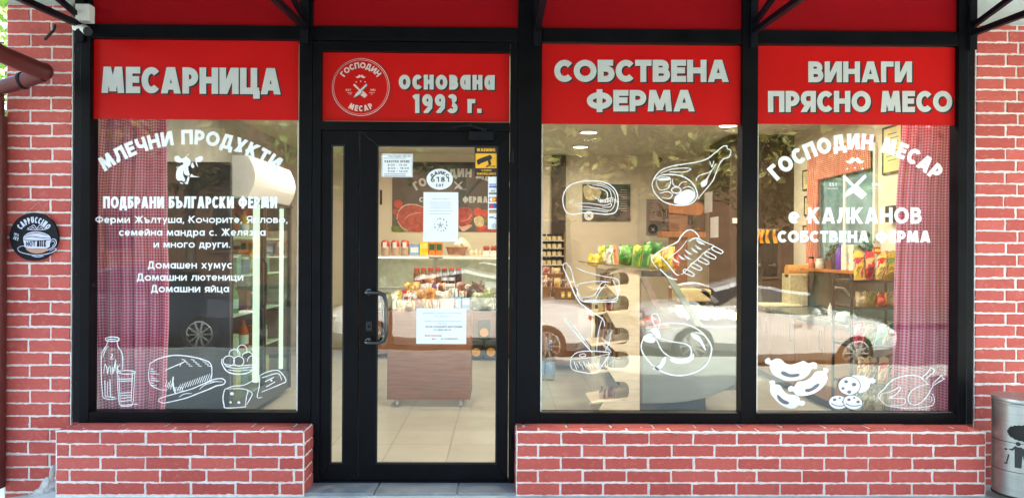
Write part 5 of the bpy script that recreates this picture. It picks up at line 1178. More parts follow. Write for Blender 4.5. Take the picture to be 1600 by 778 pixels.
mb = MB(); x0, x1, z0, z1 = rect(593.5, 597, 297, 320, YP); mb.box(x0, x1, YP, YP + .01, z0, z1); tag(mb.build('picture_frame', BLACKP), 'thin black picture frame left of the charcoal poster', 'frame')

# ---- wheeled trolley and the goods on it
YT = d2y(7.0); x0, x1, z0, z1 = rect(605, 735, 487, 624, YT)
tr = thing('wooden_trolley', 'red brown wooden box trolley on white casters behind the door', 'trolley', ((x0 + x1) / 2, YT + .25, 0))
mb = MB(); mb.box(x0, x1, YT, YT + .02, z0, z1); mb.build('front_panel', WOOD, tr, bevel=.003)
mb = MB(); mb.box(x0 + .001, x0 + .02, YT + .021, YT + .5, z0, z1); mb.build('side_panel', WOOD, tr, bevel=.003)
mb = MB(); mb.box(x1 - .02, x1 - .001, YT + .021, YT + .5, z0, z1); mb.build('side_panel', WOOD, tr, bevel=.003)
mb = MB(); mb.box(x0 + .021, x1 - .021, YT + .021, YT + .5, z1 - .03, z1 - .01); mb.build('deck', WOOD, tr)
mb = MB(); mb.box(x0 + .021, x1 - .021, YT + .30, YT + .5, z1 - .009, z1 + .17); mb.build('riser', WOOD, tr)
for cx in (x0 + .09, x1 - .09):
    for cy2 in (YT + .06, YT + .44):
        t_ = MB(); t_.lathe([(.012, -.014), (.034, -.013), (.036, -.006), (.036, .006), (.034, .013), (.012, .014)], (cx, cy2, .037), 18, axis='x'); ca = t_.build('caster', WHITEP, tr, smooth=True)
        t_ = MB(); t_.bar((cx - .018, cy2, .036), (cx - .018, cy2 + .012, z0 - .008), .004, .02); t_.bar((cx + .018, cy2, .036), (cx + .018, cy2 + .012, z0 - .008), .004, .02); t_.box(cx - .026, cx + .026, cy2 - .018, cy2 + .03, z0 - .008, z0 - .001); t_.build('bracket', STEEL, ca)
zt2 = z1
YJ = YT + .38; JARM = mat('dark preserve', (.05, .018, .012), .12, var=.5, scale=18); JARB = mat('brown preserve', (.22, .085, .04), .15, var=.5, scale=18); REDL = cm(200, 48, 36)
wj = (RX(722, YJ) - RX(646, YJ)) / 7
j0 = None
for k in range(7):
    lab = ('brown jar with red lid leftmost in the row on the trolley', 'brown jar with red lid second from the left on the trolley', 'brown jar with red lid third from the left on the trolley', 'brown jar with red lid right in the middle of the trolley row', 'dark jar with red lid and tiny label third from the right on the trolley', 'dark jar with red lid and tiny label next to the last one on the trolley', 'dark jar with red lid at the right end of the trolley row')[k]
    jar_parts(RX(646, YJ) + wj * (k + .5), YJ, zt2 + .171, wj * .47, RZ(418.5, YJ) - zt2 - .171, JARB if k < 4 else JARM, REDL, PAPER if k in (4, 5) else None, 'preserve_jar', lab, 'jar', 'red lidded jars on the trolley', lidh=.09, lr=.8, band=(.5, .66))
B = bag
B(655, 681, 430, 451, YT + .26, (160, 100, 62), (190, 140, 96), 'brown paper bag leaning on the jars of the trolley')
B(631, 655, 441, 461, YT + .22, (220, 170, 70), (236, 205, 130), 'golden bread bag at the left of the trolley heap')
B(615, 628, 455, 479, YT + .12, (225, 205, 50), (240, 230, 150), 'bright yellow pack at the left end of the trolley')
B(627, 642, 453, 481, YT + .06, (228, 226, 215), (196, 60, 50), 'white bag with a red mark on the trolley', band=(.3, .6, .3, .7))
B(645, 667, 452, 482, YT + .05, (178, 124, 66), (206, 168, 110), 'brown bread bag standing at the front of the trolley')
B(664, 682, 450, 474, YT + .10, (214, 140, 60), (228, 180, 110), 'orange loaf bag beside the brown bread bag on the trolley')
B(656, 676, 443, 459, YT + .18, (216, 208, 205), (180, 170, 172), 'white bag lying behind the orange loaf bag')
B(674, 687, 443, 460, YT + .16, (110, 50, 110), (225, 215, 225), 'purple pack in the middle of the trolley heap')
B(680, 700, 455, 472, YT + .08, (232, 228, 220), (210, 204, 190), 'white crumpled bag in front of the purple pack')
carton(695, 711, 443, 466, YT + .13, .01, (232, 228, 218), (150, 148, 146), 'white price card standing among the trolley goods', 'card', 'price_card', band=(.35, .8))
B(712, 730, 441, 463, YT + .2, (170, 110, 90), (210, 170, 150), 'pinkish brown bag right of the price card')
B(724, 757, 445, 468, YT + .12, (74, 50, 40), (120, 92, 76), 'dark brown wrapped bag at the right of the trolley heap', band=(.3, .5, .2, .6))
B(736, 772, 458, 484, YT + .04, (104, 120, 78), (160, 170, 140), 'green wrapped bag at the right end of the trolley')
B(631, 648, 470, 487, YT + .03, (205, 196, 180), (225, 160, 70), 'small white and orange bag low on the trolley')
x0, x1, z0, z1 = rect(685, 711, 466, 486, YT + .03); mb = MB(); cx = (x0 + x1) / 2
mb.ring([[(cx + (x1 - x0) / 2 * k * math.cos(t), YT + .09 + .06 * k * math.sin(t), z) for t in [q * math.pi / 12 for q in range(24)]] for k, z in ((.8, z0), (1, z1), (.95, z1), (.78, z0 + .01))]); tag(mb.build('plastic_tub', WHITEP), 'white ribbed plastic tub at the front of the trolley', 'tub')
carton(711.5, 720, 464, 486, YT + .04, .05, (120, 175, 215), (190, 215, 235), 'pale blue carton beside the white tub', band=(.3, .8)); carton(722, 734, 466, 486, YT + .04, .05, (110, 160, 205), (170, 200, 225), 'wider blue carton right of the pale blue carton', band=(.5, .9))
for a, b, c, d, dy, c1, c2, lab in ((640, 652, 446, 462, .20, (226, 200, 140), (190, 120, 60), 'pale roll pack at the rear left of the trolley heap'), (648, 662, 436, 450, .28, (150, 84, 50), (206, 150, 100), 'dark loaf pack against the red lidded jars'), (666, 676, 446, 462, .19, (240, 226, 190), (200, 80, 60), 'cream pack between the white bag and the purple pack'), (684, 697, 442, 456, .24, (196, 120, 70), (236, 210, 160), 'honey coloured pack behind the price card'), (700, 716, 450, 468, .10, (238, 232, 220), (120, 160, 190), 'white pack with pale blue print before the price card'), (612, 622, 462, 483, .05, (236, 236, 226), (90, 140, 70), 'white and green pack at the far left front of the trolley'), (620, 632, 470, 488, .02, (230, 190, 120), (250, 240, 220), 'buff pack low at the left front of the trolley'), (664, 676, 468, 487, .02, (210, 180, 130), (160, 90, 50), 'tan roll bag at the trolley front beside the tub'), (716, 728, 454, 470, .1, (200, 190, 176), (110, 70, 50), 'grey beige pack under the dark brown wrapped bag'), (738, 754, 440, 452, .2, (90, 62, 50), (150, 120, 100), 'small dark pack on top of the dark brown wrapped bag'), (752, 770, 450, 464, .14, (150, 160, 110), (220, 220, 200), 'pale green pack at the upper right of the heap'), (676, 686, 470, 487, .03, (236, 226, 210), (214, 120, 60), 'white and orange pack left of the tub')):
    B(a, b, c, d, YT + dy, c1, c2, lab, tilt=RND.uniform(-.3, .3))
# packs on the floor by the display case
for a, b, c, d, lab in ((747, 766, 500, 530, 'dark green coffee pack with orange seal stacked on two others'), (735, 753, 531, 560.5, 'dark green coffee pack with orange seal beside the trolley'), (757, 777, 531, 560.5, 'dark green coffee pack with orange seal at the door edge')):
    Yp = YCS - .16; x0, x1, z0, z1 = rect(a, b, c, d, Yp); mb = MB(); mb.box(x0, x1, Yp, Yp + .13, max(z0, .002), z1); o = mb.build('coffee_pack', cm(38, 46, 38), bevel=.008); tag(o, lab, 'pack', 'coffee packs before the display case')
    mb = MB(); cx, cz = (x0 + x1) / 2, z0 + (z1 - z0) * .36; mb.lathe([(.058, 0), (.058, -.002), (.05, -.0025)], (cx, Yp - .0005, cz), 18, axis='y'); mb.build('round_seal', cm(214, 150, 50), o)

# ---- left window: gingham curtain and dairy fridge
def gingham(name, base=(.68, .40, .51), red=(.49, .016, .095), pitch=.0195, mid=None):
    m = bpy.data.materials.new(name); m.use_nodes = True; n = m.node_tree.nodes; l = m.node_tree.links; b = n['Principled BSDF']; b.inputs['Roughness'].default_value = .85
    uv = n.new('ShaderNodeUVMap'); sp = n.new('ShaderNodeSeparateXYZ'); l.new(uv.outputs[0], sp.inputs[0]); fs = []
    for k in (0, 1):
        mu = n.new('ShaderNodeMath'); mu.operation = 'DIVIDE'; mu.inputs[1].default_value = pitch; l.new(sp.outputs[k], mu.inputs[0])
        fr_ = n.new('ShaderNodeMath'); fr_.operation = 'FRACT'; l.new(mu.outputs[0], fr_.inputs[0])
        g = n.new('ShaderNodeMath'); g.operation = 'GREATER_THAN'; g.inputs[1].default_value = .5; l.new(fr_.outputs[0], g.inputs[0]); fs.append(g)
    ad = n.new('ShaderNodeMath'); ad.operation = 'ADD'; l.new(fs[0].outputs[0], ad.inputs[0]); l.new(fs[1].outputs[0], ad.inputs[1])
    h = n.new('ShaderNodeMath'); h.operation = 'MULTIPLY'; h.inputs[1].default_value = .5; l.new(ad.outputs[0], h.inputs[0])
    mx = n.new('ShaderNodeMix'); mx.data_type = 'RGBA'; l.new(h.outputs[0], mx.inputs['Factor']); mx.inputs['A'].default_value = (*base, 1); mx.inputs['B'].default_value = (*red, 1); l.new(mx.outputs['Result'], b.inputs['Base Color'])
    tr_ = n.new('ShaderNodeBsdfTranslucent'); l.new(mx.outputs['Result'], tr_.inputs[0]); ms = n.new('ShaderNodeMixShader'); ms.inputs[0].default_value = .15
    out = [q for q in n if q.type == 'OUTPUT_MATERIAL'][0]; l.new(b.outputs[0], ms.inputs[1]); l.new(tr_.outputs[0], ms.inputs[2]); l.new(ms.outputs[0], out.inputs[0]); return m
GING = gingham('red and white gingham')
def curtain(rows, Y, folds, amp, label, name='gingham_curtain', m=GING, n=130, seed=1, ztop=None):
    """rows: (py, px0, px1) down the cloth"""
    r = random.Random(seed); ph = [r.uniform(0, 6) for _ in range(6)]; mb = MB(); mb.uv = []; nr = 34; L = None
    for j in range(nr + 1):
        v = j / nr; py = rows[0][0] + (rows[-1][0] - rows[0][0]) * v
        for q in range(len(rows) - 1):
            if rows[q][0] <= py <= rows[q + 1][0] + 1e-6: break
        t = (py - rows[q][0]) / (rows[q + 1][0] - rows[q][0]); t = t * t * (3 - 2 * t)
        a = rows[q][1] + (rows[q + 1][1] - rows[q][1]) * t; b = rows[q][2] + (rows[q + 1][2] - rows[q][2]) * t
        z = RZ(py, Y, (a + b) / 2); xa_, xb_ = RX(a, Y, py), RX(b, Y, py); s = 0; prev = None
        for i in range(n + 1):
            u = i / n; w = u + .018 * math.sin(6.3 * u * 2 + ph[0] + v * 1.5)
            x = xa_ + (xb_ - xa_) * u; y = Y + amp * (math.sin(2 * math.pi * folds * w + ph[1] + .6 * math.sin(2.2 * v + ph[2])) * .7 + .3 * math.sin(2 * math.pi * folds * 2.3 * w + ph[3] + v)) * (.75 + .5 * v)
            if prev: s += math.hypot(x - prev[0], y - prev[1])
            prev = (x, y); mb.v.append((x, y, z)); mb.uv.append([s, z])
        if L is None: L = s
        row = mb.uv[-(n + 1):]
        for p in row: p[0] *= L / s
    for j in range(nr):
        for i in range(n):
            a = j * (n + 1) + i; mb.f.append((a, a + n + 1, a + n + 2, a + 1)); mb.m.append(0)
    o = mb.build(name, m, smooth=True); return tag(o, label, 'curtain')
curtain([(180, 158, 263), (330, 148, 264), (480, 151, 266), (600, 154, 262), (652, 156, 258)], .26, 5, .035, 'red gingham curtain in the leftmost dairy window')
curtain([(186, 1408, 1486), (330, 1398, 1482), (480, 1393, 1482), (652, 1387, 1479)], .24, 4, .035, 'red gingham curtain at the right end of the rightmost window', seed=5)

XF = -2.27; yf0, yf1 = d2y(6.0), d2y(7.75); GREYC = mat('grey fridge enamel', (.062, .075, .088), .35, var=.08, scale=4, rvar=.05)
fd = thing('dairy_fridge', 'tall grey upright dairy fridge with glass doors and lit white header', 'fridge', (-2.6, (yf0 + yf1) / 2, 0)); zf = RZ(253, yf0, 310)
mb = MB(); mb.box(-3.0, XF + .012, yf0, yf0 + .045, .05, zf); mb.build('side_panel', GREYC, fd, bevel=.006)
mb = MB(); mb.box(-3.0, XF + .012, yf1 - .045, yf1, .05, zf); mb.build('side_panel', GREYC, fd, bevel=.006)
mb = MB(); mb.box(-3.0, -2.95, yf0 + .046, yf1 - .046, .05, 1.98); mb.build('back_panel', WHITEP, fd)
mb = MB(); mb.box(-2.949, XF, yf0 + .046, yf1 - .046, .05, .22); mb.build('base', GREYC, fd)
mb = MB(); mb.box(XF - .14, XF + .035, yf0 + .45, yf1 - .046, 1.905, 1.929); mb.build('header_rail', DKMET, fd, bevel=.003)
HEAD = emit_mat('lit fridge header', (.95, 1.0, .97), .022)
mb = MB(); n_ = 10; pr_ = [(XF - .14, 1.93), (XF - .02, 1.93)] + [(XF + .06 * math.sin(math.pi * k / n_), 1.94 + .36 * k / n_) for k in range(n_ + 1)] + [(XF - .14, 2.30)]
mb.ring([[(x, yy, z) for x, z in pr_] for yy in (yf0 + .45, yf0 + .046 + (yf1 - yf0 - .092) * .6)]); mb.build('header', HEAD, fd)
mb = MB(); mb.ring([[(x, yy, z) for x, z in pr_] for yy in (yf0 + .056 + (yf1 - yf0 - .092) * .6, yf1 - .046)]); mb.build('header', HEAD, fd)
mb = MB(); mb.box(-2.949, XF - .145, yf0 + .046, yf1 - .046, 1.94, zf - .02); mb.build('top_housing', GREYC, fd, bevel=.004)
TUBE = emit_mat('fridge tube light', (.92, 1.0, .97), .17)
ym = (yf0 + yf1) / 2
for (a, b) in ((yf0 + .046, yf0 + .075), (ym - .05, ym - .012), (ym + .012, ym + .05), (yf1 - .075, yf1 - .046)):
    mb = MB(); mb.box(XF - .02, XF + .012, a, b, .23, 1.925); mb.build('door_frame', DKMET, fd, bevel=.003)
for a, b in ((yf0 + .076, ym - .051), (ym + .051, yf1 - .076)):
    mb = MB(); mb.box(XF - .008, XF, a, b, .23, 1.925); mb.build('door_glass', CLEARG, fd)
mb = MB(); mb.tube([(XF - .062, ym, .26), (XF - .062, ym, 1.90)], .036, 12); mb.build('lamp_tube', TUBE, fd)
mb = MB(); mb.tube([(XF - .06, yf1 - .12, .26), (XF - .06, yf1 - .12, 1.90)], .022, 10); mb.build('lamp_tube', TUBE, fd)
mb = MB(); mb.tube([(XF + .03, ym - .10, .95), (XF + .055, ym - .10, 1.0), (XF + .055, ym - .10, 1.35), (XF + .03, ym - .10, 1.40)], .013, 8); mb.build('door_handle', BLACKP, fd, smooth=True)
SHZ = (.55, .90, 1.24, 1.58)
for z in SHZ: mb = MB(); mb.box(-2.949, XF - .09, yf0 + .047, yf1 - .047, z, z + .015); mb.build('shelf', WHITEP, fd)
cols = [((230, 232, 228), 'white'), ((60, 120, 170), 'blue'), ((210, 90, 40), 'orange'), ((90, 150, 80), 'green'), ((225, 200, 90), 'yellow'), ((150, 50, 50), 'red'), ((70, 150, 160), 'teal')]
k = 0
for si, z in enumerate((.22,) + SHZ):
    tier = ('floor', 'lowest', 'second', 'third', 'top')[si]
    for j in range(6):
        yy = yf0 + .12 + j * .27; c, cn = cols[(si * 3 + j * 2 + (j > 3)) % 7]; place = ('at the near end', 'next to the near end', 'left of the lamp tube', 'right of the lamp tube', 'next to the far end', 'at the far end')[j]
        if (si + j) % 3 == 0: 
            jar_parts(XF - .2, yy, z + .016, .05, .16, cm(*c), WHITEP, None, 'dairy_tub', '%s dairy tub %s of the %s fridge shelf' % (cn, place, tier), 'tub')
        elif (si + j) % 3 == 1:
            bottle(XF - .2, yy, z + .016, .045, .26, cm(*c), cm(200, 60, 50), PAPER, '%s milk bottle %s of the %s fridge shelf' % (cn, place, tier))
        else:
            mb = MB(); mb.box(XF - .26, XF - .15, yy - .06, yy + .06, z + .016, z + .2); o = mb.build('milk_carton', cm(*c), bevel=.004); tag(o, '%s carton %s of the %s fridge shelf' % (cn, place, tier), 'carton')

# ---- middle window
mb = MB(); x0, x1, z0, z1 = rect(862, 884, 243, 372, YB - .05); mb.box(x0, x1, YB - .07, YB - .001, 0, z1); tag(mb.build('wall_post', WOODD, bevel=.004), 'dark brown post on the back wall beside the jar rack', 'post')
YJR = YB - .13; rk = thing('jar_rack', 'small white wall rack with four rows of spice jars', 'rack', (RX(858, YJR), YJR, RZ(415, YJR, 858)))
xa, xb = RX(834, YJR), RX(881, YJR)
jars = None
for i, py in enumerate((375.5, 387.5, 399.5, 413)):
    mb = MB(); z = RZ(py, YJR, 858); mb.box(xa, xb, YJR - .05, YJR + .12, z - .012, z); mb.build('shelf', WHITEP, rk)
    for k in range(5):
        x = RX(841.5 + k * 8.2, YJR); lab = 'small black lidded spice jar with cream label in the wall rack'
        if jars is None: jars = jar_parts(x, YJR, z + .001, .033, .092, cm(110, 60, 40), BLACKP, cm(226, 205, 160), 'spice_jar', lab, 'jar', 'spice jars in the wall rack', lidh=.24, lr=1.0, band=(.05, .85))
        else: dup(jars, (x, YJR, z + .001), lab)
mb = MB(); mb.box(xb, xb + .015, YJR - .05, YJR + .12, RZ(415, YJR, 858), RZ(362, YJR, 858)); mb.build('side_board', WOODM, rk)
def wallpic(px0, px1, py0, py1, m, name, label, cat='poster'):
    x0, x1, z0, z1 = rect(px0, px1, py0, py1, YP); mb = MB(); mb.box(x0, x1, YP, YP + .01, z0, z1); return tag(mb.build(name, m), label, cat)
o = wallpic(910, 985, 288, 346, pst, 'wall_poster', 'dark steak poster with white round seal on the back wall')
mb = MB(); y = YP - .0008
flat([([(920 + 7.5 * math.cos(t), 337 + 7.5 * math.sin(t)) for t in [k * .37 for k in range(17)]], 0)], y, '', None, None, 0, mb); kn = []; k2 = knives(kn, 920, 337, 6, 1); flat(kn + [(k2, 3)], y - .002, '', None, None, 2, mb)
flat(text_polys('МРАМОРНО', 937, 966, 311, 317, .25, .14), y, '', None, None, 0, mb); flat([(q, i) for i in range(10) for q in ribbon([(970 - (i % 3) * 2, 297 + i * 3.6), (980, 297 + i * 3.6)], .8)], y, '', None, None, 1, mb)
flat(fill_polys([[(912, 292), (925, 291), (940, 300), (930, 312), (915, 310)]], None), y, '', None, None, 3, mb)
mb.build('poster_print', [WHITEF, INKL, BLACKF, MUSH], o)
o = wallpic(1010, 1102, 312, 368, mat('dusty mauve poster', (.24, .18, .175), .6, var=.1, scale=3), 'wall_poster', 'mauve poster with black pig and cow cuts on the back wall')
mb = MB(); flat([([(1020 + 8 * math.cos(t), 358 + 8 * math.sin(t)) for t in [k * .37 for k in range(17)]], 0)], y, '', None, None, 0, mb); kn = []; k2 = knives(kn, 1020, 358, 6, 1); flat(kn + [(k2, 3)], y - .002, '', None, None, 1, mb)
pig = [(0, .35), (.05, .22), (.02, .12), (.10, .16), (.2, .08), (.4, .02), (.7, .03), (.92, .10), (1, .28), (.96, .5), (.94, .95), (.86, .95), (.84, .62), (.74, .6), (.72, .95), (.64, .95), (.62, .62), (.4, .64), (.38, .95), (.30, .95), (.28, .6), (.12, .55), (.02, .48)]
flat([([(1026 + u * 32, 326 + v * 24) for u, v in pig], 0), ([(1058 + u * 26, 330 + v * 22) for u, v in pig], 1)], y, '', None, None, 0, mb); flat([(q, i) for i in range(5) for q in ribbon([(1013, 318 + i * 3.4), (1022 - (i % 2) * 3, 318 + i * 3.4)], .7)] + [(q, i) for i in range(4) for q in ribbon([(1042, 354 + i * 3), (1056, 354 + i * 3)], .7)], y, '', None, None, 0, mb)
flat([(q, i) for i in range(3) for q in ribbon([(1034 + i * 7, 328), (1035 + i * 6, 340)], .6)], y - .0016, '', None, None, 1, mb)
mb.build('poster_print', [BLACKF, PINKF], o)
c = at(1031, 250, YB - .02); mb = MB(); mb.lathe([(.035, 0), (.035, -.02), (.028, -.03), (.01, -.034)], (c.x, YB - .002, c.z), 20, axis='y'); tag(mb.build('wall_speaker', BLACKP, smooth=True), 'small round black speaker high on the back wall', 'speaker')

# dark wooden partition and things on it
YPT = d2y(9.1); xp0 = RX(1140, YPT)
mb = MB(); mb.box(xp0, XW - .002, YPT, d2y(10.0), .002, 2.915)
for px in (1165, 1190, 1222): x = RX(px, YPT); mb.box(x - .004, x + .004, YPT - .004, YPT - .001, .1, 2.85)
o = mb.build('wooden_partition', WOODD, bevel=.003); tag(o, 'dark brown wooden partition between counter and sink corner', 'partition')
for (a, b, c, d, lab) in ((1101, 1113, 302, 331, 'white paper sheet on the partition side, upper one'), (1110, 1122.5, 340, 371, 'white paper sheet on the partition side, lower one')):
    Yq = d2y(9.6) if a < 1105 else d2y(9.3); xs = xp0 - .003; p0, p1 = atx(a, c, xs), atx(b, d, xs); mb = MB(); mb.box(xs - .002, xs, min(p0.y, p1.y), max(p0.y, p1.y), p1.z, p0.z); tag(mb.build('paper_sheet', PAPER), lab, 'paper', 'sheets pinned to the partition')
mb = MB(); x0, x1, z0, z1 = rect(1145, 1154, 341, 349, YPT - .03); mb.box(x0, x1, YPT - .03, YPT - .001, z0, z1); tag(mb.build('thermostat', WHITEP, bevel=.003), 'small white thermostat on the dark partition', 'thermostat')
mb = MB(); x0, x1, z0, z1 = rect(1180, 1216, 357, 360.5, YPT - .05); mb.box(x0, x1, YPT - .06, YPT - .05, z0, z1); mb.box(x0 + .02, x0 + .035, YPT - .05, YPT - .004, z0, z1); mb.box(x1 - .035, x1 - .02, YPT - .05, YPT - .004, z0, z1)
tag(mb.build('hook_rail', STEEL), 'steel hook rail on the dark partition', 'rail')
for k, (a, lab) in enumerate(((1181, 'yellow cloth strip leftmost on the hook rail'), (1188, 'yellow cloth strip second on the hook rail'), (1196.5, 'yellow cloth strip third on the hook rail'), (1208, 'yellow cloth strip at the right end of the hook rail'))):
    x0, x1, z0, z1 = rect(a, a + 5.5, 359, 380, YPT - .075); mb = MB(); mb.ring([[(x0 + (x1 - x0) * u + .01 * math.sin(v * 5 + k) , YPT - .075 + .012 * math.sin(v * 6 + u * 3 + k) + w, z1 - (z1 - z0) * v) for u, w in ((0, 0), (.5, -.01), (1, 0), (.5, .012))] for v in [q / 8 for q in range(9)]]); tag(mb.build('cloth_strip', cm(226, 150, 30), smooth=True), lab, 'cloth', 'yellow cloths on the hook rail')
for a, lab in ((1186, 'steel lever handle left on the dark partition door'), (1210, 'steel lever handle right on the dark partition door')):
    c = at(a, 414, YPT); mb = MB(); mb.lathe([(.022, -.002), (.022, -.01)], (c.x, YPT, c.z), 14, axis='y'); mb.tube([(c.x, YPT - .008, c.z), (c.x, YPT - .045, c.z), (c.x - .09, YPT - .045, c.z - .004)], .009, 8); tag(mb.build('lever_handle', STEEL, smooth=True), lab, 'handle', 'lever handles on the partition')

# wooden wall shelf with sausages and hanging board
YWS = d2y(10.0); x0, x1, z0, z1 = rect(1034, 1104, 362, 371, YWS)
ws = thing('sausage_shelf', 'orange brown wooden shelf on an upright post behind the deli counter', 'shelf', ((x0 + x1) / 2, YWS + .15, 0))
ORW = mat('orange stained wood', (.42, .14, .035), .45, var=.2, scale=4, stretch=(8, 1, 1))
mb = MB(); mb.box(x0, x1, YWS, YWS + .3, z0, z1); mb.build('board', ORW, ws, bevel=.006)
xq0, xq1 = RX(1047, YWS), RX(1076, YWS); mb = MB(); mb.box(xq0, xq1, YWS + .06, YWS + .10, .002, RZ(318, YWS, 1060)); mb.build('upright', WOOD, ws, bevel=.003)
zb0 = z1
xq0, xq1, zq0, zq1 = rect(1046, 1101, 316, 337, YWS); mb = MB(); cz = (zq0 + zq1) / 2; hh = (zq1 - zq0) / 2
pts = [(xq0, cz + hh), (xq1 - hh * .9, cz + hh * .95)] + [(xq1 - hh * .9 + hh * .9 * math.sin(t), cz + hh * .95 * math.cos(t)) for t in [k * math.pi / 8 for k in range(9)]] + [(xq0, cz - hh * .6)]
mb.prism(pts, YWS + .02, YWS + .05); mb.build('carved_board', ORW, ws, bevel=.005)
for k in range(5):
    mb = MB(); cx = x0 + (x1 - x0) * (.14 + .18 * k); mb.tube([(cx - .06, YWS + .1, zb0 + .03), (cx, YWS + .09, zb0 + .035 + .008 * (k % 2)), (cx + .055, YWS + .11, zb0 + .03)], [.02, .032, .018], 10); tag(mb.build('dried_sausage', mat('dried sausage skin', (.16, .06, .035), .5, var=.4, scale=40), smooth=True), 'dried sausage lying on the wooden shelf, %s' % ('leftmost', 'second from the left', 'middle one', 'second from the right', 'rightmost')[k], 'sausage', 'dried sausages on the shelf')

# side counter with baskets, left of the middle window
YBK = d2y(9.2); x0, x1 = RX(832, YBK), RX(925, YBK); zc_ = RZ(469, YBK, 870)
sc_ = thing('wooden_counter', 'low red brown wooden counter carrying wicker baskets', 'counter', ((x0 + x1) / 2, YBK + .3, 0))
mb = MB(); mb.box(x0, x1, YBK, YBK + .7, .06, zc_ - .03); mb.build('cabinet', WOOD, sc_, bevel=.003); mb = MB(); mb.box(x0 - .01, x1 + .01, YBK - .02, YBK + .71, zc_ - .029, zc_); mb.build('worktop', WOODM, sc_, bevel=.004)
basket(836, 862, 449, 468.5, YBK + .02, .26, 'wicker basket with red wrapped goods at the window edge of the counter'); basket(864, 904, 450, 468.5, YBK + .02, .28, 'longer wicker basket with paper tags on the wooden counter'); basket(843, 880, 428, 441, YBK + .36, .28, 'wicker basket standing behind the two front baskets')
for k, (a, b, c, d, c1, c2, lab) in enumerate(((837, 846, 433, 455, (190, 120, 90), (230, 220, 210), 'pinkish wrapped pastry in the window edge basket'), (846, 855, 430, 454, (226, 214, 200), (180, 90, 70), 'white wrapped pastry in the window edge basket'), (855, 863, 434, 455, (120, 60, 50), (220, 200, 180), 'dark wrapped pastry in the window edge basket'), (866, 876, 434, 456, (214, 160, 80), (235, 215, 170), 'golden wrapped pastry in the longer basket'), (876, 886, 436, 456, (70, 44, 36), (200, 190, 180), 'brown wrapped pastry in the longer basket'), (887, 897, 438, 456, (225, 215, 195), (200, 150, 90), 'cream wrapped pastry in the longer basket'), (848, 860, 417, 436, (170, 60, 60), (225, 190, 180), 'red pack in the rear basket'), (862, 876, 418, 436, (215, 190, 140), (180, 120, 60), 'beige pack in the rear basket'))):
    bag(a, b, c, d, YBK + (.08 if d > 440 else .44), c1, c2, lab, 'pastry', 'wrapped_pastry')
for k, a in enumerate((877, 887)): carton(a, a + 5, 456, 465, YBK - .012, .003, (232, 190, 60), (245, 235, 200), ('yellow price tag on the longer basket, left one', 'yellow price tag on the longer basket, right one')[k], 'tag', 'price_tag')
# water bottles
WATER = glass_mat('clear water bottle', .06, tint=(.80, .88, .92)); 
Yw = d2y(8.4)
for a, b, lab in ((839, 852, 'big clear water bottle with blue neck nearest the window edge'), (853, 867, 'big clear water bottle with blue neck right of the other')):
    x0, x1, z0, z1 = rect(a, b, 497, 590, Yw); bottle((x0 + x1) / 2, Yw + .07, .002, (x1 - x0) / 2 * 1.1, .45 if a < 845 else .42, WATER, cm(60, 110, 190), cm(130, 165, 205), lab, group='water bottles on the floor')

# deli counter with glass case
ye, yo = d2y(6.15), d2y(9.2); xc0, xc1 = RX(1004, ye), RX(1175, ye)
ENDM = mat('grey green end panel', (.20, .235, .225), .35, var=.06, scale=3, rvar=.04)
dc = thing('deli_counter', 'long deli counter with curved grey green end panel and glass case', 'counter', ((xc0 + xc1) / 2, (ye + yo) / 2, 0)); zt3 = RZ(513, ye, 1080)
pts = [(xc0, .22), (xc0, zt3), (RX(1128, ye), zt3 + .015), (xc1, zt3 + .02), (xc1, zt3 - .25)] + [(xc0 + .16 + (xc1 - xc0 - .16) * math.cos(t), .22 + (zt3 - .50) * (1 - math.sin(t)) * .0 + (zt3 - .47) * (1 - math.sin(t))) for t in [k * math.pi / 20 for k in range(1, 11)]]
mb = MB(); mb.prism(pts, ye, ye + .05); mb.build('end_panel', ENDM, dc, bevel=.006)
mb = MB(); mb.box(xc0 + .12, xc0 + .55, ye + .06, yo, .01, .30); mb.build('plinth', DKMET, dc)
mb = MB(); mb.box(xc0 + .02, xc1 - .05, ye + .051, yo, .32, zt3 - .12); mb.build('body', mat('stone grey body', (.28, .28, .27), .5, var=.08), dc)
mb = MB(); nS = 22
for k in range(nS):
    y0 = ye + .06 + (yo - ye - .06) * k / nS; mb.box(xc0 - .012, xc0 + .018, y0, y0 + (yo - ye - .06) / nS * .62, .20, zt3 - .03, k % 2)
mb.build('slatted_front', [WOODM, WOODD], dc)
mb = MB(); mb.box(xc0 + .05, xc0 + .40, ye + .052, yo, zt3 - .118, zt3 - .09); mb.build('display_deck', STEEL, dc)
mb = MB(); mb.box(xc0 + .42, xc1 + .02, ye + .052, yo, zt3 - .118, zt3 + .012); mb.build('worktop', STEEL, dc, bevel=.006)
def strut(pa, pb, Y, w, m, name):
    a, b = at(*pa, Y), at(*pb, Y); mb = MB(); d = (b - a); p = Vector((-d.z, 0, d.x)).normalized() * w / 2
    mb.prism([((a + p).x, (a + p).z), ((a - p).x, (a - p).z), ((b - p).x, (b - p).z), ((b + p).x, (b + p).z)], Y, Y + .03); mb.build(name, m, dc, bevel=.004)
strut((1044, 430), (1095, 511), ye, .05, mat('green grey strut', (.20, .27, .24), .4), 'glass_arm'); strut((1004, 433), (1032, 487), ye + .9, .055, mat('mauve grey strut', (.33, .25, .24), .4), 'glass_arm')
x0, x1, z0, z1 = rect(1003, 1049, 423, 432, ye); mb = MB(); mb.box(x0, x1, ye, ye + .04, z0, z1); mb.build('top_beam', mat('slate beam', (.075, .095, .10), .4), dc, bevel=.004)
mb = MB(); mb.lathe([(.016, -.012), (.016, 0)], (at(1036, 427, ye).x, ye - .001, at(1036, 427, ye).z), 14, axis='y'); mb.build('bolt_cap', BLACKP, dc)
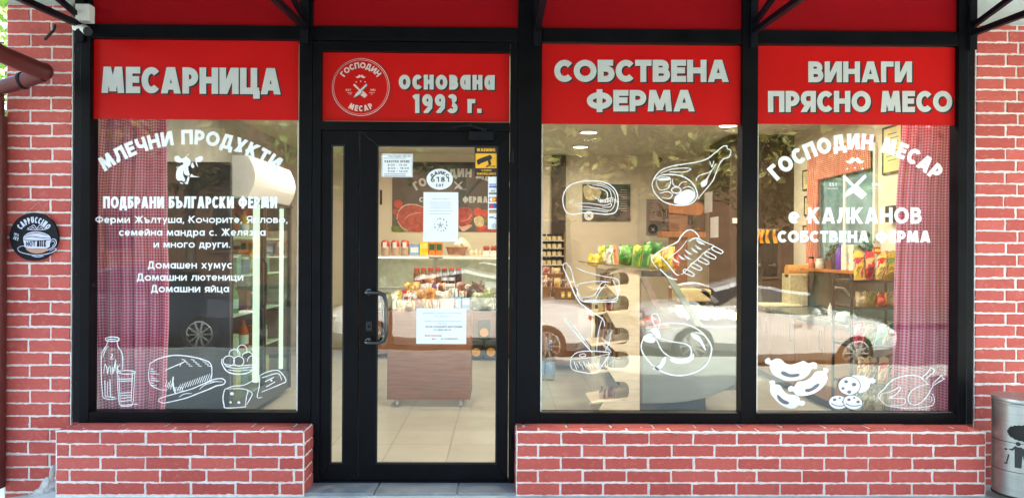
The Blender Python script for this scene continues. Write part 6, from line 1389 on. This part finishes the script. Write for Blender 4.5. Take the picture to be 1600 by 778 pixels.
mb = MB(); mb.box(x0 + .02, x1, ye + .05, yo, z1 - .012, z1); mb.build('top_glass', CLEARG, dc)
mb = MB(); a, b = at(1003, 432, ye), at(1000, 505, ye); mb.ring([[(a.x, yy, a.z), (a.x + .006, yy, a.z), (xc0 + .012, yy, zt3 - .01), (xc0 + .006, yy, zt3 - .01)] for yy in (ye + .05, yo)]); mb.build('front_glass', CLEAR, dc)
rr = random.Random(3)
for k in range(9):
    x = xc0 + .14 + (k % 2) * .14 + rr.uniform(-.03, .03); yy = ye + .22 + k * .30; mb = MB(); mb.blob((x, yy, zt3 - .05), (rr.uniform(.06, .09), rr.uniform(.09, .13), .045), 12, 7, .10, rr)
    tag(mb.build('meat_cut', [MEAT, FATM][k % 3 == 2], smooth=True), '%s meat cut in the deli case, %s from its near end' % ('pale' if k % 3 == 2 else 'red', ('first', 'second', 'third', 'fourth', 'fifth', 'sixth', 'seventh', 'eighth', 'ninth')[k]), 'meat', 'meat cuts in the deli case')
# crumpled white paper on the worktop
mb = MB(); nx, ny = 16, 10; g = []
for j in range(ny + 1):
    for i in range(nx + 1):
        x = xc0 + .42 + (xc1 - xc0 - .36) * i / nx; y = ye + .18 + .85 * j / ny; g.append((x, y, zt3 + .03 + .03 * abs(math.sin(i * 1.3 + j * .9)) + .025 * rr.random() + .02 * (j / ny)))
mb.add(g, [(j * (nx + 1) + i, j * (nx + 1) + i + 1, (j + 1) * (nx + 1) + i + 1, (j + 1) * (nx + 1) + i) for j in range(ny) for i in range(nx)]); o = mb.build('wrapping_paper', cm(232, 222, 196, rough=.8, var=.05)); s_ = o.modifiers.new('solid', 'SOLIDIFY'); s_.thickness = .004; tag(o, 'crumpled cream wrapping paper sheets on the deli counter', 'paper')
# slicer
Ysl = d2y(7.7); sl_ = thing('meat_slicer', 'steel meat slicer with tilted plate behind the glass case arm', 'slicer', (RX(1085, Ysl), Ysl + .2, zt3))
x0, x1, z0, z1 = rect(1058, 1112, 452, 472, Ysl); mb = MB(); mb.box(x0, x1, Ysl, Ysl + .25, z0, z1); mb.build('housing', cm(214, 196, 150), sl_, bevel=.02)
mb = MB(); mb.box(x0 - .03, x1 + .02, Ysl - .03, Ysl + .28, zt3 + .014, z0 - .03); mb.build('base', STEEL, sl_, bevel=.01); mb = MB(); mb.box(x0 + .05, x1 - .05, Ysl + .05, Ysl + .2, z0 - .031, z0); mb.build('foot', DKMET, sl_)
a, b = at(1045, 449, Ysl), at(1090, 444, Ysl); mb = MB(); mb.tube([tuple(a), tuple(at(1070, 444, Ysl)), tuple(b), tuple(at(1106, 449, Ysl))], .02, 10); mb.build('handle_arm', STEEL, sl_, smooth=True)
mb = MB(); a, b = at(1098, 449, Ysl), at(1124, 471, Ysl); mb.prism([(a.x, a.z), (b.x, b.z), (b.x - .04, b.z - .02), (a.x - .02, a.z - .05)], Ysl, Ysl + .3); mb.build('tilted_plate', STEEL, sl_, bevel=.003)
mb = MB(); mb.lathe([(.10, 0), (.10, .012)], ((x0 + x1) / 2 + .02, Ysl + .26, (z0 + z1) / 2 + .03), 28, axis='y'); mb.build('blade', STEEL, sl_, smooth=True)

# plywood snack rack with notched side
YR = d2y(5.75); R0, R1, RT, RB = 934, 999.5, 425, 700
rack = thing('snack_rack', 'pale plywood snack rack with notched side panel beside the deli counter', 'rack', (RX(965, YR), YR + .2, 0))
f = zt(870, 400, 3.535)
side_px = [f(455, 95), f(400, 75), f(350, 70)]
out = [(999.5, 430), (976, 421), (963, 421), (950, 430)]
for zc, hw in ((437, 11), (475, 13), (525, 13), (562, 13), (611, 15)):
    out += [(962, zc - hw), (974, zc - hw)] + [(974 + 9 * math.sin(t), zc - hw * math.cos(t)) for t in [k * math.pi / 8 for k in range(1, 8)]] + [(974, zc + hw), (955, zc + hw), (945, zc + hw - 5 if zc < 600 else zc + hw)]
out += [(930, 650), (930, 700), (999.5, 700)]
pts = [(at(px, py, YR).x, max(.003, at(px, py, YR).z)) for px, py in out]
mb = MB(); mb.prism(pts, YR, YR + .018); mb.build('side_panel', PLY, rack, bevel=.002)
mb = MB(); mb.prism(pts, YR + .42, YR + .438); mb.build('side_panel', PLY, rack, bevel=.002)
xr0 = RX(930, YR); xr1 = RX(999, YR)
for py in (452, 492, 540, 583, 630): mb = MB(); z = RZ(py, YR, 960); mb.ring([[(xr0 - .02, yy, z - .01), (xr0 - .02, yy, z + .002), (xr1 - .02, yy, z + .052), (xr1 - .02, yy, z + .04)] for yy in (YR + .019, YR + .419)]); mb.build('shelf', PLY, rack)
mb = MB(); mb.box(xr1 - .019, xr1 - .006, YR + .019, YR + .419, .02, RZ(430, YR, 990)); mb.build('back_board', PLY, rack)
x0, x1, z0, z1 = rect(913, 1048, 409, 424, YR); mb = MB(); mb.ring([[(x0, yy, z1 - .01), (x0, yy, z1), (x1, yy, z0 + .012), (x1, yy, z0)] for yy in (YR - .02, YR + .45)]); mb.build('top_tray', mat('brown tray wire', (.14, .10, .055), .5, var=.3, scale=30), rack)
snacks = [(917, 934, 396, 416, (220, 186, 40), (240, 220, 120), 'yellow snack bag at the left tip of the rack top'), (934, 947, 384, 414, (196, 190, 60), (236, 226, 210), 'yellow and white snack bag on the rack top'), (947, 960, 383, 416, (214, 210, 196), (90, 150, 80), 'white and green snack bag on the rack top'), (961, 967, 383, 412, (220, 120, 70), (235, 150, 100), 'narrow orange snack bag between white and green ones'), (967, 988, 383, 416, (50, 130, 40), (90, 170, 60), 'dark green snack bag left of the middle of the rack top'), (988, 1003, 383, 418, (80, 150, 50), (190, 190, 70), 'green snack bag with yellow band on the rack top'), (1003, 1015, 380, 418, (44, 120, 40), (120, 180, 80), 'deep green snack bag right of the yellow banded bag'), (1010, 1034, 378, 398, (40, 110, 46), (60, 140, 60), 'green pack standing high at the rear of the rack top'), (1016, 1037, 396, 423, (196, 180, 50), (214, 200, 100), 'olive yellow snack bag at the right of the rack top'), (1036, 1056, 386, 424, (205, 190, 70), (222, 140, 100), 'yellow snack bag with pink picture at the right of the rack top'), (1054, 1062, 392, 420, (160, 60, 40), (200, 110, 80), 'red brown snack bag at the right tip of the rack top')]
for a, b, c, d, c1, c2, lab in snacks: bag(a, b, c, d, YR + RND.uniform(.02, .16), c1, c2, lab, 'snack bag', 'snack_bag', 'snack bags on top of the plywood rack', tilt=RND.uniform(-.28, .28))
for k, (py, a, c1, c2) in enumerate(((452, 938, (120, 70, 40), (170, 110, 80)), (452, 948, (190, 160, 110), (150, 90, 60)), (492, 935, (206, 180, 120), (160, 120, 70)), (492, 948, (150, 60, 50), (220, 200, 180)), (540, 936, (180, 150, 110), (120, 80, 60)), (540, 949, (206, 196, 180), (180, 120, 90)), (583, 938, (120, 60, 50), (200, 170, 140)), (583, 950, (140, 140, 130), (220, 220, 210)), (630, 936, (214, 190, 160), (170, 100, 90)), (630, 950, (170, 120, 110), (210, 190, 180)))):
    tier = ('top', 'second', 'third', 'fourth', 'bottom')[k // 2]
    bag(a, a + 11, py - 26, py - 2, YR + .1, c1, c2, '%s snack bag on the %s shelf of the plywood rack' % (('left', 'right')[k % 2], tier), 'snack bag', 'snack_bag', 'snack bags inside the plywood rack')

# ---- right window: sink corner
DKG = mat('dark green tile', (.035, .05, .048), .2, var=.3, scale=4, rvar=.1); WTOP = mat('green grey worktop', (.13, .145, .125), .25, var=.2, scale=9, rvar=.1)
XC = 3.0; yk0, yk1 = d2y(6.2), YPT - .01
kc = thing('sink_counter', 'brown wooden sink counter with green grey worktop along the side wall', 'counter', (3.28, (yk0 + yk1) / 2, 0))
mb = MB(); mb.box(XC - .03, XW - .004, yk0, yk1, .80, .845); mb.build('worktop', WTOP, kc, bevel=.008)
mb = MB(); mb.box(XC, XW - .006, yk0 + .01, yk1, .09, .799); mb.build('cabinet', WOODM, kc)
mb = MB(); mb.box(XC + .05, XW - .006, yk0 + .02, yk1, .002, .089); mb.build('plinth', BLACKP, kc)
for k in range(4):
    a = yk0 + .02 + (yk1 - yk0 - .04) * k / 4; b = a + (yk1 - yk0 - .04) / 4 - .006; mb = MB(); mb.box(XC - .019, XC - .001, a, b, .10, .79); dr = mb.build('cabinet_door', WOODM, kc, bevel=.003)
    mb = MB(); mb.tube([(XC - .02, a + .05, .74), (XC - .045, a + .05, .74), (XC - .045, a + .05, .56), (XC - .02, a + .05, .56)], .006, 6); mb.build('handle', BLACKP, dr)
p0, p1 = atx(1262, 428, XW - .01), atx(1350, 460, XW - .01); mb = MB(); mb.box(XW - .012, XW - .001, .9, YPT - .02, .85, RZ(420, d2y(8.6))); tag(mb.build('tile_splashback', DKG), 'dark green tiled splashback above the sink counter', 'splashback')
# wall shelf
zs_ = atx(1300, 421, XW - .1).z; mb = MB(); mb.box(XW - .16, XW - .002, atx(1345, 424, XW - .1).y, atx(1258, 414, XW - .1).y, zs_ - .03, zs_); tag(mb.build('wall_shelf', ORW, bevel=.004), 'orange brown window shelf with bottles above the sink', 'shelf')
def onshelf(px): p = atx(px, 418, XW - .08); return p.x, p.y
x, y = onshelf(1268); jar_parts(x, y, zs_ + .001, .035, .13, cm(200, 120, 90), BLACKP, None, 'candle_jar', 'small red glass candle jar at the far end of the window shelf', 'jar')
x, y = onshelf(1280); jar_parts(x, y, zs_ + .001, .04, .11, cm(225, 222, 210), WHITEP, None, 'white_tin', 'small white tin beside the red candle jar', 'tin')
x, y = onshelf(1291); bottle(x, y, zs_ + .001, .025, .16, cm(70, 50, 40), BLACKP, None, 'thin dark bottle left of the purple bottle')
x, y = onshelf(1303); bottle(x, y, zs_ + .001, .03, .2, cm(40, 30, 36), BLACKP, None, 'short black bottle touching the purple bottle')
x, y = onshelf(1312); bottle(x, y, zs_ + .001, .042, .26, cm(96, 44, 170), cm(96, 44, 170), None, 'purple detergent bottle on the window shelf')
for k, px in enumerate((1325, 1337)):
    x, y = onshelf(px); mb = MB(); mb.box(x - .05, x + .05, y - .05, y + .05, zs_ + .001, zs_ + .26); o = mb.build('white_carton', cm(228, 224, 205), bevel=.004); tag(o, ('white carton next to the purple bottle', 'white carton with green print beside the plant')[k], 'carton')
    mb = MB(); mb.box(x - .03, x + .03, y - .052, y - .0505, zs_ + .06, zs_ + .18); mb.build('printed_front', cm(*((190, 186, 170), (60, 130, 70))[k]), o)
LEAF = mat('house plant leaf', (.07, .16, .035), .5, var=.5, scale=20)
def plant(x, y, z, h, label):
    t = thing('potted_plant', label, 'plant', (x, y, z)); mb = MB(); mb.lathe([(.04, 0), (.055, .09), (.05, .09), (.04, .07)], (x, y, z), 16); mb.build('pot', cm(120, 80, 60), t, smooth=True)
    mb = MB(); r = random.Random(int(y * 100))
    for k in range(60):
        a = r.uniform(0, 6.28); hh = r.uniform(.25, 1) * h; q = Vector((x + math.cos(a) * hh * .35, y + math.sin(a) * hh * .45, z + .08 + hh)); s = r.uniform(.02, .045); u = Vector((r.gauss(0, 1), r.gauss(0, 1), r.gauss(0, .6))).normalized(); v = u.cross(Vector((0, 0, 1))).normalized()
        mb.face([q - u * s, q + v * s * .5, q + u * s, q - v * s * .5])
    for k in range(5): a = r.uniform(0, 6.28); mb.tube([(x, y, z + .07), (x + math.cos(a) * h * .25, y + math.sin(a) * h * .3, z + h * .9)], .003, 4)
    mb.build('leaves', LEAF, t)
x, y = onshelf(1352); plant(x, y, zs_ + .001, .30, 'green potted plant at the near end of the window shelf'); x, y = onshelf(1294); plant(x + .03, y + .0, zs_ + .001, .22, 'small green potted plant in the side window')
# small window in the side wall
pa, pb = atx(1284, 238, XW - .003), atx(1368, 238, XW - .003); zw0, zw1 = zs_ + .03, atx(1325, 236, XW).z
wn = thing('side_window', 'small side wall window with blue green view behind a red valance', 'window', (XW, (pa.y + pb.y) / 2, zw0))
mb = MB(); mb.box(XW - .012, XW - .004, pb.y, pa.y, zw0, zw1); mb.build('frosted_pane', mat('blue green frosted pane', (.17, .30, .33), .25, var=.45, scale=3), wn)
mb = MB()
for (a, b, c, d) in ((pb.y - .04, pb.y, zw0, zw1), (pa.y, pa.y + .04, zw0, zw1), ((pa.y + pb.y) / 2 - .02, (pa.y + pb.y) / 2 + .02, zw0 + .001, zw1 - .001)): mb.box(XW - .03, XW - .001, a, b, c, d)
mb.build('frame', WHITEP, wn, bevel=.003)
GING2 = gingham('orange red gingham', (.66, .40, .30), (.55, .08, .05), .022)
def sidecurtain(y0, y1, z0, z1, folds, label, seed):
    mb = MB(); mb.uv = []; r = random.Random(seed); n, nr = 70, 10; ph = r.uniform(0, 6)
    for j in range(nr + 1):
        s = 0; prev = None; v = j / nr
        for i in range(n + 1):
            u = i / n; y = y0 + (y1 - y0) * u; x = XW - .06 - .025 * math.sin(2 * math.pi * folds * (u + .02 * math.sin(9 * u)) + ph) * (.4 + .6 * v)
            if prev: s += math.hypot(x - prev[0], y - prev[1])
            prev = (x, y); z = z1 - (z1 - z0) * v; mb.v.append((x, y, z)); mb.uv.append((s, z))
    for j in range(nr):
        for i in range(n): a = j * (n + 1) + i; mb.f.append((a, a + n + 1, a + n + 2, a + 1)); mb.m.append(0)
    return tag(mb.build('gingham_curtain', GING2, smooth=True), label, 'curtain')
sidecurtain(atx(1368, 250, XW).y, atx(1282, 250, XW).y, atx(1325, 271, XW - .05).z, zw1 + .08, 12, 'short orange red gingham valance over the small side window', 2)
sidecurtain(atx(1288, 300, XW).y, atx(1271, 300, XW).y, atx(1280, 412, XW - .05).z, zw1 + .08, 4, 'narrow orange red gingham drape left of the side window', 3)
def cert(px0, px1, py0, py1, label, dark=False):
    X = XW - .018; a, b = atx(px0, (py0 + py1) / 2, X), atx(px1, (py0 + py1) / 2, X); z1 = atx((px0 + px1) / 2, py0, X).z; z0 = atx((px0 + px1) / 2, py1, X).z
    t = thing('framed_certificate', label, 'certificate', (XW, (a.y + b.y) / 2, z0), 'framed certificates on the side wall'); mb = MB(); e = .018; y0, y1 = b.y, a.y
    for q in ((y0, y1, z0, z0 + e), (y0, y1, z1 - e, z1), (y0, y0 + e, z0 + e, z1 - e), (y1 - e, y1, z0 + e, z1 - e)): mb.box(X, XW - .002, *q)
    mb.build('frame', BLACKP if not dark else WOODD, t); mb = MB(); mb.box(X + .006, XW - .003, y0 + e, y1 - e, z0 + e, z1 - e); sh = mb.build('certificate_sheet', cm(226, 208, 150, var=.06), t)
    mb = MB()
    for k in range(7): zz = z1 - e - (z1 - z0 - 2 * e) * (.15 + .1 * k); w = (y1 - y0) * (.3 if k % 3 else .22); mb.box(X + .0045, X + .0055, (y0 + y1) / 2 - w, (y0 + y1) / 2 + w, zz, zz + .008)
    mb.build('printed_text', INK, sh)
cert(1378, 1409, 196, 271, 'large framed certificate with gold sheet beside the right curtain', True); cert(1253.5, 1268, 265, 297, 'framed certificate left of the red drape, topmost of the column'); cert(1256, 1268.5, 306, 337, 'framed certificate left of the red drape, second in the column'); cert(1254, 1268, 352, 378, 'framed certificate left of the red drape, third in the column')
p = atx(1393, 330, XW - .03); mb = MB(); mb.box(XW - .06, XW - .002, p.y - .06, p.y + .06, p.z - .1, p.z + .05); tag(mb.build('wall_box', DKMET, bevel=.006), 'dark grey wall box under the large certificate', 'box')
# paper roll dispenser
yd = d2y(8.6); xd0, xd1, zd0, zd1 = rect(1234, 1268, 428, 452, yd); zr = at(1250, 424, yd).z
pd_ = thing('paper_dispenser', 'brown paper roll in a cream cutter stand on the sink counter', 'dispenser', ((xd0 + xd1) / 2, yd + .1, .846))
mb = MB(); mb.box(xd0, xd1 - .04, yd, yd + .25, .847, zd1); mb.build('stand', cm(196, 186, 150), pd_, bevel=.01)
mb = MB(); mb.tube([(xd0 - .0, yd + .1, zr), (xd1, yd + .1, zr)], .075, 24); mb.build('paper_roll', cm(196, 140, 72, rough=.8), pd_, smooth=True); mb = MB(); mb.tube([(xd1 + .001, yd + .1, zr), (xd1 + .012, yd + .1, zr)], .05, 18); mb.build('core', BLACKP, pd_)
x0, x1, z0, z1 = rect(1189, 1254, 449.5, 456, yd - .1); mb = MB(); mb.box(max(x0, XC - .02), x1, yd - .1, yd + .3, .847, .872); tag(mb.build('cutting_board', cm(232, 222, 188), bevel=.004), 'cream cutting board before the paper roll', 'board')
# tap and sink
ys = d2y(7.0); xt = 3.36
mb = MB(); p = at(1334, 468, ys); q = at(1302, 443, ys); mb.tube([(p.x, ys, .846), (p.x, ys, .98), (p.x - .02, ys, 1.06), ((p.x + q.x) / 2, ys, 1.14), (q.x + .02, ys, 1.15), (q.x, ys, 1.12)], .013, 10)
mb.tube([(p.x, ys, .98), (p.x + .03, ys, 1.10)], .008, 8); mb.lathe([(.03, .0), (.03, .02), (.015, .05)], (p.x, ys, .846), 14); tag(mb.build('sink_tap', STEEL, smooth=True), 'steel swan neck tap at the sink', 'tap')
mb = MB(); mb.box(3.05, 3.42, ys - .25, ys + .2, .846, .852); mb.box(3.09, 3.38, ys - .2, ys + .15, .8525, .854, 1); tag(mb.build('sink_basin', [STEEL, DKMET], bevel=.003), 'steel sink basin set in the worktop', 'sink')
x, y = 3.2, ys + .3; bottle(x, y, .846, .022, .14, cm(226, 226, 222), STEEL, None, 'small soap pump bottle by the tap')
mb = MB(); p = at(1322, 474, d2y(6.6)); mb.blob((p.x, p.y, .90), (.10, .08, .055), 12, 8, .12); tag(mb.build('plastic_bag', cm(150, 190, 190), smooth=True), 'crumpled pale teal plastic bag in the sink corner', 'bag')
# bag rack beside the curtain
YK = d2y(5.95); x0, x1 = RX(1330, YK), RX(1420, YK); br_ = thing('bag_rack', 'dark wire rack of snack bags half behind the right curtain', 'rack', ((x0 + x1) / 2, YK + .2, 0))
TIER = (438, 480, 541, 602, 645)
for x in (x0 + .01, x1 - .01):
    for yy in (YK + .01, YK + .34): mb = MB(); mb.box(x - .009, x + .009, yy - .009, yy + .009, .002, 1.30); mb.build('upright', BLACKP, br_)
for py in TIER: z = RZ(py, YK, 1370); mb = MB(); mb.box(x0 + .02, x1 - .02, YK, YK + .35, z - .02, z); mb.build('shelf', BLACKP, br_)
TC = (((226, 190, 90), (180, 60, 80), 'golden'), ((206, 70, 90), (230, 190, 120), 'pink and gold'), ((228, 205, 120), (190, 40, 40), 'pale gold'), ((190, 160, 60), (90, 140, 60), 'olive'),
      ((220, 210, 170), (180, 190, 90), 'cream'), ((170, 180, 90), (210, 70, 50), 'lime'), ((200, 60, 50), (230, 200, 90), 'red'), ((210, 200, 150), (70, 120, 60), 'beige'),
      ((214, 70, 110), (230, 220, 190), 'magenta'), ((90, 150, 70), (225, 220, 190), 'green'), ((60, 150, 140), (225, 228, 215), 'teal'), ((205, 205, 185), (80, 140, 130), 'grey white'),
      ((220, 200, 160), (170, 110, 60), 'tan'), ((228, 215, 180), (150, 90, 50), 'ivory'), ((206, 180, 150), (200, 60, 60), 'fawn'), ((190, 170, 140), (110, 70, 50), 'brownish'),
      ((206, 196, 160), (80, 150, 150), 'pale'), ((214, 190, 120), (180, 140, 60), 'straw'), ((196, 176, 130), (140, 100, 60), 'sand'), ((180, 160, 120), (210, 200, 170), 'khaki'))
for k, (c1, c2, nm) in enumerate(TC):
    t_, j = divmod(k, 4); py = TIER[t_]; hh = (46, 24, 36, 44, 36)[t_]; a = 1337 + j * 16 + (3 if t_ % 2 else 0)
    bag(a, a + 17, py - hh, py - .5, YK + .05 + .05 * (j % 2), c1, c2, '%s snack bag on the %s tier of the dark wire rack' % (nm, ('top', 'second', 'third', 'fourth', 'bottom')[t_]), 'snack bag', 'snack_bag', 'snack bags in the dark wire rack', tilt=RND.uniform(-.15, .15))
carton(1366, 1376, 386, 396, YK + .06, .01, (190, 40, 40), (230, 200, 60), 'red card standing above the golden bags', 'card', 'price_card')

# ------------------------------------------------------------------ the street that the glass mirrors
def car(x, y, z, label, paint, face=1):
    """sedan whose long side faces the shop; face +1: bonnet towards +x"""
    t = thing('parked_car', label, 'car', (x, y, z)); Lh = 2.25
    st = [(-2.25, .52, .60, .60), (-2.15, .74, .30, .82), (-1.9, .82, .24, .93), (-1.25, .86, .22, .97), (-.95, .87, .21, .98), (-.1, .88, .20, .98), (.75, .88, .20, .96), (1.0, .88, .21, .95), (1.5, .87, .22, .90), (1.95, .80, .25, .80), (2.18, .66, .32, .68), (2.26, .48, .42, .58)]
    roof = {-1.25: 1.02, -.95: 1.25, -.1: 1.44, .75: 1.30, 1.0: 1.05}
    rings = []
    for sx, hw, lo, belt in st:
        rf = roof.get(sx, belt + .05)
        cab = rf > belt + .12
        hr = hw * (.70 if cab else .80)
        half = [(0, lo), (hw * .86, lo), (hw, lo + .14), (hw * 1.01, (lo + belt) / 2 + .05), (hw * .96, belt), (hr if cab else hw * .88, rf - .05 if cab else belt + .02), (hr * .8, rf), (0, rf + .02)]
        full = half + [(-a, b) for a, b in reversed(half[1:-1])]
        rings.append([(x + face * sx, y + a, z + b) for a, b in full])
    body, gl = MB(), MB(); n = len(rings[0])
    for a in range(len(rings) - 1):
        for k in range(n):
            k2 = (k + 1) % n; q = [rings[a][k], rings[a][k2], rings[a + 1][k2], rings[a + 1][k]]
            cabin = 2 <= a <= 6 + 1 and k in (4, 5, 8, 9) and st[a][0] >= -1.3 and st[a + 1][0] <= 1.05
            side = k in (4, 9)
            if cabin and side and a in (3, 4, 5, 6): gl.face(q)
            elif a in (3, 6) and k in (5, 6, 7, 8): gl.face(q)
            else: body.face(q)
    body.face(list(reversed(rings[0]))); body.face(rings[-1])
    b = body.build('body', paint, t, smooth=True); gl.build('window_glass', mat('dark car glass', (.01, .012, .014), .05, coat=.5), t)
    RIM = mat('alloy rim', (.6, .61, .62), .3, metal=.8)
    for wx in (-1.38, 1.38):
        for s in (-1, 1):
            wy = y + s * .80; cx = x + face * wx
            mb = MB(); mb.lathe([(.20, -.10), (.30, -.10), (.325, -.06), (.325, .06), (.30, .10), (.20, .10)], (cx, wy, z + .325), 28, axis='y', loop=True); w = mb.build('wheel', mat('tyre rubber', (.012, .012, .013), .8), t, smooth=True)
            mb = MB(); so = .105 * s
            for k in range(10):
                a = k * math.pi / 5; d = Vector((math.cos(a), 0, math.sin(a))); c = Vector((cx, wy + so, z + .325)); mb.bar(c + d * .03, c + d * .205, .035, .02)
            mb.lathe([(.215, so - .01), (.225, so + .005), (.205, so + .01)], (cx, wy, z + .325), 28, axis='y', loop=True); mb.lathe([(.05, so - .005), (.05, so + .012)], (cx, wy, z + .325), 14, axis='y'); mb.build('rim', RIM, w)
    for s in (-1, 1):
        mb = MB(); mb.blob((x + face * 2.02, y + s * .62, z + .66), (.16, .16, .07), 10, 6); mb.build('headlight', mat('headlight glass', (.7, .72, .74), .1), t, smooth=True)
        mb = MB(); mb.blob((x - face * 2.10, y + s * .62, z + .76), (.08, .14, .08), 10, 6); mb.build('tail_light', cm(150, 20, 20), t, smooth=True)
        mb = MB(); mb.blob((x + face * .72, y + s * .98, z + 1.0), (.07, .10, .06), 8, 6); mb.build('wing_mirror', paint, t, smooth=True)
        for hx in (-.45, .45): mb = MB(); mb.bar((x + face * (hx - .08), y + s * .90, z + .83), (x + face * (hx + .08), y + s * .90, z + .83), .02, .025); mb.build('door_handle', RIM, t)
NAVY = mat('navy car paint', (.012, .018, .04), .25, coat=1.0, var=.02); SILV = mat('silver car paint', (.80, .81, .84), .3, metal=.0, coat=1.0, var=.02); GREYB = mat('pearl grey car paint', (.70, .71, .75), .3, metal=.0, coat=1.0, var=.02)
DR = 12.9
def rx_(px, D): return (px - 800) / FPX * D
car(rx_(225, DR), -8.3, -.34, 'navy blue car mirrored beside the dairy curtain', NAVY, 1)
car(rx_(735, 12.5), -8.1, -.34, 'silver car mirrored across the entrance door', SILV, -1)
car(rx_(1215, 12.4), -8.1, -.34, 'pearl grey car mirrored in the rightmost window', GREYB, 1)

BARK = mat('grey brown bark', (.10, .075, .05), .9, var=.3, scale=12, bump=.8, bscale=25)
def tree(x, y, z, h, r, label, leafc, n=3200, seed=1, size=.19):
    t = thing('street_tree', label, 'tree', (x, y, z)); rn = random.Random(seed); mb = MB()
    mb.tube([(x, y, z), (x + .05, y, z + h * .25), (x - .05, y + .04, z + h * .5), (x, y, z + h * .8)], [.17, .14, .11, .04], 10); tips = []
    for k in range(14):
        a = rn.uniform(0, 6.28); z0 = z + h * rn.uniform(.35, .75); e = Vector((x + math.cos(a) * r * rn.uniform(.5, .95), y + math.sin(a) * r * rn.uniform(.5, .95), z0 + h * rn.uniform(.05, .3)))
        m = (Vector((x, y, z0)) + e) / 2 + Vector((0, 0, .2)); mb.tube([(x, y, z0), tuple(m), tuple(e)], [.06, .04, .012], 6); tips += [m, e]
        for q in range(3): e2 = e + Vector((rn.gauss(0, .5), rn.gauss(0, .5), rn.uniform(0, .6))); mb.tube([tuple((m + e) / 2), tuple(e2)], [.02, .006], 5); tips.append(e2)
    mb.build('trunk', BARK, t, smooth=True); mb = MB()
    for k in range(n):
        c = rn.choice(tips); q = c + Vector((rn.gauss(0, .42), rn.gauss(0, .42), rn.gauss(0, .36))); u = Vector((rn.gauss(0, 1), rn.gauss(0, 1), rn.gauss(0, .7))).normalized(); v = u.cross(Vector((rn.gauss(0, 1), rn.gauss(0, 1), 1))).normalized(); s = size * rn.uniform(.5, 1.1)
        mb.face([q - u * s, q + v * s * .45, q + u * s, q - v * s * .45])
    mb.build('crown', leafc, t)
LG = mat('spring leaf green', (.13, .22, .035), .5, var=.5, scale=3); LY = mat('olive gold leaf', (.20, .19, .05), .5, var=.5, scale=3)
tree(3.2, -12.2, -.2, 7.5, 2.3, 'street tree mirrored above the middle windows', LY, 4200, 3); tree(-4.5, -17.2, -.2, 8, 2.6, 'street tree across the street mirrored in the dairy window', LG, 4200, 4); tree(-1.0, -15.5, -.2, 7.5, 2.5, 'street tree mirrored in the glass of the entrance door', LG, 4200, 21); tree(6.8, -14.5, -.2, 7, 2.3, 'street tree mirrored in the upper part of the rightmost window', LY, 4200, 22); tree(-8.6, -15.5, -.2, 7.5, 2.4, 'street tree mirrored at the far left of the dairy window', LY, 4200, 23)
tree(9.5, -17, -.2, 8, 2.6, 'street tree across the street mirrored at the far right', LG, 2200, 8)
tree(-10.2, 7.5, -.1, 6.5, 2.6, 'bright green tree glimpsed left of the brick pier', mat('bright leaf green', (.20, .34, .05), .5, var=.45, scale=3), 5200, 11, .16)
def shrub(x, y, label, s):
    mb = MB(); rn = random.Random(s)
    for k in range(420):
        q = Vector((x + rn.gauss(0, .16), y + rn.gauss(0, .16), -.10 + abs(rn.gauss(0, .14)))); u = Vector((rn.gauss(0, 1), rn.gauss(0, 1), rn.gauss(0, .8))).normalized(); v = u.cross(Vector((rn.gauss(0, 1), rn.gauss(0, 1), 1))).normalized(); mb.face([q - u * .04, q + v * .018, q + u * .04, q - v * .018])
    tag(mb.build('low_shrub', MATS['bright leaf green']), label, 'shrub')
shrub(-3.95, .9, 'low green shrub at the foot of the left downpipe', 5)
# house opposite
YH = -24
HB = thing('brick_house', 'tan brick house across the street mirrored in the glass', 'house', (0, YH, -.18))
HBR = mat('tan house brick', (.13, .07, .04), .85, var=.25, scale=3); mb = MB(); mb.box(-22, 22, YH - 8, YH, -.2, 8.5); mb.build('wall', HBR, HB)
mb = MB(); mb.ring([[(-22.5, YH + .5, 8.5), (-22.5, YH - 4, 10.8), (-22.5, YH - 8.5, 8.5)], [(22.5, YH + .5, 8.5), (22.5, YH - 4, 10.8), (22.5, YH - 8.5, 8.5)]]); mb.build('roof', mat('red roof tile', (.30, .10, .06), .8, var=.25, scale=6), HB)
for fl in (1.0, 4.4):
    for k in range(10):
        xx = -19 + k * 4.2; mb = MB(); mb.box(xx - .75, xx + .75, YH + .002, YH + .06, fl, fl + 1.9); w = mb.build('window', mat('brown window wood', (.16, .09, .05), .6), HB); mb = MB(); mb.box(xx - .62, xx + .62, YH + .061, YH + .075, fl + .12, fl + 1.78); mb.build('pane', mat('dark car glass', (0, 0, 0)), w)
HB2 = thing('pale_house', 'pale plastered house mirrored beside the tan brick house', 'house', (34, YH, -.18)); mb = MB(); mb.box(24, 50, YH - 8, YH + 1, -.2, 11); mb.build('wall', mat('pale render', (.22, .20, .18), .9, var=.1), HB2)
for fl in (1.0, 4.4, 7.6):
    for k in range(5):
        xx = 26.5 + k * 4.6; mb = MB(); mb.box(xx - .75, xx + .75, YH + 1.002, YH + 1.06, fl, fl + 1.9); mb.build('window', MATS['dark car glass'], HB2)

for lab, L in LABELS.items():
    if len(L) > 1 and not all(g for _, g in L): print('DUPLICATE LABEL', lab, L)
    w = len(lab.split())
    if not 4 <= w <= 16: print('LABEL LENGTH', w, lab)
